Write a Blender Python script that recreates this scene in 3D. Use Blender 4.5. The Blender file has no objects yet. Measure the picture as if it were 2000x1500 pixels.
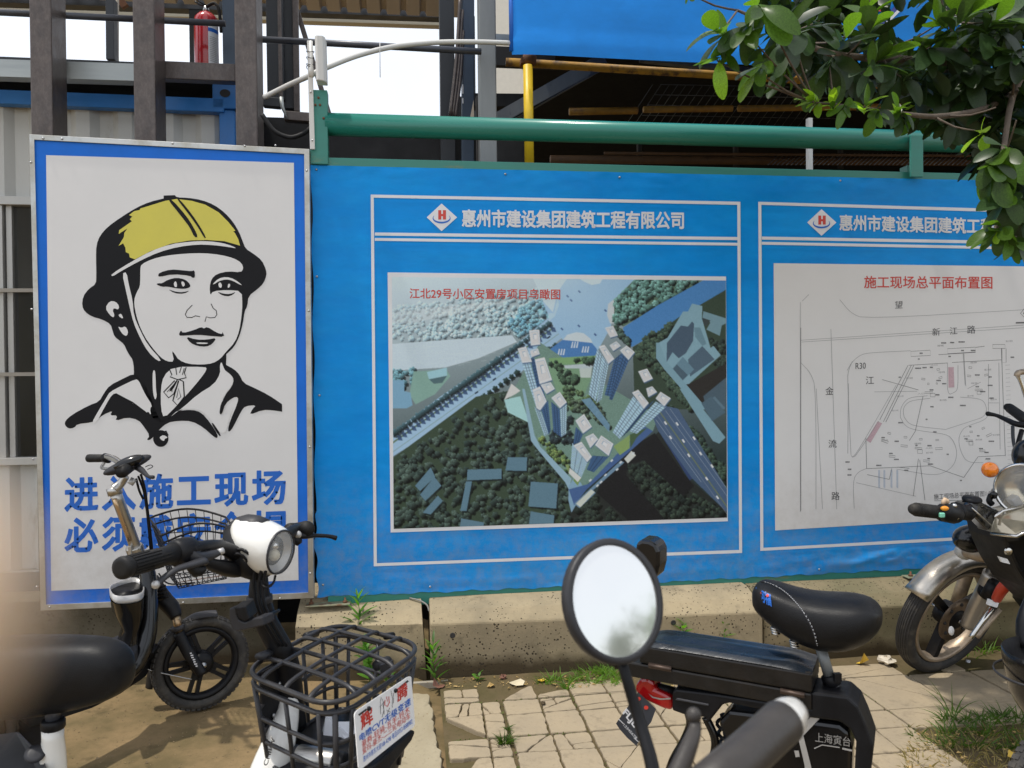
import bpy, math, random
import numpy as np
from mathutils import Vector as V, Matrix
random.seed(7)
SC = bpy.context.scene
COL = SC.collection
# ------------------------------------------------------------ camera
YAW, PITCH, ROLL = math.radians(7.328), math.radians(-.631), math.radians(-.568)
F_ = V((math.sin(YAW)*math.cos(PITCH), math.cos(YAW)*math.cos(PITCH), math.sin(PITCH)))
_R = V((math.cos(YAW), -math.sin(YAW), 0)); _U = _R.cross(F_)
R_ = math.cos(ROLL)*_R + math.sin(ROLL)*_U
U_ = -math.sin(ROLL)*_R + math.cos(ROLL)*_U
EYE = V((0, -3.6, 1.35))
cam = bpy.data.cameras.new('camera'); camo = bpy.data.objects.new('camera', cam); COL.objects.link(camo)
m = Matrix((R_, U_, -F_)).transposed().to_4x4(); m.translation = EYE
camo.matrix_world = m
cam.sensor_width = 36; cam.lens = 27; cam.clip_start = .005; cam.clip_end = 500
cam.dof.use_dof = True; cam.dof.focus_distance = 3.3; cam.dof.aperture_fstop = 9
SC.camera = camo
# ------------------------------------------------------------ sky and sun
W = bpy.data.worlds.new('World'); SC.world = W; W.use_nodes = True
nt = W.node_tree; nt.nodes.clear()
SUN_EL, SUN_AZ = math.radians(72), math.radians(-101)      # azimuth measured from +Y towards +X
def nd(nt, t, **k):
    n = nt.nodes.new(t)
    for a, b in k.items():
        try: n.inputs[a.replace('_', ' ')].default_value = b
        except Exception: setattr(n, a, b)
    return n
sky = nt.nodes.new('ShaderNodeTexSky'); sky.sky_type = 'NISHITA'; sky.sun_disc = False
sky.sun_elevation = SUN_EL; sky.sun_rotation = SUN_AZ
bg1 = nt.nodes.new('ShaderNodeBackground'); bg1.inputs[1].default_value = .07
bg2 = nt.nodes.new('ShaderNodeBackground'); bg2.inputs[1].default_value = .95
tc = nt.nodes.new('ShaderNodeTexCoord'); nz = nt.nodes.new('ShaderNodeTexNoise'); nz.inputs['Scale'].default_value = 2.2; nz.inputs['Detail'].default_value = 5
cr = nt.nodes.new('ShaderNodeValToRGB'); cr.color_ramp.elements[0].color = (.84, .87, .89, 1); cr.color_ramp.elements[1].color = (1, 1, 1, 1)
cr.color_ramp.elements[0].position = .35; cr.color_ramp.elements[1].position = .6
ad = nt.nodes.new('ShaderNodeAddShader'); wo = nt.nodes.new('ShaderNodeOutputWorld')
L = nt.links.new
L(sky.outputs[0], bg1.inputs[0]); L(tc.outputs['Generated'], nz.inputs['Vector']); L(nz.outputs[0], cr.inputs[0]); L(cr.outputs[0], bg2.inputs[0])
L(bg1.outputs[0], ad.inputs[0]); L(bg2.outputs[0], ad.inputs[1]); L(ad.outputs[0], wo.inputs[0])
sun = bpy.data.lights.new('sun', 'SUN'); sun.energy = 3.0; sun.angle = math.radians(1.2); sun.color = (1, .95, .86)
suno = bpy.data.objects.new('sun', sun); COL.objects.link(suno)
sd = V((math.sin(SUN_AZ)*math.cos(SUN_EL), math.cos(SUN_AZ)*math.cos(SUN_EL), math.sin(SUN_EL)))
suno.rotation_euler = sd.to_track_quat('Z', 'Y').to_euler(); suno.location = sd*20
SC.view_settings.view_transform = 'Standard'; SC.view_settings.look = 'None'
SC.view_settings.exposure = 0; SC.view_settings.gamma = 1; SC.view_settings.use_curve_mapping = False
SC.render.engine = 'CYCLES'; SC.cycles.max_bounces = 6; SC.cycles.diffuse_bounces = 3; SC.cycles.glossy_bounces = 3
SC.cycles.transparent_max_bounces = 8
# ------------------------------------------------------------ geometry helpers
def ray(px, py): return F_ + (px-1000)/1500*R_ - (py-750)/1500*U_
def atY(px, py, Y): d = ray(px, py); return EYE + d*((Y-EYE.y)/d.y)
def atZ(px, py, z): d = ray(px, py); return EYE + d*((z-EYE.z)/d.z)
def atD(px, py, d): return EYE + ray(px, py)*d
def onpl(px, py, P, N): d = ray(px, py); return EYE + d*((P-EYE).dot(N)/d.dot(N))
class MB:
    def __init__(s): s.v = []; s.f = []; s.sm = []
    def add(s, vs, fs, smooth=False):
        b = len(s.v); s.v += [V(p) for p in vs]
        for f in fs: s.f.append([b+i for i in f]); s.sm.append(smooth)
        return s
    def box(s, a, b, M=None):
        x0, y0, z0 = a; x1, y1, z1 = b
        vs = [V(p) for p in ((x0,y0,z0),(x1,y0,z0),(x1,y1,z0),(x0,y1,z0),(x0,y0,z1),(x1,y0,z1),(x1,y1,z1),(x0,y1,z1))]
        if M: vs = [M @ p for p in vs]
        return s.add(vs, [(0,3,2,1),(4,5,6,7),(0,1,5,4),(1,2,6,5),(2,3,7,6),(3,0,4,7)])
    def bbox(s, a, b, c=.01, M=None):            # box with chamfered edges
        x0,y0,z0 = a; x1,y1,z1 = b; c = min(c, (x1-x0)/2.01, (y1-y0)/2.01, (z1-z0)/2.01)
        def ringz(i, z): return [V(p) for p in ((x0+i,y0+c,z),(x0+c,y0+i,z),(x1-c,y0+i,z),(x1-i,y0+c,z),(x1-i,y1-c,z),(x1-c,y1-i,z),(x0+c,y1-i,z),(x0+i,y1-c,z))]
        def ringt(z): return [V(p) for p in ((x0+c,y0+c,z),(x0+c,y0+c,z),(x1-c,y0+c,z),(x1-c,y0+c,z),(x1-c,y1-c,z),(x1-c,y1-c,z),(x0+c,y1-c,z),(x0+c,y1-c,z))]
        rs = [ringt(z0), ringz(0, z0+c), ringz(0, z1-c), ringt(z1)]
        if M: rs = [[M @ p for p in r] for r in rs]
        return s.loft(rs, smooth=False)
    def beam(s, a, b, w, h, up=V((0,0,1))):        # rectangular bar from a to b
        a, b = V(a), V(b); d = (b-a).normalized(); x = d.cross(up)
        if x.length < 1e-4: x = d.cross(V((0,1,0)))
        x.normalize(); y = x.cross(d)
        vs = [p + x*i*w/2 + y*j*h/2 for p in (a, b) for i, j in ((-1,-1),(1,-1),(1,1),(-1,1))]
        return s.add(vs, [(0,1,2,3),(7,6,5,4),(0,4,5,1),(1,5,6,2),(2,6,7,3),(3,7,4,0)])
    def loft(s, rings, smooth=True, caps=True, closed=False):
        n = len(rings[0]); vs = [p for r in rings for p in r]; fs = []
        m = len(rings)
        for i in range(m if closed else m-1):
            j = (i+1) % m
            for k in range(n): fs.append((i*n+k, i*n+(k+1) % n, j*n+(k+1) % n, j*n+k))
        if caps and not closed:
            fs.append(tuple(range(n-1, -1, -1))); fs.append(tuple((m-1)*n+k for k in range(n)))
        return s.add(vs, fs, smooth)
    def tube(s, pts, r, seg=8, caps=True, flat=None, spline=0, closed=False):
        pts = [V(p) for p in pts]
        if not isinstance(r, (list, tuple)): r = [r]*len(pts)
        if spline: pts, r = spl(pts, r, spline, closed)
        n = len(pts); rings = []; up = None
        for i in range(n):
            if closed: t = pts[(i+1) % n]-pts[i-1]
            else: t = pts[min(i+1, n-1)]-pts[max(i-1, 0)]
            if t.length < 1e-9: t = V((0,0,1))
            t.normalize()
            if up is None:
                up = flat.copy() if flat is not None else (V((0,0,1)) if abs(t.z) < .9 else V((1,0,0)))
            x = t.cross(up)
            if x.length < 1e-5: x = t.cross(V((0,1,.1)))
            x.normalize(); up = x.cross(t).normalized()
            rx, ry = (r[i] if isinstance(r[i], (tuple, list)) else (r[i], r[i]))
            rings.append([pts[i] + x*math.cos(a)*rx + up*math.sin(a)*ry for a in [2*math.pi*k/seg for k in range(seg)]])
        return s.loft(rings, True, caps, closed)
    def lathe(s, prof, o, ax, seg=24, x0=None, squash=1, smooth=True, caps=True):   # prof: (radius, height) along ax
        ax = V(ax).normalized(); x = V(x0) if x0 is not None else ax.orthogonal(); x = (x-ax*x.dot(ax)).normalized(); y = ax.cross(x)
        rings = [[V(o)+ax*h+(x*math.cos(a)+y*math.sin(a)*squash)*max(r, 1e-5) for a in [2*math.pi*k/seg for k in range(seg)]] for r, h in prof]
        return s.loft(rings, smooth, caps)
    def ball(s, c, r, seg=12, rings=8, M=None):
        rx = r if isinstance(r, (tuple, list)) else (r, r, r); rs = []
        for i in range(rings+1):
            th = math.pi*i/rings; q = []
            for k in range(seg):
                a = 2*math.pi*k/seg; p = V((rx[0]*max(math.sin(th), 1e-4)*math.cos(a), rx[1]*max(math.sin(th), 1e-4)*math.sin(a), -rx[2]*math.cos(th)))
                q.append(V(c)+(M @ p if M else p))
            rs.append(q)
        return s.loft(rs)
    def prism(s, poly, ex, smooth=False):         # polygon of points extruded by a vector
        n = len(poly); p = [V(q) for q in poly]; vs = p+[q+ex for q in p]
        return s.add(vs, [tuple(range(n)), tuple(range(2*n-1, n-1, -1))]+[(i, i+n, (i+1) % n+n, (i+1) % n) for i in range(n)], smooth)
    def mesh(s, name, off=V((0,0,0))):
        me = bpy.data.meshes.new(name); me.from_pydata([tuple(p-off) for p in s.v], [], s.f)
        me.polygons.foreach_set('use_smooth', s.sm); me.update()
        return me
    def build(s, name, mat, parent=None, bevel=0, sub=0, fix=True, **props):
        if parent is not None: off = root_loc(parent)
        else:
            xs = [p.x for p in s.v]; ys = [p.y for p in s.v]; zs = [p.z for p in s.v]
            off = V(((min(xs)+max(xs))/2, (min(ys)+max(ys))/2, min(zs)))
        me = s.mesh(name, off)
        if fix:
            import bmesh
            bm = bmesh.new(); bm.from_mesh(me); bmesh.ops.recalc_face_normals(bm, faces=bm.faces); bm.to_mesh(me); bm.free()
        me.materials.append(mat)
        o = bpy.data.objects.new(name, me); COL.objects.link(o)
        if parent is not None: o.parent = parent
        else: o.location = off
        if bevel:
            b = o.modifiers.new('b', 'BEVEL'); b.width = bevel; b.segments = 2; b.limit_method = 'ANGLE'; b.angle_limit = .6
        if sub:
            b = o.modifiers.new('s', 'SUBSURF'); b.levels = sub; b.render_levels = sub
        for k, v in props.items(): o[k] = v
        return o
def spl(pts, r, k, closed=False):
    P = []; Q = []; n = len(pts)
    tup = isinstance(r[0], (tuple, list))
    for i in range(n if closed else n-1):
        g = (lambda a: a % n) if closed else (lambda a: min(max(a, 0), n-1))
        a, b, c, d = pts[g(i-1)], pts[g(i)], pts[g(i+1)], pts[g(i+2)]
        for j in range(k):
            t = j/k
            P.append(.5*((2*b)+(c-a)*t+(2*a-5*b+4*c-d)*t*t+(3*b-a-3*c+d)*t**3))
            r0, r1 = r[g(i)], r[g(i+1)]
            Q.append(tuple(r0[q]*(1-t)+r1[q]*t for q in (0, 1)) if tup else r0*(1-t)+r1*t)
    if not closed: P.append(pts[-1]); Q.append(r[-1])
    return P, Q
def root_loc(o):
    p = V(o.location)
    while o.parent is not None: o = o.parent; p += V(o.location)
    return p
def thing(name, label, cat, loc, group=None):
    o = bpy.data.objects.new(name, None); COL.objects.link(o); o.location = loc; o.empty_display_size = .1
    o['label'] = label; o['category'] = cat
    if group: o['group'] = group
    return o
def tag(o, label, cat, group=None):
    o['label'] = label; o['category'] = cat
    if group: o['group'] = group
    return o
# ------------------------------------------------------------ materials
def mat(name, c, rough=.5, metal=0, var=.12, vs=6., bump=0, bs=60., spec=.5, coat=0, c2=None, mask=(.45, .6), ms=3., stretch=None, c3=None, mask3=(.55, .7), ms3=14., alpha=None, trans=0, emit=None, rv=.1):
    m = bpy.data.materials.new(name); m.use_nodes = True; nt = m.node_tree; L = nt.links.new
    b = nt.nodes['Principled BSDF']; b.inputs['Roughness'].default_value = rough; b.inputs['Metallic'].default_value = metal
    b.inputs['Specular IOR Level'].default_value = spec; b.inputs['Coat Weight'].default_value = coat; b.inputs['Coat Roughness'].default_value = .08
    tc = nt.nodes.new('ShaderNodeTexCoord'); mp = nt.nodes.new('ShaderNodeMapping'); L(tc.outputs['Object'], mp.inputs[0])
    if stretch: mp.inputs['Scale'].default_value = stretch
    n = nt.nodes.new('ShaderNodeTexNoise'); n.inputs['Scale'].default_value = vs; n.inputs['Detail'].default_value = 6; n.inputs['Roughness'].default_value = .65; L(mp.outputs[0], n.inputs[0])
    mr = nt.nodes.new('ShaderNodeMapRange'); mr.inputs[1].default_value = .3; mr.inputs[2].default_value = .7; mr.inputs[3].default_value = 1-var; mr.inputs[4].default_value = 1+var; L(n.outputs[0], mr.inputs[0])
    cur = None
    col = nt.nodes.new('ShaderNodeRGB'); col.outputs[0].default_value = (*c, 1); cur = col.outputs[0]
    for cc, mk, sc in ((c2, mask, ms), (c3, mask3, ms3)):
        if cc is None: continue
        n2 = nt.nodes.new('ShaderNodeTexNoise'); n2.inputs['Scale'].default_value = sc; n2.inputs['Detail'].default_value = 8; n2.inputs['Roughness'].default_value = .7; L(mp.outputs[0], n2.inputs[0])
        q = nt.nodes.new('ShaderNodeMapRange'); q.inputs[1].default_value = mk[0]; q.inputs[2].default_value = mk[1]; L(n2.outputs[0], q.inputs[0])
        mx = nt.nodes.new('ShaderNodeMixRGB'); mx.inputs[2].default_value = (*cc, 1); L(q.outputs[0], mx.inputs[0]); L(cur, mx.inputs[1]); cur = mx.outputs[0]
    mu = nt.nodes.new('ShaderNodeVectorMath'); mu.operation = 'SCALE'; L(cur, mu.inputs[0]); L(mr.outputs[0], mu.inputs['Scale']); L(mu.outputs[0], b.inputs['Base Color'])
    if rv and not metal == 1:
        r2 = nt.nodes.new('ShaderNodeMapRange'); r2.inputs[1].default_value = .3; r2.inputs[2].default_value = .7; r2.inputs[3].default_value = max(.02, rough-rv); r2.inputs[4].default_value = min(1, rough+rv); L(n.outputs[0], r2.inputs[0]); L(r2.outputs[0], b.inputs['Roughness'])
    if bump:
        n3 = nt.nodes.new('ShaderNodeTexNoise'); n3.inputs['Scale'].default_value = bs; n3.inputs['Detail'].default_value = 4; L(mp.outputs[0], n3.inputs[0])
        bp = nt.nodes.new('ShaderNodeBump'); bp.inputs['Strength'].default_value = bump; bp.inputs['Distance'].default_value = .01; L(n3.outputs[0], bp.inputs['Height']); L(bp.outputs[0], b.inputs['Normal'])
    if trans: b.inputs['Transmission Weight'].default_value = trans
    if emit: b.inputs['Emission Color'].default_value = (*emit, 1); b.inputs['Emission Strength'].default_value = 1
    return m
def s2l(r, g, b): return tuple((x/255/12.92 if x <= 10 else ((x/255+.055)/1.055)**2.4) for x in (r, g, b))
# ============================================================ materials used in many places
M = {}
M['white_paint'] = mat('white_paint', (.80, .79, .78), .35, var=.03, vs=3)
M['sheet_white'] = mat('sheet_white', (.70, .69, .685), .42, var=.035, vs=2.2, bump=.02, bs=300)
def splash(m, z0, z1, amt, c):
    nt = m.node_tree; L = nt.links.new; b = nt.nodes['Principled BSDF']; src = b.inputs['Base Color'].links[0].from_socket
    g = nt.nodes.new('ShaderNodeNewGeometry'); sp = nt.nodes.new('ShaderNodeSeparateXYZ'); L(g.outputs['Position'], sp.inputs[0])
    n = nt.nodes.new('ShaderNodeTexNoise'); n.inputs['Scale'].default_value = 14; n.inputs['Detail'].default_value = 9; n.inputs['Roughness'].default_value = .75; L(g.outputs['Position'], n.inputs[0])
    r = nt.nodes.new('ShaderNodeMapRange'); r.inputs[1].default_value = z1; r.inputs[2].default_value = z0; r.inputs[3].default_value = .04; r.inputs[4].default_value = 1; L(sp.outputs[2], r.inputs[0])
    q = nt.nodes.new('ShaderNodeMapRange'); q.inputs[1].default_value = .42; q.inputs[2].default_value = .75; q.inputs[3].default_value = .1; q.inputs[4].default_value = 1; L(n.outputs[0], q.inputs[0])
    mu = nt.nodes.new('ShaderNodeMath'); mu.operation = 'MULTIPLY'; L(r.outputs[0], mu.inputs[0]); L(q.outputs[0], mu.inputs[1])
    m2 = nt.nodes.new('ShaderNodeMath'); m2.operation = 'MULTIPLY'; m2.inputs[1].default_value = amt; L(mu.outputs[0], m2.inputs[0])
    x = nt.nodes.new('ShaderNodeMixRGB'); x.inputs[2].default_value = (*c, 1); L(m2.outputs[0], x.inputs[0]); L(src, x.inputs[1]); L(x.outputs[0], b.inputs['Base Color'])
M['sign_blue'] = mat('sign_blue', (.010, .155, .66), .4, spec=.2, var=.10, vs=5, bump=.03, bs=260)
M['vinyl_blue'] = mat('vinyl_blue', (.0006, .262, .74), .40, spec=.16, var=.10, vs=4, bump=.30, bs=7, stretch=(.6, 1, 1.5), c2=(.003, .30, .78), ms=2.5)
M['vinyl_blue_dark'] = mat('vinyl_blue_dark', (.012, .24, .74), .4, spec=.2, var=.14, vs=3, bump=.35, bs=5, stretch=(.7, 1, 1.2))
M['print_white'] = mat('print_white', (.72, .73, .76), .38, var=.04, vs=4)
M['print_black'] = mat('print_black', (.008, .008, .010), .5, spec=.18, var=.15, vs=30, stretch=(.2, 1, 3))
splash(M['vinyl_blue'], .50, .95, .5, (.30, .27, .22)); splash(M['sign_blue'], .50, .8, .4, (.30, .27, .22)); splash(M['sheet_white'], .50, 1.0, .35, (.35, .31, .25))
M['print_yellow'] = mat('print_yellow', (.62, .55, .075), .4, var=.05)
M['print_red'] = mat('print_red', (.60, .05, .035), .4, var=.05)
M['print_blue'] = mat('print_blue', (.012, .13, .55), .4, var=.05)
M['ink_black'] = mat('ink_black', (.04, .04, .045), .45)
M['ink_grey'] = mat('ink_grey', (.30, .30, .31), .45)
M['ink_faint'] = mat('ink_faint', (.50, .50, .51), .45)
M['aluminium'] = mat('aluminium', (.52, .52, .50), .38, .75, var=.10, vs=9, c2=(.40, .38, .33), ms=5)
M['steel_rivet'] = mat('steel_rivet', (.45, .45, .45), .3, .9)
M['green_paint'] = mat('green_paint', (.035, .22, .175), .38, var=.10, vs=5, c2=(.19, .20, .09), mask=(.62, .72), ms=4, stretch=(.5, 1, 3), c3=(.45, .46, .36), mask3=(.76, .79), ms3=9)
M['green_tube'] = mat('green_tube', (.02, .20, .155), .30, var=.06, vs=5, c2=(.42, .50, .42), mask=(.715, .73), ms=7, stretch=(.25, 1, 3))
M['brown_steel'] = mat('brown_steel', (.092, .074, .066), .40, .35, var=.28, vs=26, c2=(.125, .105, .096), mask=(.45, .72), ms=70, stretch=(1, 1, .6), c3=(.05, .035, .03), mask3=(.5, .7), ms3=4, bump=.05, bs=180)
M['grey_steel'] = mat('grey_steel', (.20, .21, .21), .5, .3, var=.15, vs=9, stretch=(1, 1, .25), c2=(.10, .11, .13), mask=(.52, .54), ms=1.8)
M['galvanised'] = mat('galvanised', (.36, .38, .37), .45, .6, var=.15, vs=10, stretch=(.2, 1, 2), c2=(.22, .16, .11), mask=(.6, .7), ms=3)
M['dark_steel'] = mat('dark_steel', (.022, .025, .03), .5, .2, var=.2, vs=7, bump=.03)
M['navy_steel'] = mat('navy_steel', (.035, .055, .085), .45, .2, var=.2, vs=7)
M['pipe_grey'] = mat('pipe_grey', (.07, .075, .09), .4, .3, var=.2, vs=12)
M['container_white'] = mat('container_white', (.56, .56, .53), .5, var=.06, vs=3, c2=(.36, .33, .27), mask=(.6, .75), ms=4, stretch=(1, 1, .35))
M['container_blue'] = mat('container_blue', (.02, .17, .50), .42, var=.1, vs=6, c2=(.07, .05, .05), mask=(.70, .74), ms=11)
M['window_frame'] = mat('window_frame', (.50, .49, .46), .4, .2, var=.05)
M['interior'] = mat('interior', (.035, .033, .032), .8)
M['cream'] = mat('cream', (.62, .56, .42), .6, var=.05)
M['cream_sheet'] = mat('cream_sheet', (.50, .42, .33), .55, var=.08, stretch=(1, .1, 1))
M['rust'] = mat('rust', (.16, .07, .035), .8, var=.3, vs=20)
M['yellow_pole'] = mat('yellow_pole', (.75, .50, .015), .45, var=.08, vs=14, c2=(.10, .05, .02), mask=(.68, .73), ms=30, bump=.05)
M['yellow_rust'] = mat('yellow_rust', (.45, .23, .02), .6, var=.25, vs=14, c2=(.10, .05, .02), mask=(.5, .62), ms=12)
M['beige_wall'] = mat('beige_wall', (.62, .58, .50), .7, var=.05)
M['pvc'] = mat('pvc', (.62, .61, .58), .4, var=.04)
M['extinguisher'] = mat('extinguisher', (.42, .012, .018), .22, var=.05, coat=.5)
M['rubber'] = mat('rubber', (.011, .0105, .0105), .62, spec=.3, var=.25, vs=30, c2=(.055, .048, .04), mask=(.5, .75), ms=8)
M['tyre_dusty'] = mat('tyre_dusty', (.028, .026, .025), .72, var=.25, vs=30, c2=(.10, .088, .07), mask=(.48, .75), ms=14, bump=.08, bs=120)
M['black_plastic'] = mat('black_plastic', (.0075, .0075, .009), .45, spec=.24, var=.2, vs=18, bump=.03, bs=220, c2=(.022, .021, .019), mask=(.55, .8), ms=7)
M['black_gloss'] = mat('black_gloss', (.005, .005, .006), .2, var=.2, spec=.4, coat=.25, c2=(.03, .028, .025), mask=(.62, .85), ms=9)
M['grey_plastic'] = mat('grey_plastic', (.030, .030, .034), .46, spec=.35, var=.15, vs=12, bump=.04, bs=200)
M['basket_plastic'] = mat('basket_plastic', (.028, .027, .029), .36, spec=.4, var=.25, vs=16, c2=(.09, .082, .075), mask=(.55, .8), ms=9)
M['chrome'] = mat('chrome', (.62, .60, .57), .2, 1, var=.12, vs=14, c2=(.32, .25, .18), mask=(.62, .75), ms=16)
M['brushed'] = mat('brushed', (.50, .48, .45), .34, 1, var=.1, vs=20, stretch=(1, 1, .2))
M['silver_plastic'] = mat('silver_plastic', (.47, .46, .45), .35, .4, var=.06)
M['white_plastic'] = mat('white_plastic', (.78, .76, .71), .22, var=.03, coat=.5)
M['vinyl_seat'] = mat('vinyl_seat', (.008, .008, .009), .46, spec=.24, var=.15, vs=20, bump=.12, bs=420)
M['red_lens'] = mat('red_lens', (.45, .008, .01), .15, var=.2, coat=.6)
M['orange_lens'] = mat('orange_lens', (.85, .22, .01), .15, var=.25, vs=60, coat=.8)
M['paper'] = mat('paper', (.72, .74, .78), .7, var=.04)
M['concrete'] = None

# concrete with pits, stains and a darker brown foot
def concrete(name, c, c2, dark_foot, pit=True, rough=.9):
    m = bpy.data.materials.new(name); m.use_nodes = True; nt = m.node_tree; L = nt.links.new
    b = nt.nodes['Principled BSDF']; b.inputs['Roughness'].default_value = rough; b.inputs['Specular IOR Level'].default_value = .25
    g = nt.nodes.new('ShaderNodeNewGeometry'); 
    def noise(sc, det=6, src=None, rg=.65):
        n = nt.nodes.new('ShaderNodeTexNoise'); n.inputs['Scale'].default_value = sc; n.inputs['Detail'].default_value = det; n.inputs['Roughness'].default_value = rg
        L(src or g.outputs['Position'], n.inputs[0]); return n.outputs[0]
    def rng(x, a, b_, c_=0, d=1):
        r = nt.nodes.new('ShaderNodeMapRange'); r.inputs[1].default_value = a; r.inputs[2].default_value = b_; r.inputs[3].default_value = c_; r.inputs[4].default_value = d; L(x, r.inputs[0]); return r.outputs[0]
    def mix(f, a, b_):
        x = nt.nodes.new('ShaderNodeMixRGB'); L(f, x.inputs[0])
        for i, q in ((1, a), (2, b_)):
            if isinstance(q, tuple): x.inputs[i].default_value = (*q, 1)
            else: L(q, x.inputs[i])
        return x.outputs[0]
    cur = mix(rng(noise(3), .4, .62), c, c2)
    cur = mix(rng(noise(9, 8), .58, .74), cur, tuple(x*.62 for x in c2))
    cur = mix(rng(noise(55, 3), .55, .75, 0, .45), cur, tuple(x*.55 for x in c))
    if dark_foot:
        sp = nt.nodes.new('ShaderNodeSeparateXYZ'); L(g.outputs['Position'], sp.inputs[0])
        w = nt.nodes.new('ShaderNodeMath'); w.operation = 'MULTIPLY_ADD'; L(noise(7, 6), w.inputs[0]); w.inputs[1].default_value = -.10; L(sp.outputs[2], w.inputs[2])
        cur = mix(rng(w.outputs[0], .045, -.012, 0, .88), cur, (.045, .03, .014))
    bh = noise(90, 5)
    if pit:
        v = nt.nodes.new('ShaderNodeTexVoronoi'); v.inputs['Scale'].default_value = 62; v.inputs['Randomness'].default_value = 1; L(g.outputs['Position'], v.inputs[0])
        th = rng(noise(5, 4), .40, .68, .09, .33)
        cm = nt.nodes.new('ShaderNodeMath'); cm.operation = 'LESS_THAN'; L(v.outputs['Distance'], cm.inputs[0]); L(th, cm.inputs[1])
        cur = mix(cm.outputs[0], cur, (.05, .038, .025))
        s_ = nt.nodes.new('ShaderNodeMath'); s_.operation = 'SUBTRACT'; L(bh, s_.inputs[0]); L(cm.outputs[0], s_.inputs[1]); bh = s_.outputs[0]
    L(cur, b.inputs['Base Color'])
    bp = nt.nodes.new('ShaderNodeBump'); bp.inputs['Strength'].default_value = .5; bp.inputs['Distance'].default_value = .003; L(bh, bp.inputs['Height']); L(bp.outputs[0], b.inputs['Normal'])
    return m
M['concrete'] = concrete('barrier_concrete', (.385, .31, .195), (.27, .222, .145), True)
M['tile'] = concrete('tile_stone', (.385, .308, .205), (.33, .268, .185), False, pit=False)
M['slab'] = concrete('slab_concrete', (.37, .315, .215), (.31, .26, .17), False, pit=False)
M['dirt'] = concrete('dirt', (.105, .075, .035), (.15, .115, .06), False, pit=False)
M['moss_soil'] = concrete('moss_soil', (.085, .07, .028), (.13, .095, .05), False, pit=False)

# ============================================================ ground
gx = MB(); NX, NY = 150, 120
def hgt(x, y):
    import mathutils
    n = mathutils.noise.noise(V((x*2.1, y*2.1, 0)))*.008 + mathutils.noise.noise(V((x*11, y*11, 3)))*.003
    return -.03 + n
xs = np.concatenate([np.linspace(-40, -3.2, 8), np.linspace(-3, 4, 120), np.linspace(4.5, 60, 8)])
ys = np.concatenate([np.linspace(-30, -3.8, 6), np.linspace(-3.4, .8, 80), np.linspace(1.2, 80, 10)])
vs = [(x, y, hgt(x, y) + (.03 if x < .03 else 0)*1.0) for y in ys for x in xs]
n = len(xs)
gx.add(vs, [(j*n+i, j*n+i+1, (j+1)*n+i+1, (j+1)*n+i) for j in range(len(ys)-1) for i in range(n-1)], True)
ground_mat = concrete('ground_soil', (.24, .165, .082), (.13, .098, .045), False, pit=False)
gx.build('ground', ground_mat, kind='structure', fix=False)

# pavement bed and tiles ------------------------------------------------------
pv = MB()
X0, X1 = .10, 4.2
PX = np.linspace(X0, X1, 90); PYs = np.linspace(-3.0, -.17, 60)
import mathutils
def bed(x, y):
    z = -.012 + mathutils.noise.noise(V((x*8, y*8, 1)))*.004
    if y > -.44: z += .012*min(1, (y+.44)/.15)
    if x < .28 and y < -.5: z -= .004
    return z
pv.add([(x, y, bed(x, y)) for y in PYs for x in PX], [(j*90+i, j*90+i+1, (j+1)*90+i+1, (j+1)*90+i) for j in range(59) for i in range(89)], True)
pavement = pv.build('pavement', M['moss_soil'], kind='structure', fix=False)

def clip(poly, p, n):      # keep the side where (q-p).n <= 0
    out = []
    for i in range(len(poly)):
        a, b = poly[i], poly[(i+1) % len(poly)]
        da, db = (a[0]-p[0])*n[0]+(a[1]-p[1])*n[1], (b[0]-p[0])*n[0]+(b[1]-p[1])*n[1]
        if da <= 0: out.append(a)
        if da*db < 0:
            t = da/(da-db); out.append((a[0]+(b[0]-a[0])*t, a[1]+(b[1]-a[1])*t))
    return out
def area(p): return abs(sum(p[i][0]*p[(i+1) % len(p)][1]-p[(i+1) % len(p)][0]*p[i][1] for i in range(len(p))))/2
rt = random.Random(11)
def cut(polys, p, ang, gap):
    nx, ny = math.cos(ang), math.sin(ang); res = []
    for q in polys:
        for s in (1, -1):
            c = clip(q, (p[0]-s*nx*gap/2, p[1]-s*ny*gap/2), (s*nx, s*ny))
            if len(c) > 2 and area(c) > 2e-4: res.append(c)
    return res
def rough(poly, amp):
    out = []
    for i in range(len(poly)):
        a, b = V((*poly[i], 0)), V((*poly[(i+1) % len(poly)], 0)); d = b-a; L_ = d.length
        if L_ < .006: out.append(tuple(a[:2])); continue
        k = max(1, int(L_/.022)); nn = V((-d.y, d.x, 0))/L_
        u = d/L_
        st = min(.007, L_*.2)
        out.append(tuple((a+u*st)[:2]))
        for j in range(1, k): out.append(tuple((a+d*j/k+nn*rt.uniform(-amp, amp))[:2]))
        out.append(tuple((b-u*st)[:2]))
    return out
tiles = []
TX, TY = .3033, .323
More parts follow.
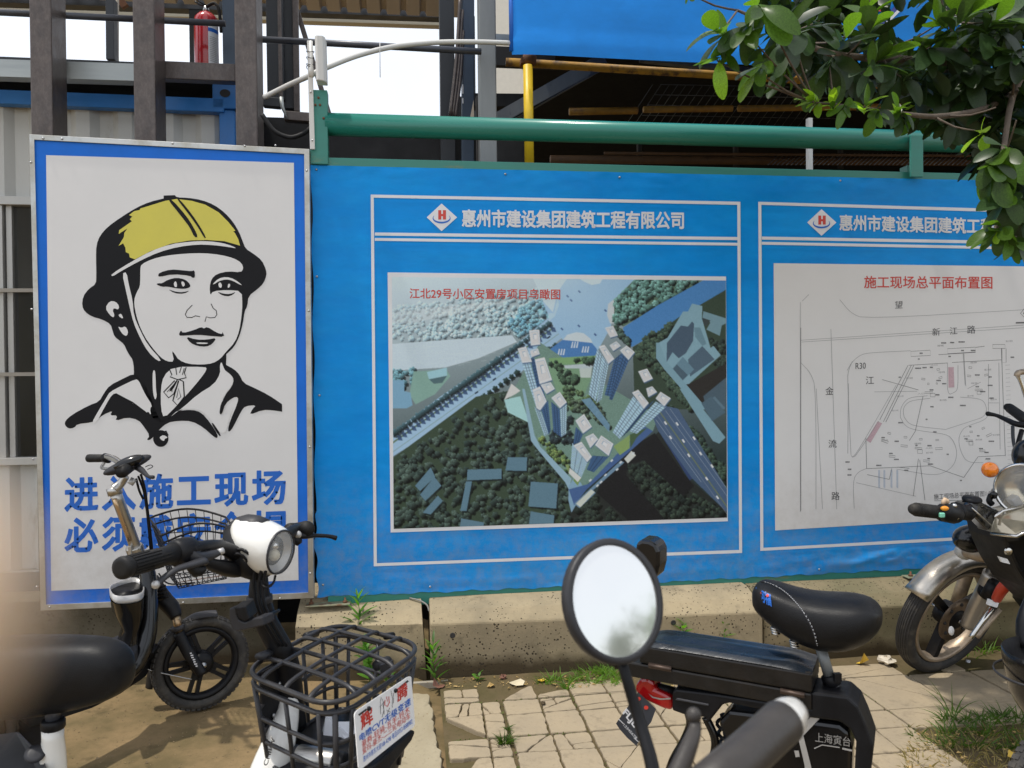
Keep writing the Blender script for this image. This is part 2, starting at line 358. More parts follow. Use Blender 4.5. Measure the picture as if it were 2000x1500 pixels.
for i in range(-1, 13):
    for j in range(-1, 8):
        x0 = .345+TX*i; x1 = x0+TX; y1 = -.44-TY*j; y0 = y1-TY
        if j == -1: y1 = -.30
        if x0 < .1: x0 = .105
        if x1 < .12 or x1-x0 < .04: continue
        if y0 < -2.7: continue
        left = i < 1; midl = i < 4
        if x0 > 1.84 and y1 < -1.0: continue              # broken away, grass patch
        if x0 > 1.84 and j == 1: y0 = -.93
        g = .005 if not left else .008
        ps = [[(x0+g, y0+g), (x1-g, y0+g), (x1-g, y1-g), (x0+g, y1-g)]]
        cx, cy = (x0+x1)/2, (y0+y1)/2
        if i < 5:                                       # scored and broken halves
            if i < 3 or rt.random() < .6: ps = cut(ps, (x0+.157, cy), rt.uniform(-.04, .04), .007 if i < 2 else .004)
            if i < 2 or rt.random() < .35: ps = cut(ps, (cx, y1-.135+rt.uniform(-.01, .01)), math.pi/2+rt.uniform(-.05, .05), .006 if i < 2 else .0035)
        k = 5 if i < 0 else 3 if i < 1 else (2 if i < 3 else (1 if rt.random() < .6 else 0))
        for _ in range(k):
            t = rt.randrange(len(ps)); q = ps.pop(t)
            c0 = (sum(a[0] for a in q)/len(q)+rt.uniform(-.03, .03), sum(a[1] for a in q)/len(q)+rt.uniform(-.03, .03))
            ps += cut([q], c0, rt.uniform(0, math.pi), .005 if i < 1 else .0025)
        for q in ps:
            if i < 0 and rt.random() < .08: continue
            if j == -1 and rt.random() < (.45 if i < 2 else .25): continue
            tiles.append((q, i))
for q, i in tiles[:290]:
    qq = rough(q, .0035 if i < 1 else .0018)
    zt = rt.uniform(-.0015, .002); tx, ty = rt.uniform(-.008, .008), rt.uniform(-.008, .008)
    c0 = (sum(a[0] for a in q)/len(q), sum(a[1] for a in q)/len(q))
    def top(p, s, dz): 
        x, y = c0[0]+(p[0]-c0[0])*s, c0[1]+(p[1]-c0[1])*s
        return V((x, y, zt+dz+(x-c0[0])*tx+(y-c0[1])*ty))
    b = MB(); s2 = 1-.003/max(.02, math.sqrt(area(q)))
    r0 = [top(p, 1, -.03) for p in qq]; r1 = [top(p, 1, -.0035) for p in qq]; r2 = [top(p, s2, 0) for p in qq]
    n = len(qq)
    b.add(r0+r1+r2, [(k, (k+1) % n, n+(k+1) % n, n+k) for k in range(n)]+[(n+k, n+(k+1) % n, 2*n+(k+1) % n, 2*n+k) for k in range(n)]+[tuple(range(2*n, 3*n))])
    b.build('paving_tile', M['tile'], pavement)

# light concrete slab between the dirt and the tiles
sl = MB(); poly = [(-.12, -.34), (.0, -.315), (.05, -.33), (.055, -.45), (.065, -.6), (.07, -.72), (.085, -.9), (.075, -1.1), (.1, -1.5), (.1, -2.6), (-.28, -2.6), (-.26, -1.6), (-.2, -1.0)]
poly = rough(poly, .008)
sl.prism([V((x, y, -.04)) for x, y in poly], V((0, 0, .042)))
sl.build('concrete_slab', M['slab'], bevel=.004, kind='structure')
kb = MB(); kb.bbox((-.05, -.205, -.03), (.14, -.188, .002), .003); kb.build('kerb_strip', mat('kerb_pale', (.34, .30, .24), .85, var=.3, vs=30), kind='structure')

# ============================================================ concrete barriers
M['concrete_mossy_shaded'] = concrete('barrier_concrete_mossy_shaded', (.25, .20, .12), (.17, .15, .085), True)  # mossy tint, and darker all over to hold the tree's shade
def barrier(xa, xb, ya, yb, label, hole=None, cut_l=0, cut_r=0, zt=0, mt='concrete'):
    t = thing('concrete_barrier', label, 'barrier', V(((xa+xb)/2, (ya+yb)/2+.15, 0)), 'concrete barriers under the fence')
    prof = [(0, -.03), (0, .15), (0, .24), (.065, .285), (.165, .318), (.42, .325), (.42, -.03)]
    rings = []; N = 26
    for i in range(N+1):
        x = xa+(xb-xa)*i/N; y = ya+(yb-ya)*i/N; ring = []
        for k, (dy, z) in enumerate(prof):
            c = 0
            if cut_l and i == 0: c = (z > .1)*.0
            ring.append(V((x, y+dy, z+(zt if z > .1 else 0))))
        rings.append(ring)
    if cut_l:                                           # chamfered end: pull the front corner in
        for k, (dy, z) in enumerate(prof):
            f = max(0, 1-dy/.30)
            rings[0][k].x += cut_l*(0, 0, .75, .85, 1, 1, 0)[k]; rings[0][k].y += .02*f
    if cut_r:
        for k, (dy, z) in enumerate(prof): rings[-1][k].x -= cut_r*(z/.32 if z > 0 else 0)
    b = MB(); b.loft(rings, smooth=False)
    o = b.build('barrier_body', M[mt], t, bevel=.008)
    for hx, hz in (hole or []):
        y = ya+(yb-ya)*(hx-xa)/(xb-xa)
        h = MB(); h.lathe([(.0075, 0), (.011, -.002), (.0125, .001), (.0105, .0015)], (hx, y-.0005, hz), (0, -1, 0), 16, caps=False)
        h.lathe([(.0001, 0), (.0102, .0005)], (hx, y-.0022, hz), (0, -1, 0), 16, caps=False)
        h.build('drain_hole', M['interior'], t)
    return t
h2 = atY(884, 1241, -.155); h3 = atY(1315, 1216, -.2)
barrier(atY(566, 1250, -.11).x, .046, -.10, -.147, 'short worn concrete barrier with a sloped left end, beside the dirt ground', cut_l=.13, cut_r=.022)
barrier(.062, 1.60, -.15, -.22, 'long pitted concrete barrier behind the broken paving, drain hole near its left end', hole=[(h2.x, h2.z), (h3.x, h3.z)])
barrier(1.612, 3.6, -.205, -.235, 'mossy concrete barrier, coloured darker for tree shade, behind the small bicycle seat and the motorcycle', zt=-.006, mt='concrete_mossy_shaded')
# grey hose end sticking out between the first two barriers
hp = MB(); hp.tube([atY(800, 1168, .0), atY(820, 1173, -.03), atY(834, 1182, -.055), atY(838, 1194, -.07)], .004, 8, spline=4)
tag(hp.build('cable', mat('cable_grey', (.22, .21, .19), .6)), 'grey cable end bending down between two concrete barriers', 'cable')

pb = MB(); xr_ = atY(533, 1250, .15).x
pb.bbox((-6.5, .15, -.05), (xr_, .30, atY(400, 1180, .15).z+.06), .012)
tag(pb.build('plinth_wall', concrete('plinth_concrete', (.13, .115, .085), (.085, .075, .05), True)), 'low dark stained concrete wall under the safety sign', 'wall')
vb = MB(); vb.box((xr_-.1, .75, -.05), (.6, .8, .60)); tag(vb.build('gap_shade_board', mat('gap_shade_board', (.006, .006, .006), .9)), 'added black board standing in for the dark void between the low wall and the first barrier', 'board')  # black sheet added where the gap is only deep shade
# ============================================================ flat print helpers
def cham(pts, it=1, closed=True):
    for _ in range(it):
        q = []; n = len(pts)
        for i in range(n if closed else n-1):
            a, b = pts[i], pts[(i+1) % n]
            q += [(a[0]*.75+b[0]*.25, a[1]*.75+b[1]*.25), (a[0]*.25+b[0]*.75, a[1]*.25+b[1]*.75)]
        if not closed: q = [pts[0]]+q+[pts[-1]]
        pts = q
    return pts
from mathutils.geometry import tessellate_polygon
def fill(b, pts, Y, fn=None):
    fn = fn or (lambda x, y: atY(x, y, Y))
    p3 = [fn(*p) for p in pts]
    tr = tessellate_polygon([[V((p[0], p[1], 0)) for p in pts]])
    b.add(p3, [tuple(t) for t in tr]); return b
def ribbon(b, pts, w, Y, closed=False, fn=None):
    fn = fn or (lambda x, y: atY(x, y, Y)); n = len(pts)
    if closed: pts = pts+[pts[0]]; n += 1
    Lf, Rt = [], []
    for i in range(n):
        a = pts[max(i-1, 0)]; c = pts[min(i+1, n-1)]
        if closed and i in (0, n-1): a, c = pts[n-2], pts[1]
        dx, dy = c[0]-a[0], c[1]-a[1]; L_ = math.hypot(dx, dy) or 1; ww = w[i] if isinstance(w, (list, tuple)) else w
        Lf.append(fn(pts[i][0]-dy/L_*ww/2, pts[i][1]+dx/L_*ww/2)); Rt.append(fn(pts[i][0]+dy/L_*ww/2, pts[i][1]-dx/L_*ww/2))
    b.add(Lf+Rt, [(i, i+1, n+i+1, n+i) for i in range(n-1)]); return b
def boxline(b, q, w, Y):                # mitred rectangular outline; q = four px corners (outer)
    c = (sum(p[0] for p in q)/4, sum(p[1] for p in q)/4)
    inn = [(p[0]+(w if p[0] < c[0] else -w), p[1]+(w if p[1] < c[1] else -w)) for p in q]
    b.add([atY(*p, Y) for p in q+inn], [(i, (i+1) % 4, 4+(i+1) % 4, 4+i) for i in range(4)]); return b
_tc = bpy.data.curves.new('lettering_source', 'FONT'); _to = bpy.data.objects.new('lettering_source', _tc); COL.objects.link(_to)
def glyphs(body, off):
    _tc.body = body; _tc.offset = 0; _tc.resolution_u = 3
    bpy.context.view_layer.update()
    me = bpy.data.meshes.new_from_object(_to.evaluated_get(bpy.context.evaluated_depsgraph_get()))
    vs = [tuple(v.co[:2]) for v in me.vertices]; fs = [tuple(p.vertices) for p in me.polygons]; bpy.data.meshes.remove(me)
    return vs, fs
def outline_edges(fs):
    cnt = {}
    for f in fs:
        for k in range(len(f)):
            a, b_ = f[k], f[(k+1) % len(f)]; cnt[(min(a, b_), max(a, b_))] = cnt.get((min(a, b_), max(a, b_)), 0)+1
    return [e for e, c_ in cnt.items() if c_ == 1]
def lettering(b, body, p0, p1, h, fn, off=.02, lat=None, slant=0):
    """text from p0 to p1 along its foot, h high, mapped through fn(px,py)"""
    vs, fs = glyphs(body, off)
    if not vs: return b
    x0, x1 = min(v[0] for v in vs), max(v[0] for v in vs)
    if lat: y0, y1 = min(v[1] for v in vs), max(v[1] for v in vs)
    else: y0, y1 = -.09, .84
    ux, uy = (p1[0]-p0[0]), (p1[1]-p0[1])
    hx, hy = h if isinstance(h, tuple) else (0, -h)
    def mp(x, y):
        s = (x-x0)/(x1-x0); t = (y-y0)/(y1-y0); return fn(p0[0]+ux*s+hx*t, p0[1]+uy*s+hy*t)
    b.add([mp(*v) for v in vs], fs)
    if off:                                   # heavier strokes: a rim along every glyph edge
        nrm = (mp(1, 0)-mp(0, 0)).cross(mp(0, 1)-mp(0, 0)).normalized()
        for k, (i, j) in enumerate(outline_edges(fs)):
            (xa, ya), (xb, yb) = vs[i], vs[j]; dx, dy = xb-xa, yb-ya; L_ = math.hypot(dx, dy)
            if L_ < 1e-6: continue
            dx, dy = dx/L_*off, dy/L_*off; o = nrm*(.00008*(1+k % 4))
            b.add([mp(xa-dx*.7-dy, ya-dy*.7+dx)+o, mp(xb+dx*.7-dy, yb+dy*.7+dx)+o, mp(xb+dx*.7+dy, yb+dy*.7-dx)+o, mp(xa-dx*.7+dy, ya-dy*.7-dx)+o], [(0, 1, 2, 3)])
    return b
def pl(Y): return lambda x, y: atY(x, y, Y)

# ============================================================ safety sign on the left
YS = -.045
c = [atY(57, 262, YS), atY(604, 291, YS), atY(613, 1168, YS), atY(79, 1193, YS)]
sign = thing('safety_sign', 'tall framed board with a drawn worker in a yellow helmet and blue warning characters', 'sign', V(((c[2].x+c[3].x)/2, YS+.03, c[2].z)))
b = MB(); b.add([p+V((0, .004, 0)) for p in c]+[p+V((0, .03, 0)) for p in c], [(0,1,2,3),(7,6,5,4),(0,4,5,1),(1,5,6,2),(2,6,7,3),(3,7,4,0)])
b.build('sign_board', M['sign_blue'], sign)
inner_f = [(67, 273), (594, 301), (602, 1157), (90, 1181)]
outer_f = [(57, 262), (604, 291), (613, 1168), (79, 1193)]
b = MB(); N = 4
for k in range(4):
    k2 = (k+1) % 4
    o0, o1, i0, i1 = outer_f[k], outer_f[k2], inner_f[k], inner_f[k2]
    f = MB(); A = [atY(*p, YS-.004) for p in (o0, o1, i1, i0)]; Bk = [atY(*p, YS+.0035) for p in (i1, i0)]
    Ob = [atY(*p, YS-.004)+V((0, .036, 0)) for p in (o0, o1)]
    f.add(A+Bk+Ob, [(0,1,2,3), (3,2,4,5), (1,0,6,7)])
    f.build('frame_strip', M['aluminium'], sign, bevel=.0015)
white_q = [(90, 303), (574, 318), (583, 1133), (100, 1154)]
w = MB(); fill(w, white_q, YS+.0024); w.build('print_sheet', M['sheet_white'], sign)
for px, py in ((84, 270), (121, 271), (337, 280), (478, 285), (538, 284), (60, 317), (599, 333), (62, 604), (603, 607), (65, 897), (605, 873), (606, 1120), (358, 1177), (547, 1169), (97, 1186), (72, 1146)):
    r = MB(); p = atY(px, py, YS-.005); r.lathe([(.0052, 0), (.0048, .002), (.003, .0035), (.0001, .004)], p, (0, -1, 0), 10); r.build('rivet', M['steel_rivet'], sign)

def Z(pts): return [(50+u/2.678, 340+v/2.678) for u, v in pts]
def art(layers, name, mt, parent, Y, sm=1):
    b = MB()
    for p in layers: fill(b, cham(Z(p), sm), Y)
    return b.build(name, mt, parent)
blk = [
 # helmet, brim, hair, ear, neck down to the collar
 [(722,128),(722,112),(722,112),(780,110),(780,110),(792,122),(850,124),(920,135),(985,160),(1040,200),(1085,250),(1115,300),(1135,350),(1150,390),(1190,415),(1235,450),(1258,500),(1260,530),(1245,570),(1215,600),(1165,638),(1160,690),(1145,718),(1137,780),(1118,850),(1090,905),(1050,942),(1050,942),(1048,1005),(1048,1005),(1020,1075),(990,1110),(900,1160),(830,1225),(760,1275),(740,1290),(700,1300),(655,1270),(640,1180),(600,1090),(585,1068),(565,1060),(567,1020),(560,970),(545,950),(530,925),(515,890),(490,870),(465,850),(455,820),(445,785),(400,760),(345,745),(310,720),(295,690),(300,640),(330,600),(368,575),(370,530),(368,440),(370,370),(390,320),(430,275),(500,225),(580,175),(650,145),(720,128)],
 # left shoulder
 [(590,1060),(560,1045),(510,1070),(440,1105),(410,1145),(385,1190),(330,1210),(240,1260),(208,1290),(204,1312),(225,1332),(255,1327),(270,1307),(345,1299),(375,1285),(400,1262),(457,1236),(440,1262),(482,1262),(468,1292),(530,1272),(590,1285),(622,1325),(650,1368),(632,1392),(656,1389),(690,1345),(740,1300),(800,1290),(870,1292),(930,1325),(985,1375),(1003,1382),(1005,1362),(965,1300),(920,1247),(870,1232),(800,1238),(740,1285),(700,1290),(660,1180),(620,1090)],
 # right shoulder
 [(1030,985),(1048,998),(1090,1020),(1120,1050),(1138,1092),(1200,1120),(1270,1155),(1341,1203),(1341,1203),(1342,1243),(1342,1243),(1290,1235),(1240,1233),(1172,1260),(1185,1230),(1207,1208),(1150,1213),(1130,1235),(1085,1325),(1065,1350),(1057,1338),(1070,1290),(1110,1195),(1112,1165),(1085,1168),(1045,1200),(1025,1256),(1014,1255),(1018,1225),(1040,1160),(1080,1110),(1090,1075),(1075,1050),(1035,1020)],
 [(968,1300),(985,1305),(1024,1368),(1012,1372)],
]
art(blk, 'printed_figure', M['print_black'], sign, YS+.0014)
# button
b = MB(); fill(b, Z([(707+40*math.cos(a), 1383+44*math.sin(a)) for a in [k*math.pi/12 for k in range(24)]]), YS+.0014)
ribbon(b, Z([(704,1355),(735,1345),(745,1368)]), 3, YS+.0012)
b.build('printed_button', M['print_black'], sign)
face = [(600,495),(605,472),(660,445),(730,427),(830,416),(930,413),(1020,422),(1090,440),(1130,465),(1140,495),(1125,514),(1060,508),(1000,522),(972,548),(962,590),(966,636),(980,612),(1055,606),(1130,612),(1134,680),(1130,740),(1118,820),(1095,880),(1045,933),(1020,965),(980,990),(920,997),(850,993),(800,972),(780,940),(764,922),(778,982),(740,980),(705,958),(660,905),(622,850),(590,780),(572,710),(567,660),(580,620),(598,590),(600,540)]
wh = [face,
 [(447,524),(550,460),(660,400),(760,366),(860,353),(930,350),(1000,355),(1060,368),(1110,390),(1060,381),(980,371),(900,368),(800,380),(700,407),(600,452),(500,507),(453,537)],
 [(505,520),(528,512),(540,580),(560,660),(566,740),(600,820),(640,895),(712,975),(690,978),(640,930),(600,860),(565,780),(545,700),(525,610)],
 [(416,700),(440,664),(470,666),(490,690),(485,710),(462,700),(455,715),(465,735),(460,752),(440,737)],
 [(482,740),(500,727),(513,760)],
 [(484,796),(500,805),(522,795),(537,822),(530,848),(510,840),(492,815)],
 [(440,1140),(500,1108),(575,1072),(592,1080),(610,1120),(630,1160),(663,1210),(650,1228),(657,1262),(640,1240),(632,1252),(600,1228),(530,1178),(480,1150),(455,1148),(415,1215),(370,1302),(345,1302),(380,1240),(425,1165)],
 [(665,1030),(676,1024),(680,1060),(682,1130),(687,1160),(678,1184),(667,1150),(664,1090)],
 [(772,1008),(940,1008),(948,1020),(930,1050),(880,1112),(790,1212),(724,1278),(708,1232),(707,1120),(722,1055)],
 [(1024,980),(1035,1010),(1045,1030),(1080,1055),(1088,1085),(1070,1120),(1040,1155),(1018,1215),(1012,1262),(1060,1262),(1090,1200),(1060,1300),(1052,1345),(1022,1362),(980,1300),(925,1240),(870,1228),(800,1232),(748,1278),(830,1215),(900,1152),(985,1100),(1018,1045),(1016,1000)],
 [(700,1375),(722,1364),(746,1378),(728,1384),(724,1398),(706,1388)],
]
art(wh, 'printed_highlights', M['sheet_white'], sign, YS+.0006)
# black details over the white areas
b = MB(); YD = YS-.0004
for p in ([(680,575),(700,570),(712,572),(745,552),(790,541),(835,551),(860,575),(862,592),(830,601),(790,598),(740,588),(712,590)],
          [(692,531),(700,515),(760,498),(820,503),(868,508),(884,502),(886,540),(874,544),(860,531),(770,523),(700,538)],
          [(799,845),(812,815),(822,832),(880,816),(920,799),(932,809),(950,798),(1000,830),(1030,838),(1027,822),(1043,852),(970,847),(900,840),(830,845)],
          [(838,849),(890,866),(950,866),(1000,856),(975,890),(945,903),(900,900),(860,882)],
          [(1000,614),(1030,636),(1070,640),(1104,614),(1070,628),(1035,626)],
          [(742,601),(780,624),(830,626),(860,608),(825,618),(785,616)],
          [(745,1140),(790,1075),(800,1070),(770,1130)],
          [(1045,1170),(1020,1200),(1014,1255),(1026,1256),(1040,1215)]):
    fill(b, cham(Z(p), 1), YD)
for p, w in (([(872,685),(845,712),(835,735),(845,750),(870,750),(888,741),(912,746)], 1.5), ([(970,678),(980,700),(998,715),(1000,735),(990,750),(965,752),(945,746),(938,772)], 1.5),
             ([(752,1020),(765,1050),(755,1060),(795,1075),(840,1065),(830,1040),(840,1010)], 2), ([(785,1010),(790,1050)], 1.6), ([(805,1040),(815,1008)], 1.6), ([(820,1050),(830,1015)], 1.4),
             ([(780,1080),(722,1140),(748,1170),(775,1150),(800,1085)], 2.2), ([(740,1140),(770,1105),(765,1140)], 1.3), ([(800,1080),(770,1185),(795,1210),(830,1165),(825,1085),(805,1075)], 2.4), ([(790,1170),(800,1120),(812,1165),(795,1180)], 1.4),
             ([(470,1148),(560,1195),(640,1255)], 2.4)):
    ribbon(b, Z(p), w, YD)
b.build('printed_lines', M['print_black'], sign, kind='stuff')
b = MB()
for p in ([(976,578),(1008,546),(1050,537),(1092,549),(1135,582),(1120,578),(1080,556),(1048,550),(1010,560),(990,574)],
          [(1007,573),(1018,565),(1027,578),(1025,595),(1012,593)], [(1060,572),(1071,576),(1068,591),(1056,597)],
          [(774,572),(784,558),(792,573),(791,592),(779,590)], [(812,563),(826,561),(835,580),(822,592)],
          [(890,880),(958,882),(945,889),(900,888)]):
    fill(b, cham(Z(p), 1), YD-.0005)
b.build('printed_eyes', M['sheet_white'], sign, kind='stuff')
yel = [(730,140),(600,180),(596,188),(568,194),(541,214),(558,222),(545,236),(556,247),(490,293),(487,313),(533,284),(516,308),(514,330),(486,376),(510,362),(522,385),(524,408),(541,416),(545,436),(572,446),(650,405),(760,364),(860,347),(950,345),(1040,351),(1122,374),(1112,340),(1095,308),(1086,300),(1097,296),(1060,250),(1010,200),(940,160),(870,140),(790,130)]
b = MB(); fill(b, Z(yel), YS+.0006); b.build('printed_helmet_shell', M['print_yellow'], sign)
b = MB()
for p in ([(740,128),(767,134),(840,218),(877,275),(903,330),(882,330),(860,280),(818,225)], [(788,126),(806,131),(870,210),(910,270),(944,330),(936,337),(900,275),(850,205)]): fill(b, cham(Z(p)), YD)
b.build('printed_helmet_ribs', M['print_black'], sign)
# characters: 进入施工现场 / 必须戴安全帽 , one line each
for body, yb0, yb1 in (('进入施工现场', 999, 984), ('必须戴安全帽', 1079, 1063)):
    for k, ch in enumerate(body):
        x0 = 128+73.2*k; y0 = yb0+(yb1-yb0)*k/5.6; b = MB(); lettering(b, ch, (x0, y0), (x0+62, y0-2.1), 65, pl(YS+.0020), off=.032); b.build('character', M['print_blue'], sign)

# ============================================================ green steel fence that carries the banner
YF = .02
fence = thing('steel_fence', 'green painted steel fence frame with a thick round top tube', 'fence', V((1.0, .06, .32)))
def bar(px0, py0, px1, py1, w, h, Y, mt, name, parent, bev=.003, dy=0):
    a, c_ = atY(px0, py0, Y), atY(px1, py1, Y); q = MB(); q.beam(a+V((0, dy, 0)), c_+V((0, dy, 0)), w, h); return q.build(name, mt, parent, bevel=bev)
tl, tr = atY(637, 243, .03), atY(1850, 277, .03); dirx = (tr-tl).normalized()
q = MB(); q.tube([tl, tl+dirx*4.2], .0515, 24); q.build('top_tube', M['green_tube'], fence)
a = atY(637, 318, .0); c_ = atY(1850, 347, .0); dd = (c_-a).normalized()
q = MB(); q.beam(a+V((0, .02, 0)), a+dd*4.2+V((0, .02, 0)), .04, .05); q.build('upper_rail', M['green_paint'], fence, bevel=.003)
a = atY(640, 1176, .0); c_ = atY(1850, 1118, .0); dd = (c_-a).normalized()
q = MB(); q.beam(a+V((0, .03, -.005)), a+dd*4.2+V((0, .03, -.005)), .05, .06); q.build('lower_rail', M['green_paint'], fence, bevel=.003)
def post(px, top, name='post', w=.075, Y=.03, bottom=1176, dep=.05):
    a, c_ = atY(px, top, Y), atY(px, bottom, Y); a.x = c_.x = (a.x+c_.x)/2
    q = MB(); q.box((a.x-w/2, Y-.005, c_.z), (a.x+w/2, Y+dep, a.z)); return q.build(name, M['green_paint'], fence, bevel=.003)
post(623, 176, w=.078, Y=-.01, bottom=321); post(640, 190, w=.02, Y=.045)
post(1790, 264, w=.068, Y=-.032, bottom=346, dep=.008)
q = MB(); 
for X in (atY(1790, 300, 0).x,): q.box((X-.03, .03, .3), (X+.03, .09, 2.4))
q.build('post', M['green_paint'], fence)
for px, py in ((632, 231), (622, 191), (616, 205), (625, 205)):
    r = MB(); p = atY(px, py, -.0155); r.lathe([(.006, 0), (.0055, .004), (.0001, .0045)], p, (0, -1, 0), 6); r.build('bolt', M['rust'], fence)
M['plate_rusty'] = mat('plate_rusty', (.22, .23, .15), .7, .2, var=.25, vs=12, c2=(.16, .09, .05), mask=(.5, .65), ms=16)
# base plates with bolts on the barriers
for (pa, pb, yy) in (((597, 1183), (684, 1176), -.03), ((1770, 1128), (1860, 1120), -.06)):
    a, c_ = atY(*pa, yy), atY(*pb, yy); q = MB(); q.box((a.x, yy-.02, a.z-.003), (c_.x, yy+.04, a.z+.003)); bp = q.build('base_plate', M['plate_rusty'], fence, bevel=.002)
    for f in (.12, .88):
        X = a.x+(c_.x-a.x)*f; r = MB(); r.lathe([(.011, 0), (.011, .008), (.005, .0085), (.005, .022), (.0001, .023)], (X, yy+.01, a.z+.004), (0, 0, 1), 6); r.build('bolt', M['rust'], bp)

# ============================================================ blue printed banner
ban = thing('printed_banner', 'long blue vinyl banner on the green fence with an aerial view and a site plan', 'banner', V((1.0, 0, .62)))
BL, BR = atY(613, 700, 0).x, 3.35
def ztop(x): 
    p, q = atY(612, 323, 0), atY(1900, 352, 0); return p.z+(q.z-p.z)*(x-p.x)/(q.x-p.x)
def zbot(x):
    p, m_, q = atY(622, 1166, 0), atY(1240, 1140, 0), atY(1850, 1108, 0)
    return (p.z+(m_.z-p.z)*(x-p.x)/(m_.x-p.x)) if x < m_.x else (m_.z+(q.z-m_.z)*(x-m_.x)/(q.x-m_.x))
NXb, NZb = 300, 130
f1, f2 = atY(1545, 1122, 0), atY(1760, 1070, 0)
def wav(x, s, z):          # displacement towards the viewer (negative Y)
    n = mathutils.noise.noise
    e = max(0, 1-s/.07)+max(0, 1-(1-s)/.06)+max(0, 1-(x-BL)/.10)*.5
    d = .009*e*(n(V((x*5, z*22, 0)))+.6*n(V((x*14, z*40, 4))))
    # folds in the lower right corner
    if s < .056 and x > 1.6:
        t = (x-f1.x)/(f2.x-f1.x); zz = f1.z+(f2.z-f1.z)*(t**1.8 if t > 0 else 0)
        fo = max(0, min(1, (.056-s)/.012))
        if -.05 < t < 1.25: d += fo*( .016*math.exp(-((z-zz)/.018)**2)*min(1, max(0, t+.05)*4)*max(0, min(1, (1.25-t)*3))-.008*math.exp(-((z-zz+.03)/.02)**2)*min(1, max(0, t+.05)*4))
        d += fo*.006*math.sin(x*26+z*30)*max(0, min(1, x-1.9))
    return -abs(d)*.9 if s > .02 else -d*.3
b = MB(); vs = []
for j in range(NZb+1):
    s = j/NZb
    for i in range(NXb+1):
        x = BL+(BR-BL)*i/NXb; z = zbot(x)+(ztop(x)-zbot(x))*s
        if i == 0: x += .004*math.sin(s*37)+(.006*math.sin(s*90) if s < .2 else 0)
        if j == 0: z += .003*math.sin(x*31)+.002*math.sin(x*77)
        vs.append((x, wav(x, s, z), z))
b.add(vs, [(j*(NXb+1)+i, j*(NXb+1)+i+1, (j+1)*(NXb+1)+i+1, (j+1)*(NXb+1)+i) for j in range(NZb) for i in range(NXb)], True)
b.build('vinyl_sheet', M['vinyl_blue'], ban, fix=False)
YB = -.0022
# panel outlines and rule lines
b = MB(); boxline(b, [(724, 380), (1446, 394), (1449.5, 1080), (730, 1106)], 6, YB)
ribbon(b, [(732, 457), (1441, 466)], 6, YB+.0003); ribbon(b, [(732, 467.5), (1441, 477)], 5.5, YB+.0003)
b.build('printed_outline', M['print_white'], ban)
b = MB()
R_T = (2120, 413); R_B = (2120, 1042)
boxline(b, [(1481, 394), R_T, R_B, (1485, 1076)], 6, YB)
ribbon(b, [(1488, 465), (2115, 476)], 6, YB+.0003); ribbon(b, [(1488, 475), (2115, 487)], 5.5, YB+.0003)
b.build('printed_outline', M['print_white'], ban)
def logo(cx, cy, r, nm='printed_logo'):
    b = MB(); fill(b, [(cx, cy-r), (cx+r*1.12, cy), (cx, cy+r), (cx-r*1.08, cy)], YB); b.build('printed_logo', M['print_white'], ban)
    b = MB()
    for dx in (-r*.17, r*.17): fill(b, [(cx+dx-r*.11+1, cy-r*.52), (cx+dx+r*.11+1, cy-r*.52), (cx+dx+r*.11+1, cy+r*.16), (cx+dx-r*.11+1, cy+r*.16)], YB-.0006)
    fill(b, [(cx-r*.2, cy-r*.25), (cx+r*.2, cy-r*.25), (cx+r*.2, cy-r*.08), (cx-r*.2, cy-r*.08)], YB-.0007)
    b.build('printed_logo_letter', M['print_red'], ban)
    b = MB(); pts = [(cx+r*.62*math.cos(a), cy+r*.05+r*.33*math.sin(a)) for a in [math.radians(d) for d in range(-30, 215, 12)]]
    ribbon(b, pts, [max(.6, 3.6*math.sin(math.pi*(i+.5)/len(pts))) for i in range(len(pts))], YB-.0006); b.build('printed_logo_arc', M['print_blue'], ban)
logo(862.5, 424.5, 27); logo(1604.5, 434.5, 26)
b = MB(); lettering(b, '惠州市建设集团建筑工程有限公司', (903, 443), (1335, 447), 33, pl(YB), off=.030); b.build('lettering', M['print_white'], ban)
b = MB(); lettering(b, '惠州市建设集团建筑工程有限公司', (1640, 450), (2050, 460), 30, pl(YB), off=.026); b.build('lettering', M['print_white'], ban)

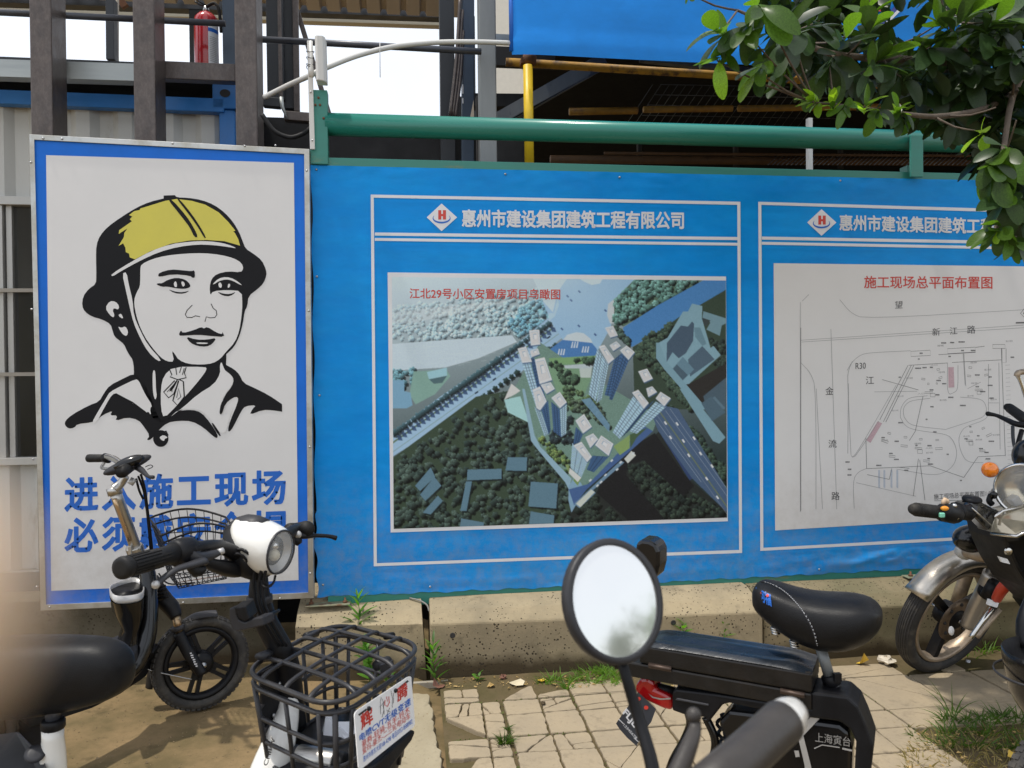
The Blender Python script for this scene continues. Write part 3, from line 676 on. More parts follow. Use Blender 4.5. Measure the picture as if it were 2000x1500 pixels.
# ---- aerial view: painted once into the colours of a fine print mesh
pic = [(757, 532), (1418, 540), (1421.5, 1018), (763, 1040)]
b = MB(); fill(b, pic, YB); b.build('printed_margin', M['print_white'], ban)
PW, PH = 655, 494; SS = 2
img = np.zeros((PH*SS, PW*SS, 3)); X0p, Y0p = 765, 541
yy, xx = np.mgrid[0:PH*SS, 0:PW*SS]; gxp = xx/SS+X0p; gyp = yy/SS+Y0p
rg = np.random.RandomState(5)
def col(r, g_, b_): return np.array([r, g_, b_], float)
t = np.clip((gyp-541)/470+(gxp-765)/2600, 0, 1)[..., None]
img[:] = col(178, 196, 204)*(1-t)+col(38, 50, 50)*t
def P(poly, c, a=1, tex=0):
    poly = np.array(poly, float); x0, y0 = poly.min(0); x1, y1 = poly.max(0)
    i0, i1 = max(0, int((y0-Y0p)*SS)), min(PH*SS, int((y1-Y0p)*SS)+2); j0, j1 = max(0, int((x0-X0p)*SS)), min(PW*SS, int((x1-X0p)*SS)+2)
    if i1 <= i0 or j1 <= j0: return
    X, Y = gxp[i0:i1, j0:j1], gyp[i0:i1, j0:j1]; ins = np.zeros(X.shape, bool); n = len(poly)
    for k in range(n):
        xa, ya = poly[k]; xb, yb = poly[(k+1) % n]
        if ya == yb: continue
        cnd = ((ya > Y) != (yb > Y)) & (X < (xb-xa)*(Y-ya)/(yb-ya)+xa); ins ^= cnd
    s = img[i0:i1, j0:j1]; cc = np.array(c, float)+(rg.randn(ins.sum(), 1)*tex if tex else 0)
    s[ins] = s[ins]*(1-a)+cc*a
def blob(cx, cy, r, c, sh=1):
    i0, i1 = max(0, int((cy-r*1.4-Y0p)*SS)), min(PH*SS, int((cy+r*1.8-Y0p)*SS)+2); j0, j1 = max(0, int((cx-r*1.4-X0p)*SS)), min(PW*SS, int((cx+r*1.8-X0p)*SS)+2)
    if i1 <= i0 or j1 <= j0: return
    X, Y = gxp[i0:i1, j0:j1]-cx, gyp[i0:i1, j0:j1]-cy; s = img[i0:i1, j0:j1]
    ang = np.arctan2(Y, X); rr = r*(1+.14*np.sin(ang*5+cx)+.08*np.sin(ang*9+cy))
    m2 = ((X-r*.45)**2+(Y-r*.5)**2) < rr**2; s[m2] = s[m2]*(1-.6*sh)
    d = np.sqrt(X*X+Y*Y); m1 = d < rr
    lit = np.clip(.80-.62*(X+Y*1.3)/r*.6, .2, 1.6)[m1][:, None]*(1+.16*rg.randn(m1.sum(), 1))
    s[m1] = np.clip(np.array(c)*lit, 0, 235)
def wood(poly, n, c0, c1, r=(3, 5.5), sh=1):
    poly = np.array(poly, float); x0, y0 = poly.min(0); x1, y1 = poly.max(0); pts = []
    from math import inf
    while len(pts) < n:
        x, y = rg.uniform(x0, x1), rg.uniform(y0, y1); ins = False
        for k in range(len(poly)):
            xa, ya = poly[k]; xb, yb = poly[(k+1) % len(poly)]
            if (ya > y) != (yb > y) and x < (xb-xa)*(y-ya)/(yb-ya)+xa: ins = not ins
        if ins: pts.append((x, y))
    pts.sort(key=lambda p: p[1])
    for x, y in pts:
        f = rg.rand(); blob(x, y, rg.uniform(*r), np.array(c0)*(1-f)+np.array(c1)*f, sh)
def z8(p): return [(740+u/2.857, 760+v/2.857) for u, v in p]
def z7(p): return [(1060+u/5, 500+v/5) for u, v in p]
def z6(p): return [(740+u/5, 500+v/5) for u, v in p]
def line(a, b, w, c, al=1):
    dx, dy = b[0]-a[0], b[1]-a[1]; L_ = math.hypot(dx, dy); nx, ny = -dy/L_*w/2, dx/L_*w/2
    P([(a[0]+nx, a[1]+ny), (b[0]+nx, b[1]+ny), (b[0]-nx, b[1]-ny), (a[0]-nx, a[1]-ny)], c, al)
# hazy upper left, river and far trees
wood([(766,600),(1080,560),(1085,640),(1000,655),(766,668)], 520, (160,188,200), (142,178,195), (3,6), .12)
wood([(990,620),(1075,570),(1080,625),(1010,660)], 110, (118,158,172), (90,135,158), (3.5,6), .35)
P([(766,612),(850,600),(1000,585),(1030,580),(900,612),(800,632),(766,630)], (195,198,198), .4)
P([(766,672),(1000,655),(1010,668),(935,700),(870,718),(766,724)], (176,192,202), 1, 5)
for k in range(40): x = rg.uniform(770, 960); y = rg.uniform(674, 716); line((x, y), (x+rg.uniform(8, 30), y-1.5), 1, (190, 203, 210), .35)
wood([(766,722),(815,722),(812,755),(766,760)], 40, (110,150,160), (80,120,130), (4,6))
P([(808,726),(872,722),(880,735),(850,770),(812,790),(800,770)], (118,152,142), 1, 3)
P(z6([(470,1135),(665,1090),(668,1170),(490,1205)]), (140,180,190)); P(z6([(490,1205),(668,1170),(620,1240),(540,1250)]), (70,95,100))
P(z6([(130,1215),(250,1215),(250,1320),(310,1335),(330,1460),(270,1490),(130,1490)]), (110,150,175)); 
# main road
P([(766,846),(860,775),(1000,680),(1075,618),(1100,640),(1098,660),(1000,742),(880,820),(766,893)], (142,172,196), 1, 2)
line((766, 866), (1082, 640), 3.2, (88, 108, 84)); line((766, 884), (1092, 652), 1.4, (110,130,120), .6)
for k in range(34):
    f = k/33; x, y = 772+f*300, 848-f*212; blob(x, y-3, rg.uniform(5, 7.2), (58,84,92), 1); P([(x+4, y+2), (x+12, y+4), (x+15, y+13), (x+6, y+12)], (42,62,98), .8)
for k in range(30):
    f = k/29; 
    if .78 < f < .9: continue
    blob(775+f*310, 897-f*222, rg.uniform(4.5, 7), (40,58,56), 1)
for x, y in ((966, 741), (931, 767), (1072, 659), (795, 877)): line((x-3, y+2), (x+3, y-2), 3, (25,35,55))
# plaza and pools
P([(1075,541),(1255,541),(1215,575),(1200,600),(1193,640),(1165,690),(1100,665),(1078,630),(1060,590)], (138,172,200), 1, 2)
P([(1040,541),(1110,541),(1090,570),(1080,610),(1062,590)], (178,195,205), 1); P(z7([(330,200),(600,200),(560,270),(480,285),(400,250)]), (180,196,205))
P(z7([(640,470),(700,420),(700,660),(660,660),(630,580)]), (178,186,190)); P(z7([(200,820),(240,770),(330,745),(400,755),(470,810),(490,850)]), (180,192,198)); P(z7([(60,560),(110,560),(150,400),(160,480),(120,590),(60,640)]), (165,190,205), .8)
P([(1061,692),(1099,664),(1156,670),(1168,684),(1160,699),(1075,703)], (66,112,165), 1, 6)
for ox, oy in ((1089, 682), (1115, 668), (1136, 677)):
    for k in range(3): P([(ox+k*5, oy+12), (ox+k*5+3, oy), (ox+k*5+5, oy), (ox+k*5+3, oy+12)], (185,195,205))
for x, y in ((1098, 643), (1109, 579), (1116, 587), (1131, 637), (1163, 654), (1183, 607), (1132, 570)): line((x-2, y-2), (x+2, y+2), 3, (60,85,130))
# right: wood, river, big grey-blue blocks
P(z7([(700,430),(930,200),(1630,200),(790,690),(700,650)]), (78,100,84), 1, 4)
wood(z7([(700,430),(930,200),(1560,200),(1300,400),(1150,480),(960,560),(780,650),(700,660)]), 260, (105,145,140), (62,92,84), (3.5,6))
P(z7([(785,700),(1130,480),(1640,200),(1790,200),(1790,330),(1330,600),(1100,760),(870,890),(800,790)]), (66,118,172), 1, 5)
P(z7([(1330,600),(1790,330),(1790,1500),(900,1500),(880,890),(1100,760)]), (48,62,50), 1, 3)
wood(z7([(1000,800),(1320,600),(1250,720),(1120,880),(1130,1060),(1400,1350),(1540,1500),(1440,1500),(1080,1110),(900,960)]), 230, (66,82,66), (40,56,48), (3.5,6))
wood(z7([(700,680),(800,760),(860,850),(840,880),(740,780)]), 30, (70,92,80), (45,60,56), (3.5,5))
wood(z7([(1600,800),(1790,830),(1790,1180),(1640,1000)]), 60, (52,66,56), (34,44,42), (3.5,5))
P(z7([(1570,540),(1790,610),(1790,660),(1750,680),(1730,780),(1600,720),(1640,650),(1560,610)]), (105,136,148)); P(z7([(1565,605),(1640,630),(1600,690),(1550,650)]), (52,60,62))
P(z7([(1130,850),(1220,800),(1370,545),(1420,545),(1460,465),(1560,490),(1555,610),(1620,830),(1640,900),(1670,880),(1740,970),(1660,1040),(1430,1250),(1380,1260),(1250,1110),(1200,1030),(1130,960)]), (118,152,166), 1, 2)
P(z7([(1215,850),(1350,680),(1420,690),(1460,640),(1480,660),(1470,830),(1400,950),(1330,1000),(1270,940),(1210,1040)]), (62,80,98)); P(z7([(1480,700),(1540,700),(1600,860),(1560,880),(1490,790)]), (88,118,132), .8)
P(z7([(1420,1010),(1560,880),(1680,1010),(1440,1180)]), (70,90,106)); P(z7([(1260,1110),(1370,985),(1480,1110),(1360,1225)]), (92,122,138)); P(z7([(1270,1110),(1310,1060),(1420,1165),(1360,1225)]), (66,86,100))
P(z7([(1380,1260),(1430,1250),(1790,1050),(1790,1500),(1600,1500)]), (38,36,34), 1, 3); P(z7([(1570,1370),(1790,1190),(1790,1500),(1600,1500)]), (66,84,96)); P(z7([(1540,1480),(1680,1370),(1780,1480),(1780,1500),(1560,1500)]), (84,108,122))
P(z7([(1110,850),(1140,850),(1210,1030),(1560,1440),(1600,1500),(1530,1500),(1190,1110),(1110,1000)]), (112,146,160))
P(z8([(1680,0),(1720,0),(1935,270),(1900,305),(1865,290)]), (112,146,160)); P(z8([(1800,80),(1855,40),(1935,130),(1860,180)]), (70,92,106))
wood(z8([(1560,60),(1640,100),(1940,420),(1940,560),(1700,200)]), 90, (60,78,64), (36,50,46), (3.5,6))
# lower left wood
P([(766,896),(930,775),(1015,760),(1040,800),(1042,850),(1116,945),(1113,1010),(1110,1036),(766,1036)], (52,66,52), 1, 3)
P([(1110,1036),(1114,1000),(1165,962),(1290,840),(1340,930),(1420,1000),(1420,1036)], (34,38,36), 1, 2)
wood([(766,905),(935,785),(1015,765),(1040,800),(1040,850),(1116,950),(1110,1036),(766,1036)], 520, (70,86,78), (40,53,50), (4,7.4))
wood(z8([(690,30),(790,20),(840,180),(860,260),(760,220)]), 60, (66,80,70), (40,52,46), (4,6))
wood(z8([(1380,430),(1500,380),(1700,560),(1900,660),(1935,720),(1560,730),(1380,480)]), 190, (50,62,52), (28,36,34), (4,6.5))
wood(z8([(1100,660),(1210,590),(1360,735),(1100,745)]), 90, (46,56,48), (28,36,34), (4,6))
P(z8([(1290,400),(1540,245),(1700,470),(1760,540),(1700,600),(1480,400),(1390,420),(1380,480),(1600,730),(1400,740),(1215,580)]), (24,24,26), .93)
for q in ([(495,450),(685,445),(685,502),(492,510)], [(487,516),(520,515),(490,680),(455,680)], [(720,380),(828,380),(825,457),(707,455)], [(848,517),(1000,527),(990,667),(835,655)], [(848,683),(980,705),(975,755),(838,755)], [(290,437),(315,490),(230,570),(203,540)], [(310,490),(350,540),(260,625),(230,590)], [(330,595),(357,625),(290,700),(245,690)], [(460,722),(587,745),(585,790),(450,785)]):
    P(z8([(u+8, v+10) for u, v in q]), (18,24,26), .7); P(z8(q), (84,114,130), 1, 3)
# compound
P(z8([(700,100),(900,-260),(1200,-60),(1560,150),(1530,235),(1080,600),(1060,500),(870,290),(830,170)]), (100,128,118), 1, 10)
P(z8([(700,60),(790,40),(840,190),(720,130)]), (150,190,190)); P(z8([(740,-30),(790,10),(760,30),(700,60)]), (190,190,188))
P(z7([(70,1000),(500,980),(470,1200),(400,1380),(560,1500),(200,1500),(60,1100)]), (108,140,112), 1, 6); P(z7([(60,1000),(560,970),(510,1050),(90,1060)]), (112,150,100), .8)
P(z7([(210,1070),(500,1050),(480,1100),(220,1100)]), (165,178,182)); P(z7([(360,1100),(480,1100),(470,1190),(370,1190)]), (170,182,178))
wood(z7([(60,1050),(150,1030),(200,1080),(350,1200),(340,1260),(200,1230)]), 34, (66,88,66), (44,62,52), (3.5,6)); wood(z7([(290,1000),(500,1000),(490,1050),(320,1040)]), 16, (70,100,72), (50,70,56), (3.5,5)); wood(z7([(200,1270),(420,1330),(560,1440),(480,1500),(220,1500)]), 60, (88,110,74), (56,74,58), (3,5))
wood(z8([(890,260),(1000,330),(1060,400),(1060,480),(990,400),(900,300)]), 36, (112,128,74), (60,84,56), (3.5,5.5)); wood(z8([(1060,60),(1200,60),(1300,180),(1290,230),(1200,170),(1090,130)]), 46, (84,100,80), (52,66,60), (3.5,5)); wood(z8([(940,260),(1070,130),(1080,300),(1000,320)]), 30, (46,58,62), (36,46,50), (4,6))
P(z8([(800,0),(815,0),(870,260),(900,320),(1075,500),(1060,560),(1040,520),(880,330),(850,290)]), (130,160,176)); P(z8([(1100,480),(1150,560),(1075,690),(1058,620),(1060,540)]), (118,150,172))
P(z8([(1060,560),(1170,530),(1480,205),(1530,235),(1160,560),(1090,650)]), (62,88,132)); P(z8([(1090,640),(1120,665),(1210,580),(1195,565),(1370,410),(1350,400)]), (100,128,150)); 
P(z8([(1100,640),(1125,660),(1205,575),(1185,560)]), (180,186,178)); P(z8([(1370,390),(1410,345),(1435,370),(1390,415)]), (186,190,184))
P(z8([(1310,320),(1400,255),(1400,330),(1345,370)]), (120,145,90)); P(z8([(1400,255),(1500,215),(1440,270),(1405,330)]), (62,84,58)); P(z8([(1100,480),(1130,495),(1110,540),(1085,510)]), (110,135,80))
P(z7([(180,0),(180,0)]), (0,0,0)); P(z8([(1130,60),(1180,50),(1290,200),(1285,240)]), (100,135,160), .9)
# south-east road with lanes and cars
P(z8([(1530,160),(1600,95),(1670,110),(1945,560),(1945,690),(1750,500),(1560,235)]), (66,86,114), 1, 3)
P(z8([(1530,185),(1565,240),(1750,500),(1735,510)]), (44,60,96))
for k, (u0, v0, u1, v1, c_, w_) in enumerate(((1570,130,1945,660,(96,108,84),2.4), (1545,170,1800,520,(140,150,160),.8), (1600,120,1945,600,(130,142,152),.8), (1625,110,1945,560,(130,142,152),.8), (1555,150,1945,700,(120,130,142),.7))):
    line(z8([(u0, v0)])[0], z8([(u1, v1)])[0], w_, c_)
for u, v in ((1600,190),(1628,270),(1665,195),(1760,275),(1730,370),(1795,360),(1860,430),(1890,605),(1700,290),(1830,500)): 
    x, y = z8([(u, v)])[0]; line((x-2, y-3), (x+2, y+3), 3.2, (205,210,215))
for u, v in ((1240,520),(1265,480),(1330,450),(1300,400),(1420,360),(1180,510),(1220,540),(1350,410)): x, y = z8([(u, v)])[0]; line((x-2, y+2), (x+2, y-2), 3, (190,196,200))
# towers
def tower(roofs, fac):
    for q, c_ in fac:
        P(q, c_); q = np.array(q); a, b2, cc, d2 = q[0], q[1], q[2], q[3]
        for k in range(1, 30):
            f = k/30; p0 = a+(d2-a)*f; p1 = b2+(cc-b2)*f; line(p0, p1, 1.0, np.array(c_)*(.62 if k % 2 else 1.18), .75)
        for f in (.33, .66): line(a+(b2-a)*f, d2+(cc-d2)*f, 1.5, np.array(c_)*.6, .8)
    for q in roofs:
        qq = np.array(q); c0 = qq.mean(0); qq = c0+(qq-c0)*.93; P(qq+np.array([1, 2.5]), (60,85,115), .85); P(qq, (196,197,199)); P(c0+(qq-c0)*.80, (150,170,184)); P(c0+(qq-c0)*.78+np.array([-.4, .8]), (188,188,189)); P(c0+(qq-c0)*.34+np.array([0, -2]), (120,148,170)); P(c0+(qq-c0)*.30+np.array([.6, -1.4]), (200,201,203)); line(qq[0], qq[3], 1, (170,182,192)); line(qq[2], qq[3], .8, (140,160,178))
LB, DB = (148,177,198), (58,88,126)
tower([z6([(1465,722),(1570,715),(1582,870),(1485,882)]), z6([(1352,900),(1440,880),(1502,1040),(1400,1052)]), z6([(1475,925),(1555,900),(1577,960),(1490,992)])], [(z6([(1400,1052),(1478,1045),(1600,1480),(1545,1500)]), LB), (z6([(1478,1000),(1520,1000),(1640,1420),(1590,1480)]), DB)])
tower([z6([(1520,1003),(1620,980),(1700,1220),(1570,1262)]), z8([(855,0),(900,-20),(940,70),(900,125),(880,110)]), z8([(900,-25),(960,-40),(985,0),(935,30)]), z8([(960,48),(1010,12),(1052,75),(1012,110)])],
      [(z8([(868,100),(905,126),(950,250),(925,262)]), LB), (z8([(905,110),(945,60),(960,235),(948,255)]), DB), (z8([(962,70),(1010,112),(1018,268),(975,238)]), DB), (z8([(1012,110),(1050,80),(1045,250),(1018,268)]), LB)])
tower([z7([(605,700),(690,680),(740,780),(662,802)]), z7([(543,880),(602,862),(706,1010),(645,1062)]), z7([(650,872),(722,830),(768,880),(690,932)]), z7([(750,922),(820,870),(905,940),(840,1022)])],
      [(z7([(533,905),(600,1000),(520,1420),(450,1350)]), LB), (z7([(600,1000),(645,1062),(575,1400),(525,1440)]), LB), (z7([(700,1010),(770,950),(690,1380),(605,1360)]), DB), (z7([(770,950),(842,1022),(680,1410),(650,1400)]), DB)])
tower([z7([(930,1125),(1022,1095),(1082,1200),(990,1242)]), z7([(868,1330),(932,1300),(1042,1440),(992,1500)]), z7([(1100,1390),(1150,1322),(1257,1390),(1190,1475)]), z7([(1010,1292),(1072,1270),(1122,1330),(1032,1382)])],
      [(z8([(1420,40),(1482,108),(1345,278),(1305,240)]), LB), (z8([(1482,108),(1540,60),(1400,230),(1350,275)]), DB), (z8([(1545,70),(1602,100),(1440,250),(1400,235)]), LB)])
tower([z8([(1095,175),(1145,135),(1193,212),(1140,252)]), z8([(1083,312),(1130,290),(1192,380),(1165,412)]), z8([(1150,267),(1197,245),(1227,280),(1180,332)]), z8([(1203,312),(1240,255),(1313,305),(1285,377)])],
      [(z8([(1080,300),(1165,412),(1130,495),(1070,440)]), LB), (z8([(1100,210),(1140,252),(1120,300),(1085,310)]), DB), (z8([(1192,372),(1285,377),(1200,465),(1160,450)]), DB)])
P(z8([(1065,440),(1130,495),(1110,520),(1060,470)]), (190,192,190))
P(z8([(1040,420),(1060,420),(1060,470)]), (120,140,90))
hz = np.clip(1-((gxp-765)/420+(gyp-541)/210), 0, 1)[..., None]; hz2 = np.clip(1-np.hypot((gxp-1110)/120, (gyp-541)/110), 0, 1)[..., None]
img = img*(1-.75*hz)+np.array([186, 202, 210])*.75*hz; img = img*(1-.4*hz2)+np.array([178, 198, 212])*.4*hz2
img += rg.randn(PH*SS, PW*SS, 1)*5
img = np.clip(img, 0, 255).reshape(PH, SS, PW, SS, 3).mean((1, 3))/255
# keep a slight print haze, then to linear albedo
img = img*.97+.02
lin = np.where(img <= .04045, img/12.92, ((img+.055)/1.055)**2.4)*1.35
lin = np.clip(lin, .006, .8)
me = bpy.data.meshes.new('aerial_print')
q4 = [(765.5, 541), (1418, 548), (1420, 1011), (769, 1033)]
def quad(s, t_): 
    a = (q4[0][0]*(1-s)+q4[1][0]*s, q4[0][1]*(1-s)+q4[1][1]*s); b2 = (q4[3][0]*(1-s)+q4[2][0]*s, q4[3][1]*(1-s)+q4[2][1]*s)
    return a[0]*(1-t_)+b2[0]*t_, a[1]*(1-t_)+b2[1]*t_
# the picture is a true rectangle on the sheet, so interpolate its world corners
cw = [atY(*p, YB-.0006) for p in q4]
S, T = np.meshgrid(np.linspace(0, 1, PW), np.linspace(0, 1, PH))
cwn = [np.array(p) for p in cw]
# inverse map: for each mesh vertex find its photo pixel to sample the painting
Pw = (cwn[0][None, None]*(1-S)[..., None]*(1-T)[..., None]+cwn[1][None, None]*S[..., None]*(1-T)[..., None]+cwn[2][None, None]*S[..., None]*T[..., None]+cwn[3][None, None]*(1-S)[..., None]*T[..., None])
rel = Pw-np.array(EYE); dz = rel@np.array(F_)
PXm = 1000+1500*(rel@np.array(R_))/dz; PYm = 750-1500*(rel@np.array(U_))/dz
ix = np.clip((PXm-X0p), 0, PW-1.001); iy = np.clip((PYm-Y0p), 0, PH-1.001)
i0, j0 = iy.astype(int), ix.astype(int); fy, fx = (iy-i0)[..., None], (ix-j0)[..., None]
i1, j1 = np.minimum(i0+1, PH-1), np.minimum(j0+1, PW-1)
colr = (lin[i0, j0]*(1-fx)+lin[i0, j1]*fx)*(1-fy)+(lin[i1, j0]*(1-fx)+lin[i1, j1]*fx)*fy
off = root_loc(ban); co = (Pw-np.array(off)).reshape(-1, 3)
nv = PW*PH; nf = (PW-1)*(PH-1)
me.vertices.add(nv); me.vertices.foreach_set('co', co.ravel())
idx = (np.arange(PH-1)[:, None]*PW+np.arange(PW-1)[None, :]).ravel()
lp = np.stack([idx, idx+PW, idx+PW+1, idx+1], 1).ravel()
me.loops.add(nf*4); me.loops.foreach_set('vertex_index', lp.astype(np.int32))
me.polygons.add(nf); me.polygons.foreach_set('loop_start', (np.arange(nf)*4).astype(np.int32)); me.update(calc_edges=True)
ca = me.color_attributes.new('ink', 'FLOAT_COLOR', 'POINT'); ca.data.foreach_set('color', np.concatenate([colr.reshape(-1, 3), np.ones((nv, 1))], 1).astype(np.float32).ravel())
pm = bpy.data.materials.new('aerial_ink'); pm.use_nodes = True; at = pm.node_tree.nodes.new('ShaderNodeAttribute'); at.attribute_name = 'ink'
pm.node_tree.links.new(at.outputs['Color'], pm.node_tree.nodes['Principled BSDF'].inputs['Base Color']); pm.node_tree.nodes['Principled BSDF'].inputs['Roughness'].default_value = .4; pm.node_tree.nodes['Principled BSDF'].inputs['Specular IOR Level'].default_value = .2
me.materials.append(pm); ao = bpy.data.objects.new('printed_aerial_view', me); COL.objects.link(ao); ao.parent = ban
b = MB(); lettering(b, '江北29号小区安置房项目鸟瞰图', (800, 583), (1094, 585), 20, pl(YB-.0014), off=.012); b.build('lettering', M['print_red'], ban)

# ---- site plan
wq = [(1511, 514), (2060, 521), (2058, 1003), (1514, 1036)]
b = MB(); fill(b, wq, YB); b.build('printed_sheet', M['sheet_white'], ban)
YP = YB-.0008
b = MB(); lettering(b, '施工现场总平面布置图', (1688, 563), (1938, 564), 24, pl(YP), off=.012); b.build('lettering', M['print_red'], ban)
b = MB()
for ch, x, y, s in (('望', 1748, 603, 15), ('新', 1821, 656, 15), ('江', 1855, 654, 15), ('路', 1889, 652, 16), ('江', 1691, 751, 16), ('金', 1612, 772, 16), ('流', 1618, 875, 16), ('路', 1624, 977, 16)):
    lettering(b, ch, (x, y), (x+s, y-.5), s, pl(YP), off=0)
lettering(b, 'R30', (1671, 721), (1691, 720), 12, pl(YP), off=0, lat=True)
lettering(b, '施工现场总平面布置图1:500', (1824, 976), (1945, 968), 11, pl(YP), off=0)
b.build('lettering', M['ink_black'], ban, kind='stuff')
def zp(p): return [(1500+u/3.948, 640+v/3.948) for u, v in p]
blackl = [[(253,0),(253,1415)], [(1105,290),(890,725)], [(1125,290),(908,728)], [(1080,290),(862,710)], [(1085,290),(1385,272)], [(1420,268),(1800,248)], [(755,850),(760,1085)], [(760,1087),(1250,1065)], [(1250,1065),(1510,1155)], [(1510,1155),(1620,995),(1830,985)], [(1800,160),(1815,590),(1830,990)], [(1195,530),(1135,800),(1090,870)], [(1160,1010),(1120,1300)], [(1170,1020),(1210,1330)], [(880,400),(1160,480)], [(1315,208),(1600,190)], [(1600,152),(1670,143)], [(1280,1335),(1560,1330)], [(935,1170),(955,1085)], [(765,1133),(935,1170)], [(1000,1075),(1090,1085)]]
greyl = [[(253,97),(1970,-20)], [(615,970),(620,430)], [(650,1000),(690,960),(990,440)], [(370,1400),(370,470),(330,350),(253,270)], [(420,1400),(372,470)], [(610,330),(650,260),(720,205),(800,192),(1100,178)], [(640,980),(612,400),(620,330),(650,260)], [(640,985),(655,1000),(680,985),(855,720)],
 [(1050,690),(1040,640),(1060,590),(1110,560),(1250,545)], [(1020,690),(1022,620),(1060,560),(1110,535),(1230,525)], [(1050,690),(1090,745),(1180,765),(1370,785)], [(1020,690),(1060,765),(1160,795),(1380,820),(1430,870),(1460,960),(1440,1050),(1380,1110),(1280,1140),(1100,1110),(990,1090)], [(1370,785),(1600,710),(1660,690),(1690,640),(1670,570),(1620,545),(1480,535)], [(1660,1040),(1540,1040),(1490,970),(1465,860),(1500,780),(1560,750),(1680,710),(1705,650)], [(485,10),(530,1400)], [(665,1395),(655,1180),(690,1115),(760,1085)], [(1385,272),(1380,520),(1440,500),(1465,470),(1465,290)], [(1505,200),(1520,440)], [(1640,420),(1540,470)], [(1700,280),(1700,640)], [(1780,270),(1790,940)], [(1510,200),(1525,450)], [(680,1195),(1140,1300)], [(1700,580),(1780,580)], [(820,495),(1150,490)]]
b = MB()
for l in blackl: ribbon(b, zp(l), .85, YP)
def rct(b, u, v, w_, h_, a=0, wd=.7):
    ca, sa = math.cos(a), math.sin(a); ribbon(b, zp([(u+x*ca-y*sa, v+x*sa+y*ca) for x, y in ((-w_/2,-h_/2),(w_/2,-h_/2),(w_/2,h_/2),(-w_/2,h_/2))]), wd, YP, True)
for a_ in ((1177,198,150,40,-.06), (1492,175,215,38,-.06), (1820,215,32,108,0), (1780,145,95,30,0), (900,875,55,16,.35), (1050,912,52,14,.08), (1318,932,55,14,-.06), (1160,930,55,12,.1), (957,992,48,14,.1), (1222,1028,48,14,.1), (1553,872,52,12,.03), (1652,950,44,12,-.06), (1705,828,46,14,-.45), (1240,500,60,12,0), (1625,480,60,12,0), (1197,396,28,12,.1), (1550,372,28,12,.1), (935,815,24,12,.3), (1060,845,24,12,0), (1178,860,24,12,0), (1305,866,24,10,0), (1567,803,22,11,0), (1660,775,22,12,-.5), (1313,322,22,12,-.2), (1330,385,26,12,-.3), (1560,307,24,12,.1), (1683,365,26,12,-.2), (1236,433,12,12,0), (1302,430,10,10,0), (1172,955,36,30,0), (1270,520,36,26,0), (1628,502,30,22,0), (1565,890,30,30,0)): rct(b, *a_)
rs = random.Random(3)
for u, v in ((1180,197),(1500,176),(1580,176),(1355,118),(1420,115),(1490,110),(1400,222),(1162,242),(1155,313),(1205,308),(1260,306),(1314,408),(1260,480),(1358,432),(1305,518),(1408,537),(1265,610),(1500,600),(1222,707),(1022,733),(1285,804),(1560,764),(888,848),(990,876),(1145,908),(1245,910),(948,970),(990,1016),(1235,1010),(1252,1052),(1384,977),(852,1062),(1065,1100),(1487,1178),(1695,1012),(1640,933),(1683,962),(1722,876),(1620,834),(1527,857),(1712,380),(1712,445),(1725,543),(1613,365),(1612,455),(1655,493),(612,1036),(628,1092),(628,1136),(1885,228),(1015,382)):
    w_ = rs.uniform(14, 42) if u not in (1487, 1384, 1222, 1162) else 12
    x = u-w_/2
    while x < u+w_/2:
        s = rs.uniform(3, 7); fill(b, zp([(x, v-5), (x+s, v-5.3), (x+s, v+4.5), (x, v+5)]), YP); x += s+rs.uniform(.6, 1.6)
# compass at the sheet's edge
ribbon(b, [(2003, 600), (1993, 612), (2001, 620), (2010, 612), (2003, 600)], 1, YP); fill(b, [(2003, 602), (1998, 614), (2003, 611)], YP)
fill(b, [(1984, 629), (2025, 628), (2025, 631), (1984, 632)], YP)
b.build('printed_plan_lines', mat('ink_plan', (.13, .13, .135), .5), ban)
b = MB()
for l in greyl: ribbon(b, cham(zp(l), 2, False), .8, YP+.0002)
for k in range(24): v = 290+k*33; ribbon(b, zp([(1830+k*.8, v), (1865+k*.8, v-3)]), .5, YP+.0002)
for l in ([(1563, 590), (1563, 1000)], [(1566, 668), (2000, 640)], [(1567, 588), (1580, 575)], [(1640, 585), (1662, 612), (1690, 623), (2000, 605)]): ribbon(b, cham(l, 2, False), .8, YP+.0002)
for u, v in ((1180,510),(1350,560),(1560,527),(1590,430),(980,640),(1020,530),(1240,930),(1245,965),(1625,865),(1760,828),(1340,345),(1695,325),(1585,270),(1280,290),(1740,555),(900,870),(1155,895),(1530,838),(1090,390),(1860,105),(1330,140)):
    lettering(b, rs.choice(['消火栓', '施工电梯', '入口', '道路', '场地']), zp([(u-26, v+6)])[0], zp([(u+26, v+4)])[0], 3.4, pl(YP+.0002), off=0)
b.build('printed_plan_marks', M['ink_grey'], ban)
b = MB()
for q in ([(845,722),(880,738),(790,888),(757,868)], [(1390,305),(1432,303),(1437,460),(1392,463)]): fill(b, zp(q), YP+.0004)
b.build('printed_plan_block', mat('print_pink', (.52, .36, .40), .45, vs=200, var=.15), ban, kind='stuff')
b = MB()
for u in (850, 890, 945, 990): fill(b, zp([(u, 1098), (u+14, 1098), (u+14, 1240), (u, 1230)]), YP+.0004)
b.build('printed_plan_block', mat('print_paleblue', (.46, .50, .58), .45, vs=200, var=.1), ban, kind='stuff')
for px, py in ((618, 331), (987, 340), (1641, 353), (619, 540), (624, 772), (631, 1142), (840, 1146), (1600, 1112), (1210, 346), (1990, 362)):
    r = MB(); p = atY(px, py, -.004); r.lathe([(.0055, 0), (.005, .003), (.0001, .0045)], p, (0, -1, 0), 8); r.build('screw', M['steel_rivet'], ban)

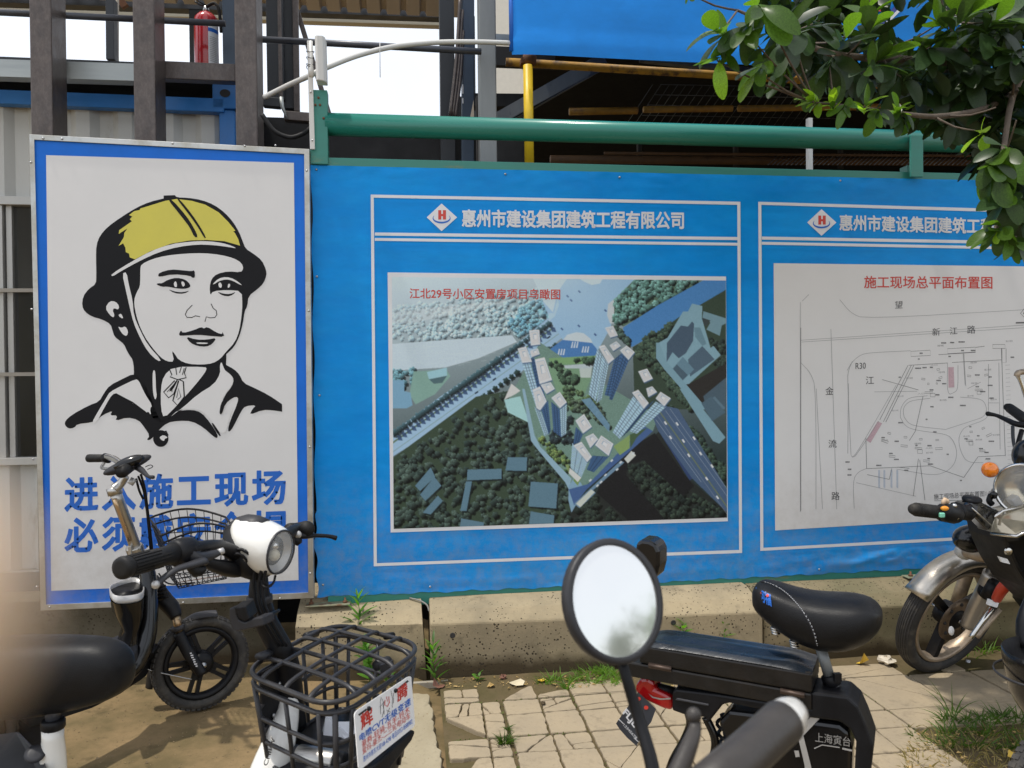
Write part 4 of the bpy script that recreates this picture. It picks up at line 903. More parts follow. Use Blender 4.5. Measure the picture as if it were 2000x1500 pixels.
# ============================================================ second blue banner, upper right
YU = .55
ub = thing('hanging_banner', 'plain blue vinyl banner hanging over the yellow scaffold, upper right', 'banner', atY(1400, 120, YU))
a_, b_ = atY(1001, 104, YU), atY(1400, 124, YU); dz = (b_.z-a_.z)/(b_.x-a_.x)
bb = MB(); vs = []; NXu, NZu = 120, 40; x0 = a_.x
for j in range(NZu+1):
    for i in range(NXu+1):
        x = x0+4.2*i/NXu; s = j/NZu; z = a_.z+dz*(x-x0)+1.6*s
        d = .012*mathutils.noise.noise(V((x*1.6, z*2.5, 9)))+.010*math.exp(-((s-.04)/.02)**2)+.02*math.exp(-i/2.2)*(-1)
        if i == 0: x -= .004*math.sin(s*30)
        vs.append((x, YU-d, z))
bb.add(vs, [(j*(NXu+1)+i, j*(NXu+1)+i+1, (j+1)*(NXu+1)+i+1, (j+1)*(NXu+1)+i) for j in range(NZu) for i in range(NXu)], True)
bb.build('vinyl_sheet', M['vinyl_blue_dark'], ub, fix=False)
hm = MB(); hm.tube([atY(999, 100, YU+.02), atY(997, -60, YU+.02)], .012, 8); hm.build('hem', M['print_blue'], ub)
YV = YU-.022
b = MB(); fill(b, [(1676, -60), (1691, -60), (1691, 22), (1676, 22)], YV); fill(b, [(1712, -60), (1735, -60), (1735, 22), (1712, 22)], YV); b.build('printed_logo_letter', M['print_red'], ub)
b = MB(); fill(b, [(1672, -60), (1675, -60), (1675, 30), (1672, 30)], YV); fill(b, [(1693, -60), (1696, -60), (1696, 24), (1693, 24)], YV); fill(b, [(1703, -60), (1706, -60), (1706, 24), (1703, 24)], YV)
fill(b, [(1778, -40), (1783, -40), (1760, 20), (1718, 62), (1714, 60), (1756, 16)], YV)
for (x0_, y0_, x1_, y1_) in ((1846, 5, 1870, 19), (1846, 38, 1862, 52), (1858, 5, 1900, 48), (1900, -20, 1918, 30), (1917, 48, 1930, 60)): fill(b, [(x0_, y0_), (x1_, y0_), (x1_, y1_), (x0_, y1_)], YV)
b.build('lettering', M['print_white'], ub, kind='stuff')
b = MB(); ribbon(b, [(1772, -40), (1755, 14), (1716, 54), (1690, 64), (1668, 62)], [10, 14, 12, 8, 3], YV+.001); b.build('printed_logo_arc', mat('print_indigo', (.045, .06, .30), .4), ub)
# ============================================================ site office container behind the sign
YC = .9
cont = thing('site_container', 'weathered white corrugated site container with blue frame and a window, behind the sign', 'container', V((-2.2, 1.6, 0)))
ct = atY(300, 213, YC).z; cbot = .28; cx1 = atY(463, 300, YC).x; cx0 = -6.0
wl, wr, wt, wb = -3.2, atY(60, 600, YC).x-.0, atY(40, 402, YC).z, atY(40, 893, YC).z
wr = atY(100, 600, YC).x
b = MB(); prof = []; x = cx0
while x < cx1-.06:
    prof += [(x, 0), (x+.07, 0), (x+.11, .036), (x+.18, .036), (x+.22, 0)]; x += .22
prof = [(p, d) for p, d in prof if p <= cx1-.06]
def strip(z0, z1, xa, xb):
    pr = [(max(xa, min(xb, p)), d) for p, d in prof]; n = len(pr)
    b.add([V((p, YC+d, z0)) for p, d in pr]+[V((p, YC+d, z1)) for p, d in pr], [(i, i+1, n+i+1, n+i) for i in range(n-1)])
strip(cbot, wb, cx0, cx1); strip(wt, ct, cx0, cx1); strip(wb, wt, wr, cx1); strip(wb, wt, cx0, wl)
b.build('corrugated_wall', M['container_white'], cont)
bx = MB(); bx.box((cx0, YC+.06, cbot), (cx1, YC+2.3, ct-.01)); 
# interior is open behind the window: build side/back walls only
bx = MB(); bx.box((cx0, YC+2.2, cbot), (cx1, YC+2.3, ct)); bx.build('back_wall', M['container_white'], cont)
bx = MB(); bx.box((cx1-.05, YC+.05, cbot), (cx1, YC+2.2, ct)); bx.build('end_wall', M['container_white'], cont)
bx = MB(); bx.box((cx0, YC+.05, ct+.0), (cx1, YC+2.3, ct+.05)); bx.build('roof', M['dark_steel'], cont)
bx = MB(); bx.box((cx0, YC+.05, cbot), (cx1, YC+2.2, cbot+.05)); bx.build('floor_plate', M['interior'], cont)
bx = MB(); a = atY(20, 180, YC-.03); c_ = atY(440, 197, YC-.03); dd = (c_-a).normalized()
bx.beam(a-dd*3.5+V((0, 0, -.035)), a+(c_-a)*1.0+V((0, 0, -.035)), .06, .075); bx.build('top_rail', M['container_blue'], cont, bevel=.004)
p0, p1 = atY(415, 164, YC-.05), atY(463, 214, YC-.05)
bx = MB(); bx.box((p0.x, YC-.06, p1.z), (p1.x, YC+.1, p0.z)); cc = bx.build('corner_casting', M['container_blue'], cont, bevel=.006)
h = MB(); pc = atY(439.5, 182, YC-.062); h.lathe([(.0001, 0), (.022, .0005)], pc, (0, -1, 0), 16, squash=1.3, x0=(0, 0, 1), caps=False); h.build('casting_hole', M['interior'], cc)
p0 = atY(428, 214, YC-.04); bx = MB(); bx.box((p0.x, YC-.045, cbot), (cx1+.0, YC+.08, p0.z-.002)); bx.build('corner_post', M['container_blue'], cont, bevel=.004)
bx = MB(); bx.box((cx0, YC-.03, cbot-.14), (cx1, YC+.1, cbot+.03)); bx.build('bottom_rail', M['grey_steel'], cont, bevel=.004)
for k, X in enumerate((-5.5, -3.2, cx1-.3)):
    bx = MB(); bx.box((X, YC-.02, -.05), (X+.3, YC+.3, cbot-.14)); bx.build('support_block', M['concrete'], cont)
# window
win = bpy.data.objects.new('window', None); COL.objects.link(win); win.parent = cont; win.location = (0, 0, 0)
def sub(o, par): o.parent = par; return o
fr = MB()
Yw = YC-.02
def wb_(x0, x1, z0, z1, y0=Yw, y1=YC+.05, nm='frame_bar'):
    q = MB(); q.box((x0, y0, z0), (x1, y1, z1)); return sub(q.build(nm, M['window_frame'], cont, bevel=.002), win)
wb_(wl-.02, wr+.02, wt, wt+.045, Yw-.012); wb_(wl-.02, wr+.02, wb-.04, wb, Yw-.012)
xa = atY(6, 600, YC).x; xb_ = atY(18, 600, YC).x
wb_(xa-.02, xa+.012, wb, wt); wb_(xb_-.01, xb_+.02, wb, wt, YC+.0, YC+.06); wb_(wr-.03, wr+.02, wb, wt); wb_(wl-.02, wl+.03, wb, wt)
for py in (568, 731): z = atY(30, py, Yw).z; q = MB(); q.box((wl, Yw-.03, z-.010), (wr, Yw-.015, z+.010)); sub(q.build('bar', mat('bar_beige', (.34, .31, .26), .5, var=.15), cont), win)
g = mat('window_glass', (.012, .013, .014), .08, var=.05, spec=.25)
g.node_tree.nodes['Principled BSDF'].inputs['Alpha'].default_value = .22
q = MB(); q.box((wl+.03, YC+.02, wb), (wr-.03, YC+.024, wt)); sub(q.build('pane', g, cont), win)
# pale cupboard standing inside, seen through the pane
ob = MB(); pa, pb = atY(19, 565, YC+.7), atY(40, 830, YC+.7); ob.box((pa.x, YC+.7, cbot+.06), (pb.x, YC+1.1, pa.z)); tag(ob.build('cupboard', M['cream']), 'pale cupboard inside the container, seen through the left window', 'cupboard')

# ---- brown steel columns
def ibox(px0, px1, ptop, Y0, dep, label, mt='brown_steel', z0=-.02, pyr=300, base=True):
    x0, x1 = atY(px0, pyr, Y0).x, atY(px1, pyr, Y0).x; z1 = atY(px0, ptop, Y0).z
    t = thing('steel_column', label, 'steel column', V(((x0+x1)/2, Y0+dep/2, z0)), 'brown steel columns behind the sign' if mt == 'brown_steel' else None)
    q = MB(); q.box((x0, Y0, z0), (x1, Y0+dep, z1)); q.build('column_shaft', M[mt], t, bevel=.007)
    if base:
        q = MB(); q.box((x0-.06, Y0-.06, z0), (x1+.06, Y0+dep+.06, z0+.02)); q.build('base_plate', M[mt], t)
    return t
ibox(61, 104, -420, .42, .17, 'brown steel column nearest the left edge, rising behind the sign')
ibox(262.5, 305, -420, .42, .17, 'middle brown steel column, left of the red fire extinguisher')
ibox(461, 504, -420, .42, .17, 'brown steel column beside the blue container corner, right of the extinguisher')
# blue-grey column behind the extinguisher
ibox(434, 463, -420, .78, .1, 'slim blue-grey steel post just right of the red fire extinguisher', 'navy_steel', z0=atY(440, 128, .78).z, pyr=60, base=False)
# grey channel on the container roof edge and a brown length on the right
def beamobj(name, pa, pb, Y, w, h, mt, label, cat, ext=0, bevel=.003, Yb=None, group=None):
    a, c_ = atY(*pa, Y), atY(*pb, Y if Yb is None else Yb); d = (c_-a).normalized(); q = MB(); q.beam(a-d*ext, c_, w, h)
    return tag(q.build(name, M[mt], bevel=bevel), label, cat, group)
def channel(name, pa, pb, Y, h, mt, label, cat, ext=0):
    a, c_ = atY(*pa, Y), atY(*pb, Y); d = (c_-a).normalized(); a = a-d*ext; q = MB(); u = d.cross(V((0, 1, 0))).normalized()*-1
    if u.z < 0: u = -u
    sec = [(0, -h/2), (0, h/2), (.07, h/2), (.07, h/2-.02), (.065, h/2-.02), (.065, h/2-.006), (.006, h/2-.006), (.006, -h/2+.006), (.065, -h/2+.006), (.065, -h/2+.02), (.07, -h/2+.02), (.07, -h/2)]
    q.loft([[p+V((0, y, 0))+u*z for y, z in sec] for p in (a, c_)], smooth=False)
    return tag(q.build(name, M[mt]), label, cat)
channel('channel_beam', (20, 133, ), (262, 141), .62, .088, 'galvanised', 'grey galvanised channel beam on the container roof, left of the extinguisher', 'steel beam', ext=3)
beamobj('steel_beam', (300, 139), (462, 146), .62, .06, .09, 'brown_steel', 'dull brown steel beam under the red fire extinguisher', 'steel beam')
sl_ = MB(); sl_.box((-6, .75, atY(440, 128, .75).z-.03), (atY(462, 130, .78).x, 3.0, atY(440, 128, .75).z)); tag(sl_.build('roof_deck', M['dark_steel']), 'dark deck on top of the container, under the fire extinguisher', 'deck')
# hand rail pipes
def pipe(name, pts, Y, r, mt, label, cat, ext=0, sp=0, seg=12, group=None):
    P3 = [atY(p[0], p[1], (p[2] if len(p) > 2 else Y)) for p in pts]
    if ext: P3[0] = P3[0]-(P3[1]-P3[0]).normalized()*ext
    q = MB(); q.tube(P3, r, seg, spline=sp); return tag(q.build(name, M[mt]), label, cat, group)
pipe('rail_pipe', [(0, 24), (440, 46)], .62, .0165, 'pipe_grey', 'dark round rail pipe running across the brown columns, upper left', 'pipe', ext=2.5)
pipe('rail_pipe', [(512, 77), (940, 101)], .70, .0175, 'pipe_grey', 'dark round rail pipe crossing the bright sky gap to the grey column', 'pipe')
# fire extinguisher
Ye = .88; fb = atY(404, 130, Ye); s_ = 1/1500*(Ye+3.6)*1.0
ext_ = thing('fire_extinguisher', 'red fire extinguisher standing on the container deck behind the rail', 'fire extinguisher', V((fb.x, Ye, atY(440, 128, .78).z)))
Hh = atY(404, 22, Ye).z-ext_.location.z; Rr = .0645
q = MB(); q.lathe([(.0001, 0), (Rr*.92, 0), (Rr, .012), (Rr, Hh*.82), (Rr*.93, Hh*.88), (Rr*.62, Hh*.95), (Rr*.28, Hh*.985), (.0001, Hh)], ext_.location, (0, 0, 1), 28); q.build('cylinder', M['extinguisher'], ext_)
q = MB(); q.lathe([(.014, 0), (.017, .01), (.015, .028), (.0001, .03)], V(ext_.location)+V((0, 0, Hh-.004)), (0, 0, 1), 12); q.build('valve', M['steel_rivet'], ext_)
q = MB(); z = V(ext_.location)+V((0, 0, Hh+.025)); q.tube([z, z+V((-.03, -.01, .005)), z+V((-.055, -.02, .018))], .005, 8); q.tube([z+V((0, 0, .006)), z+V((-.03, -.01, .02)), z+V((-.05, -.02, .036))], .004, 8); q.build('lever', M['dark_steel'], ext_)
q = MB(); q.tube([z+V((.005, -.01, -.005)), z+V((.05, -.02, .012)), z+V((.075, -.02, -.03)), z+V((.08, 0, -.14))], .009, 10, spline=6); q.build('hose', M['rubber'], ext_)
q = MB(); a0 = math.radians(-62); ex = V(ext_.location)
vs = []
for j in range(2):
    for i in range(9):
        a = math.radians(-68+i*7.5); vs.append(ex+V((math.cos(a)*(Rr+.0012), math.sin(a)*(Rr+.0012), .0+Hh*(.05 if j == 0 else .78))))
q.add(vs, [(i, i+1, 9+i+1, 9+i) for i in range(8)], True); lb = q.build('label_sticker', M['paper'], ext_)
q = MB(); vs = []
for j in range(2):
    for i in range(9):
        a = math.radians(-68+i*7.5); vs.append(ex+V((math.cos(a)*(Rr+.002), math.sin(a)*(Rr+.002), Hh*(.60 if j == 0 else .66))))
q.add(vs, [(i, i+1, 9+i+1, 9+i) for i in range(8)], True); q.build('label_band', M['print_blue'], lb)
q = MB()
for k in range(14):
    vs = []
    for j in range(2):
        for i in range(5):
            a = math.radians(-62+i*9); vs.append(ex+V((math.cos(a)*(Rr+.002), math.sin(a)*(Rr+.002), Hh*(.12+k*.03+(.008 if j else 0)))))
    q.add(vs, [(i, i+1, 5+i+1, 5+i) for i in range(4)])
q.build('label_print', M['ink_grey'], lb, kind='stuff')
# vertical post in the sky gap between column 1 and 2
beamobj('window_post', (218, 0), (219, 120), 1.6, .07, .05, 'dark_steel', 'narrow dark post against the sky between the first two brown columns', 'post')
a = atY(226, -40, 1.66); c_ = atY(226, 118, 1.66); q = MB(); q.beam(a, c_, .03, .03); tag(q.build('timber_strip', M['cream_sheet']), 'thin wooden strip beside the narrow dark post', 'timber')
# dark steel members right of the third brown column
for (pa, pb, Y, w, h, mt, lab) in (
    ((536, -60), (540, 196), 1.1, .095, .06, 'dark_steel', 'dark steel upright just right of the third brown column'),
    ((544.5, -60), (549, 196), 1.02, .020, .02, 'brown_steel', 'thin brown bar on the dark steel upright'),
    ((560, -60), (567, 215), 1.2, .07, .06, 'dark_steel', 'second dark steel upright beside hanging brown sheets'),
    ((576, -60), (580, 218), 1.15, .035, .02, 'brown_steel', 'thin brown upright at the edge of the sky gap')):
    a, c_ = atY(*pa, Y), atY(*pb, Y); q = MB(); q.beam(a, c_, w, h, up=V((0, 1, 0))); tag(q.build('steel_upright', M[mt], bevel=.003), lab, 'steel upright')
beamobj('steel_brace', (580, 20), (645, 230), 1.25, .03, .03, 'brown_steel', 'slanting brown brace crossing behind the white antenna', 'brace')
# bent plate + lower beam + hose in the dark gap by the green post
beamobj('steel_bracket', (515, 200), (548, 203), .8, .05, .05, 'dark_steel', 'short dark bracket where the white conduit meets the third brown column', 'bracket')
q = MB(); q.tube([atY(549, 190, .78), atY(551, 208, .78), atY(561, 232, .78)], (.012, .012, .004), 6); tag(q.build('bent_strip', M['galvanised']), 'short bent metal strip below the dark bracket', 'metal strip')
beamobj('steel_beam', (556, 228), (610, 232), .85, .06, .05, 'brown_steel', 'short rusty beam behind the top of the green post', 'steel beam')
pipe('black_hose', [(512, 224), (535, 255), (565, 268), (590, 262), (612, 246)], .3, .011, 'rubber', 'black hose sagging between the brown column and the green post', 'hose', sp=6)
# dark void backing below (dark sheeting behind the fence, shadow painted into its black)
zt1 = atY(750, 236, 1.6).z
q = MB(); q.box((atY(470, 300, 1.6).x, 1.6, -.05), (atY(940, 300, 1.6).x+.1, 1.66, zt1)); tag(q.build('dark_hoarding', mat('tarp_shadow_black', (.008, .008, .009), .8)), 'dark sheet hoarding low behind the green fence tube', 'hoarding')
# white antenna with its bracket, tied to the green post
an = thing('antenna', 'white panel antenna strapped to a bracket on the green post', 'antenna', atY(612, 298, -.03))
pA, pB = atY(616, 74, -.06), atY(630, 168, -.06)
q = MB()
u = (atY(636, 166, -.06)-atY(631, 74, -.06)); w3 = V((.021, 0, 0)); 
top, bot = atY(625, 76, -.07), atY(627.5, 158, -.07)
ring = lambda c0, dz: [c0+V((-.022, -.012, dz)), c0+V((-.012, -.022, dz)), c0+V((.012, -.016, dz*1.3)), c0+V((.022, .0, dz*1.3)), c0+V((.024, .05, dz*1.0)), c0+V((-.022, .045, dz))]
q.loft([ring(bot, -.004), ring(top, .008)], smooth=False); q.build('panel', M['pvc'], an, bevel=.004)
q = MB(); q.beam(atY(604.5, 80, -.03), atY(610.5, 292, -.03), .0215, .012, up=V((0, 1, 0))); q.build('bracket', M['pvc'], an, bevel=.002)
q = MB(); q.lathe([(.012, 0), (.012, .03), (.009, .06), (.009, .16)], atY(608, 150, -.035), V((0, 0, 1)), 12); q.build('neck', M['pvc'], an)
for py in (102, 114, 127, 132): q = MB(); c0 = atY(606, py, -.03); q.tube([c0+V((.017*math.cos(t), .014*math.sin(t), .004*math.sin(t*2+py))) for t in [k*math.pi/6 for k in range(12)]], .0016, 5, closed=True); q.build('cable_tie', M['black_plastic'], an)
for py in (180, 274): q = MB(); q.lathe([(.0045, 0), (.004, .003), (.0001, .004)], atY(607+(py-180)*.03, py, -.038), (0, -1, 0), 8); q.build('screw', M['steel_rivet'], an)
# white conduit arching to the hanging banner
pipe('white_conduit', [(516, 190, .38), (560, 168, .3), (600, 150, .1), (640, 131, .1), (700, 108, .2), (770, 91, .3), (850, 83, .38), (930, 82, .42), (994, 84, .5)], .2, .0125, 'pvc', 'white plastic conduit arching from the brown column to the blue hanging banner', 'conduit', sp=6)
q = MB(); q.tube([atY(742, 84, .25), atY(742, 95, .24), atY(742.5, 151, .24)], .0022, 6); tag(q.build('wire', M['pvc']), 'short white wire hanging from the arching conduit', 'wire')

# ---- canopy roof seen from below at the top
YRf = 5.2
q = MB(); a, c_ = atY(-200, 12, YRf), atY(862, 54, YRf); d = (c_-a).normalized()
def bar3(pa, pb, Y, w, h, mt, nm, par): a, c_ = atY(*pa, Y), atY(*pb, Y); q = MB(); q.beam(a, c_, w, h); return q.build(nm, M[mt], par)
roof = thing('canopy_roof', 'pale corrugated canopy roof with a dark edge beam, seen from below at the top', 'canopy', V((-1.5, 4.5, atY(400, 40, YRf).z)))
bar3((-300, 9), (880, 47.5), YRf, .1, .075, 'cream', 'gutter', roof)
bar3((-300, -12), (880, 29), YRf-.25, .12, .12, 'dark_steel', 'edge_beam', roof)
q = MB(); zc = atY(400, 5, YRf-.3).z; x = -8.0; pr = []
while x < atY(880, 20, YRf).x: pr += [(x, 0), (x+.13, 0), (x+.15, .05), (x+.19, .05)]; x += .21
n = len(pr); vs = [V((p, YRf-.35, zc-.05+dd_)) for p, dd_ in pr]+[V((p, 2.2, zc+.45+dd_)) for p, dd_ in pr]
q.add(vs, [(i, i+1, n+i+1, n+i) for i in range(n-1)]); q.build('roof_sheet', M['cream_sheet'], roof)
for X in (-5.4, -2.3, .6): q = MB(); q.box((X, YRf-.3, 0), (X+.12, YRf-.18, zc)); q.build('column', M['dark_steel'], roof)
q = MB(); q.beam(atY(228, -10, 3.6), atY(245, 14, 3.6), .04, .06); q.build('rusty_bracket', M['rust'], roof)

# ---- dark columns and hanging bundles right of the sky gap
def upr(pa, pb, Y, w, h, mt, lab, name='steel_upright', cat='steel upright'):
    a, c_ = atY(*pa, Y), atY(*pb, Y); q = MB(); q.beam(a, c_, w, h, up=V((0, 1, 0))); return tag(q.build(name, M[mt], bevel=.004), lab, cat)
upr((871, -60), (875, 330), 1.5, .095, .12, 'dark_steel', 'black steel upright at the right edge of the sky gap')
upr((914, -60), (913, 330), 1.3, .075, .1, 'navy_steel', 'dark blue steel upright with slots, left of the grey column')
for k, (pa, pb, w) in enumerate((((899, -10), (879, 230), .012), ((903, 20), (884, 230), .011), ((904, 60), (889, 232), .012))):
    a, c_ = atY(*pa, 1.25), atY(*pb, 1.22); q = MB(); q.tube([a, (a+c_)/2+V((.01, 0, 0)), c_], w, 7, spline=4); tag(q.build('brown_strap', M['brown_steel']), ['leftmost and longest', 'middle', 'right, nearest the slotted upright'][k]+' of the three brown straps hanging left of the grey column', 'strap', 'brown straps by the grey column')
for k, (y0, y1) in enumerate(((98, 117), (165, 183), (192, 202))):
    q = MB(); a, c_ = atY(903.7, y0, 1.245), atY(904, y1, 1.245); q.box((a.x-.0035, 1.243, c_.z), (a.x+.0035, 1.246, a.z)); tag(q.build('slot_light', M['white_paint']), ['highest', 'middle', 'lowest'][k]+' slot in the dark blue upright, painted white for the sky behind', 'slot')  # white strips painted in place of sky light seen through the slots
gc = thing('grey_column', 'grey painted steel column with worn lower half, left of the yellow pole', 'steel column', V((atY(952, 200, .8).x, .85, 0)))
a, c_ = atY(949, -60, .8), atY(952.5, 330, .8)
q = MB(); q.beam(a, V((c_.x, .8, 0)), .098, .1, up=V((0, 1, 0))); q.build('column_shaft', M['grey_steel'], gc, bevel=.006)
upr((934, 190), (936, 325), 1.05, .03, .05, 'interior', 'narrow black plate edge behind the grey column', 'steel_plate', 'plate')
q = MB(); q.add([atY(918, 230, 1.0), atY(926, 228, 1.0), atY(925, 195, 1.0), atY(918, 230, 1.02), atY(926, 228, 1.02), atY(925, 195, 1.02)], [(0,1,2),(5,4,3),(0,3,4,1),(1,4,5,2),(2,5,3,0)]); tag(q.build('rusty_scrap', M['cream_sheet']), 'small pale triangle of sheet metal left of the grey column', 'sheet scrap')

# ---- beige apartment block far behind
bl = thing('apartment_building', 'beige apartment block far behind, seen between the grey column and yellow pole', 'building', V((4.3, 26, 0)))
pa, pb = atY(968, 60, 26), atY(1017, 60, 26)
q = MB(); q.box((pa.x, 26, 0), (pb.x+.35, 34, 17.5)); q.build('wall', M['beige_wall'], bl)
q = MB(); q.box((pb.x+.25, 25.6, 0), (pb.x+.95, 26, 17.5)); q.build('wall', M['white_paint'], bl)
for z in (1.5, 4.5, 7.5, 10.2, 13.2):
    q = MB(); q.box((pb.x+.05, 25.93, z), (pb.x+.24, 25.99, z+1.3)); q.build('window', M['window_frame'], bl)
    q = MB(); q.box((pb.x+.09, 25.91, z+.08), (pb.x+.21, 25.93, z+1.2)); q.build('window', M['interior'], bl)
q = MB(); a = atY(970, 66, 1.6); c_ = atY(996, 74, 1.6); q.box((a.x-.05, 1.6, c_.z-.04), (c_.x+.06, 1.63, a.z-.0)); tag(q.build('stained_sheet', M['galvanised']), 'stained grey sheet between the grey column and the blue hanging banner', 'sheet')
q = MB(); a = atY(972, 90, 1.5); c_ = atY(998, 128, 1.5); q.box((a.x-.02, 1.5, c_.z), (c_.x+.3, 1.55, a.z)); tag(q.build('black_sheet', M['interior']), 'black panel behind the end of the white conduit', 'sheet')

# ---- dark scaffold shed behind the right half
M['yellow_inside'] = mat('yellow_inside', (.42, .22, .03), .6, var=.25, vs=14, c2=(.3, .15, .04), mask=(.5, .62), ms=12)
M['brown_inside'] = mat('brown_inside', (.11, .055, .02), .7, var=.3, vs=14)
M['void'] = mat('interior_shade_black', (.008, .008, .008), .9)  # near-black puts the shade inside the shed into the colour
shed = thing('storage_shed', 'dark open scaffold shed behind the banner fence, with yellow poles inside', 'shed', V((4.2, 4.0, 0)))
Xl = atY(1030, 200, 2.0).x
zr = atY(1400, 60, 1.0).z
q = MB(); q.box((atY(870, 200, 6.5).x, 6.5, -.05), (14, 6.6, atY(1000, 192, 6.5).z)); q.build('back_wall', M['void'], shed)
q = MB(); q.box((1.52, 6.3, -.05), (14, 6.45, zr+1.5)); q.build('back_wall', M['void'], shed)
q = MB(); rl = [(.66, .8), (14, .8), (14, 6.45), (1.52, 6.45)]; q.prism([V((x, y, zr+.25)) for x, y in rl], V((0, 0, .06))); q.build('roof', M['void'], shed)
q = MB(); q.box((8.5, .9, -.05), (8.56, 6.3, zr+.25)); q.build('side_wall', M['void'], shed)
q = MB(); q.beam(atY(972, 236, 1.5), atY(1180, 118, 1.5), .05, .095); q.beam(atY(990, 238, 1.48), atY(1190, 128, 1.48), .01, .01); q.build('diagonal_brace', M['grey_steel'], shed)
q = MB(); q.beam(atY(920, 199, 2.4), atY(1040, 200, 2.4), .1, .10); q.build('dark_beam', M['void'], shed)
def rod(pa, pb, Y, r, mt, nm='scaffold_pole', Yb=None, par=shed, seg=12): q = MB(); q.tube([atY(*pa, Y), atY(*pb, Y if Yb is None else Yb)], r, seg); return q.build(nm, M[mt], par)
q = MB(); q.tube([atY(988, 121, .78), atY(2050, 186, .78)], .0235, 14); sp_ = tag(q.build('scaffold_pole', M['yellow_rust']), 'rusty yellow scaffold pole running level just under the blue hanging banner', 'scaffold pole')
q = MB(); q.tube([atY(1031, 128, .70), atY(1034, 330, .70)], .0268, 16); tag(q.build('scaffold_pole', M['yellow_pole']), 'bright yellow upright scaffold pole behind the green tube', 'scaffold pole')
q = MB(); q.lathe([(.03, 0), (.042, .01), (.04, .05), (.03, .06)], atY(1032, 126, .72), (.2, 0, 1), 12); q.box(tuple(atY(1018, 122, .70)), tuple(atY(1018, 122, .70)+V((.07, .06, .03)))); tag(q.build('pole_clamp', M['rust']), 'dark rusty clamp joining the yellow upright to the level pole', 'clamp')
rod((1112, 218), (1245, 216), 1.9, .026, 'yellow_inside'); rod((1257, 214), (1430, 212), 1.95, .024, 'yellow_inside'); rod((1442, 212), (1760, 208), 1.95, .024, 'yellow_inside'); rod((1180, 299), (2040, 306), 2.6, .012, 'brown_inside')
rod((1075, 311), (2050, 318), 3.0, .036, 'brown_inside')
rod((1248, 190), (1250, 330), 3.5, .03, 'dark_steel'); rod((1436, 190), (1438, 330), 3.5, .03, 'dark_steel'); rod((1640, 190), (1642, 330), 3.5, .03, 'dark_steel')
q = MB(); a, c_ = atY(1583, 230, .6), atY(1583, 330, .6); q.box((a.x-.013, .6, .2), (a.x+.013, .63, a.z)); tag(q.build('white_post', M['pvc']), 'thin white post behind the green tube, under the leaf cluster', 'post')
# steel mesh deck hanging inside
q = MB()
for k in range(22): q.tube([atY(1275+k*16, 165+k*.6, 2.2), atY(1255+k*16-44, 262, 3.2)], .003, 4)
for k in range(5): q.tube([atY(1290-k*12, 165+k*20, 2.2+k*.25), atY(1640, 172+k*20, 2.2+k*.25)], .003, 4)
q.build('mesh_deck', M['grey_steel'], shed, kind='stuff')
q = MB()
for k in range(60): q.tube([atY(1500+k*9, 322, 2.0), atY(1525+k*9, 300, 3.2)], .004, 4)
q.build('mesh_deck', M['grey_steel'], shed, kind='stuff')
q = MB(); q.beam(atY(1250, 115, 1.9), atY(1560, 150, 1.9), .05, .04); q.build('roof_rail', M['grey_steel'], shed)
# ============================================================ leaves
def leafmat(name, c, tr, rough=.33):
    m = bpy.data.materials.new(name); m.use_nodes = True; nt = m.node_tree; L = nt.links.new; b = nt.nodes['Principled BSDF']; o = nt.nodes['Material Output']
    oi = nt.nodes.new('ShaderNodeObjectInfo'); n = nt.nodes.new('ShaderNodeTexNoise'); n.inputs['Scale'].default_value = 25; n.inputs['Detail'].default_value = 4
    tc = nt.nodes.new('ShaderNodeTexCoord'); L(tc.outputs['Object'], n.inputs[0])
    mr = nt.nodes.new('ShaderNodeMapRange'); mr.inputs[3].default_value = .6; mr.inputs[4].default_value = 1.5; L(oi.outputs['Random'], mr.inputs[0])
    m2 = nt.nodes.new('ShaderNodeMapRange'); m2.inputs[1].default_value = .3; m2.inputs[2].default_value = .7; m2.inputs[3].default_value = .75; m2.inputs[4].default_value = 1.25; L(n.outputs[0], m2.inputs[0])
    mm = nt.nodes.new('ShaderNodeMath'); mm.operation = 'MULTIPLY'; L(mr.outputs[0], mm.inputs[0]); L(m2.outputs[0], mm.inputs[1])
    v = nt.nodes.new('ShaderNodeVectorMath'); v.operation = 'SCALE'; v.inputs[0].default_value = c; L(mm.outputs[0], v.inputs['Scale']); L(v.outputs[0], b.inputs['Base Color'])
    b.inputs['Roughness'].default_value = rough; b.inputs['Specular IOR Level'].default_value = .4
    t = nt.nodes.new('ShaderNodeBsdfTranslucent'); v2 = nt.nodes.new('ShaderNodeVectorMath'); v2.operation = 'MULTIPLY'; v2.inputs[1].default_value = (1.9, 2.0, .6); L(v.outputs[0], v2.inputs[0]); L(v2.outputs[0], t.inputs[0])
    mx = nt.nodes.new('ShaderNodeMixShader'); mx.inputs[0].default_value = tr; L(b.outputs[0], mx.inputs[1]); L(t.outputs[0], mx.inputs[2]); L(mx.outputs[0], o.inputs[0])
    return m
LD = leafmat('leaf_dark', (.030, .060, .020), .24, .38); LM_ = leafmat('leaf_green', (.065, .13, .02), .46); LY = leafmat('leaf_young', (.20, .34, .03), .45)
BARK = mat('bark', (.10, .075, .055), .8, var=.3, vs=30, bump=.4, bs=60)
def leaf_geo(shape, curl, fold, seg=8):
    vs, fs = [], []
    for i in range(seg+1):
        t = 1-(1-i/seg)**1.35
        w = shape(t); z = -curl*t*t
        f = fold*w
        vs += [V((-w, t, z+f)), V((0, t, z)), V((w, t, z+f))]
    for i in range(seg):
        a = 3*i
        fs += [(a, a+1, a+4, a+3), (a+1, a+2, a+5, a+4)]
    return vs, fs
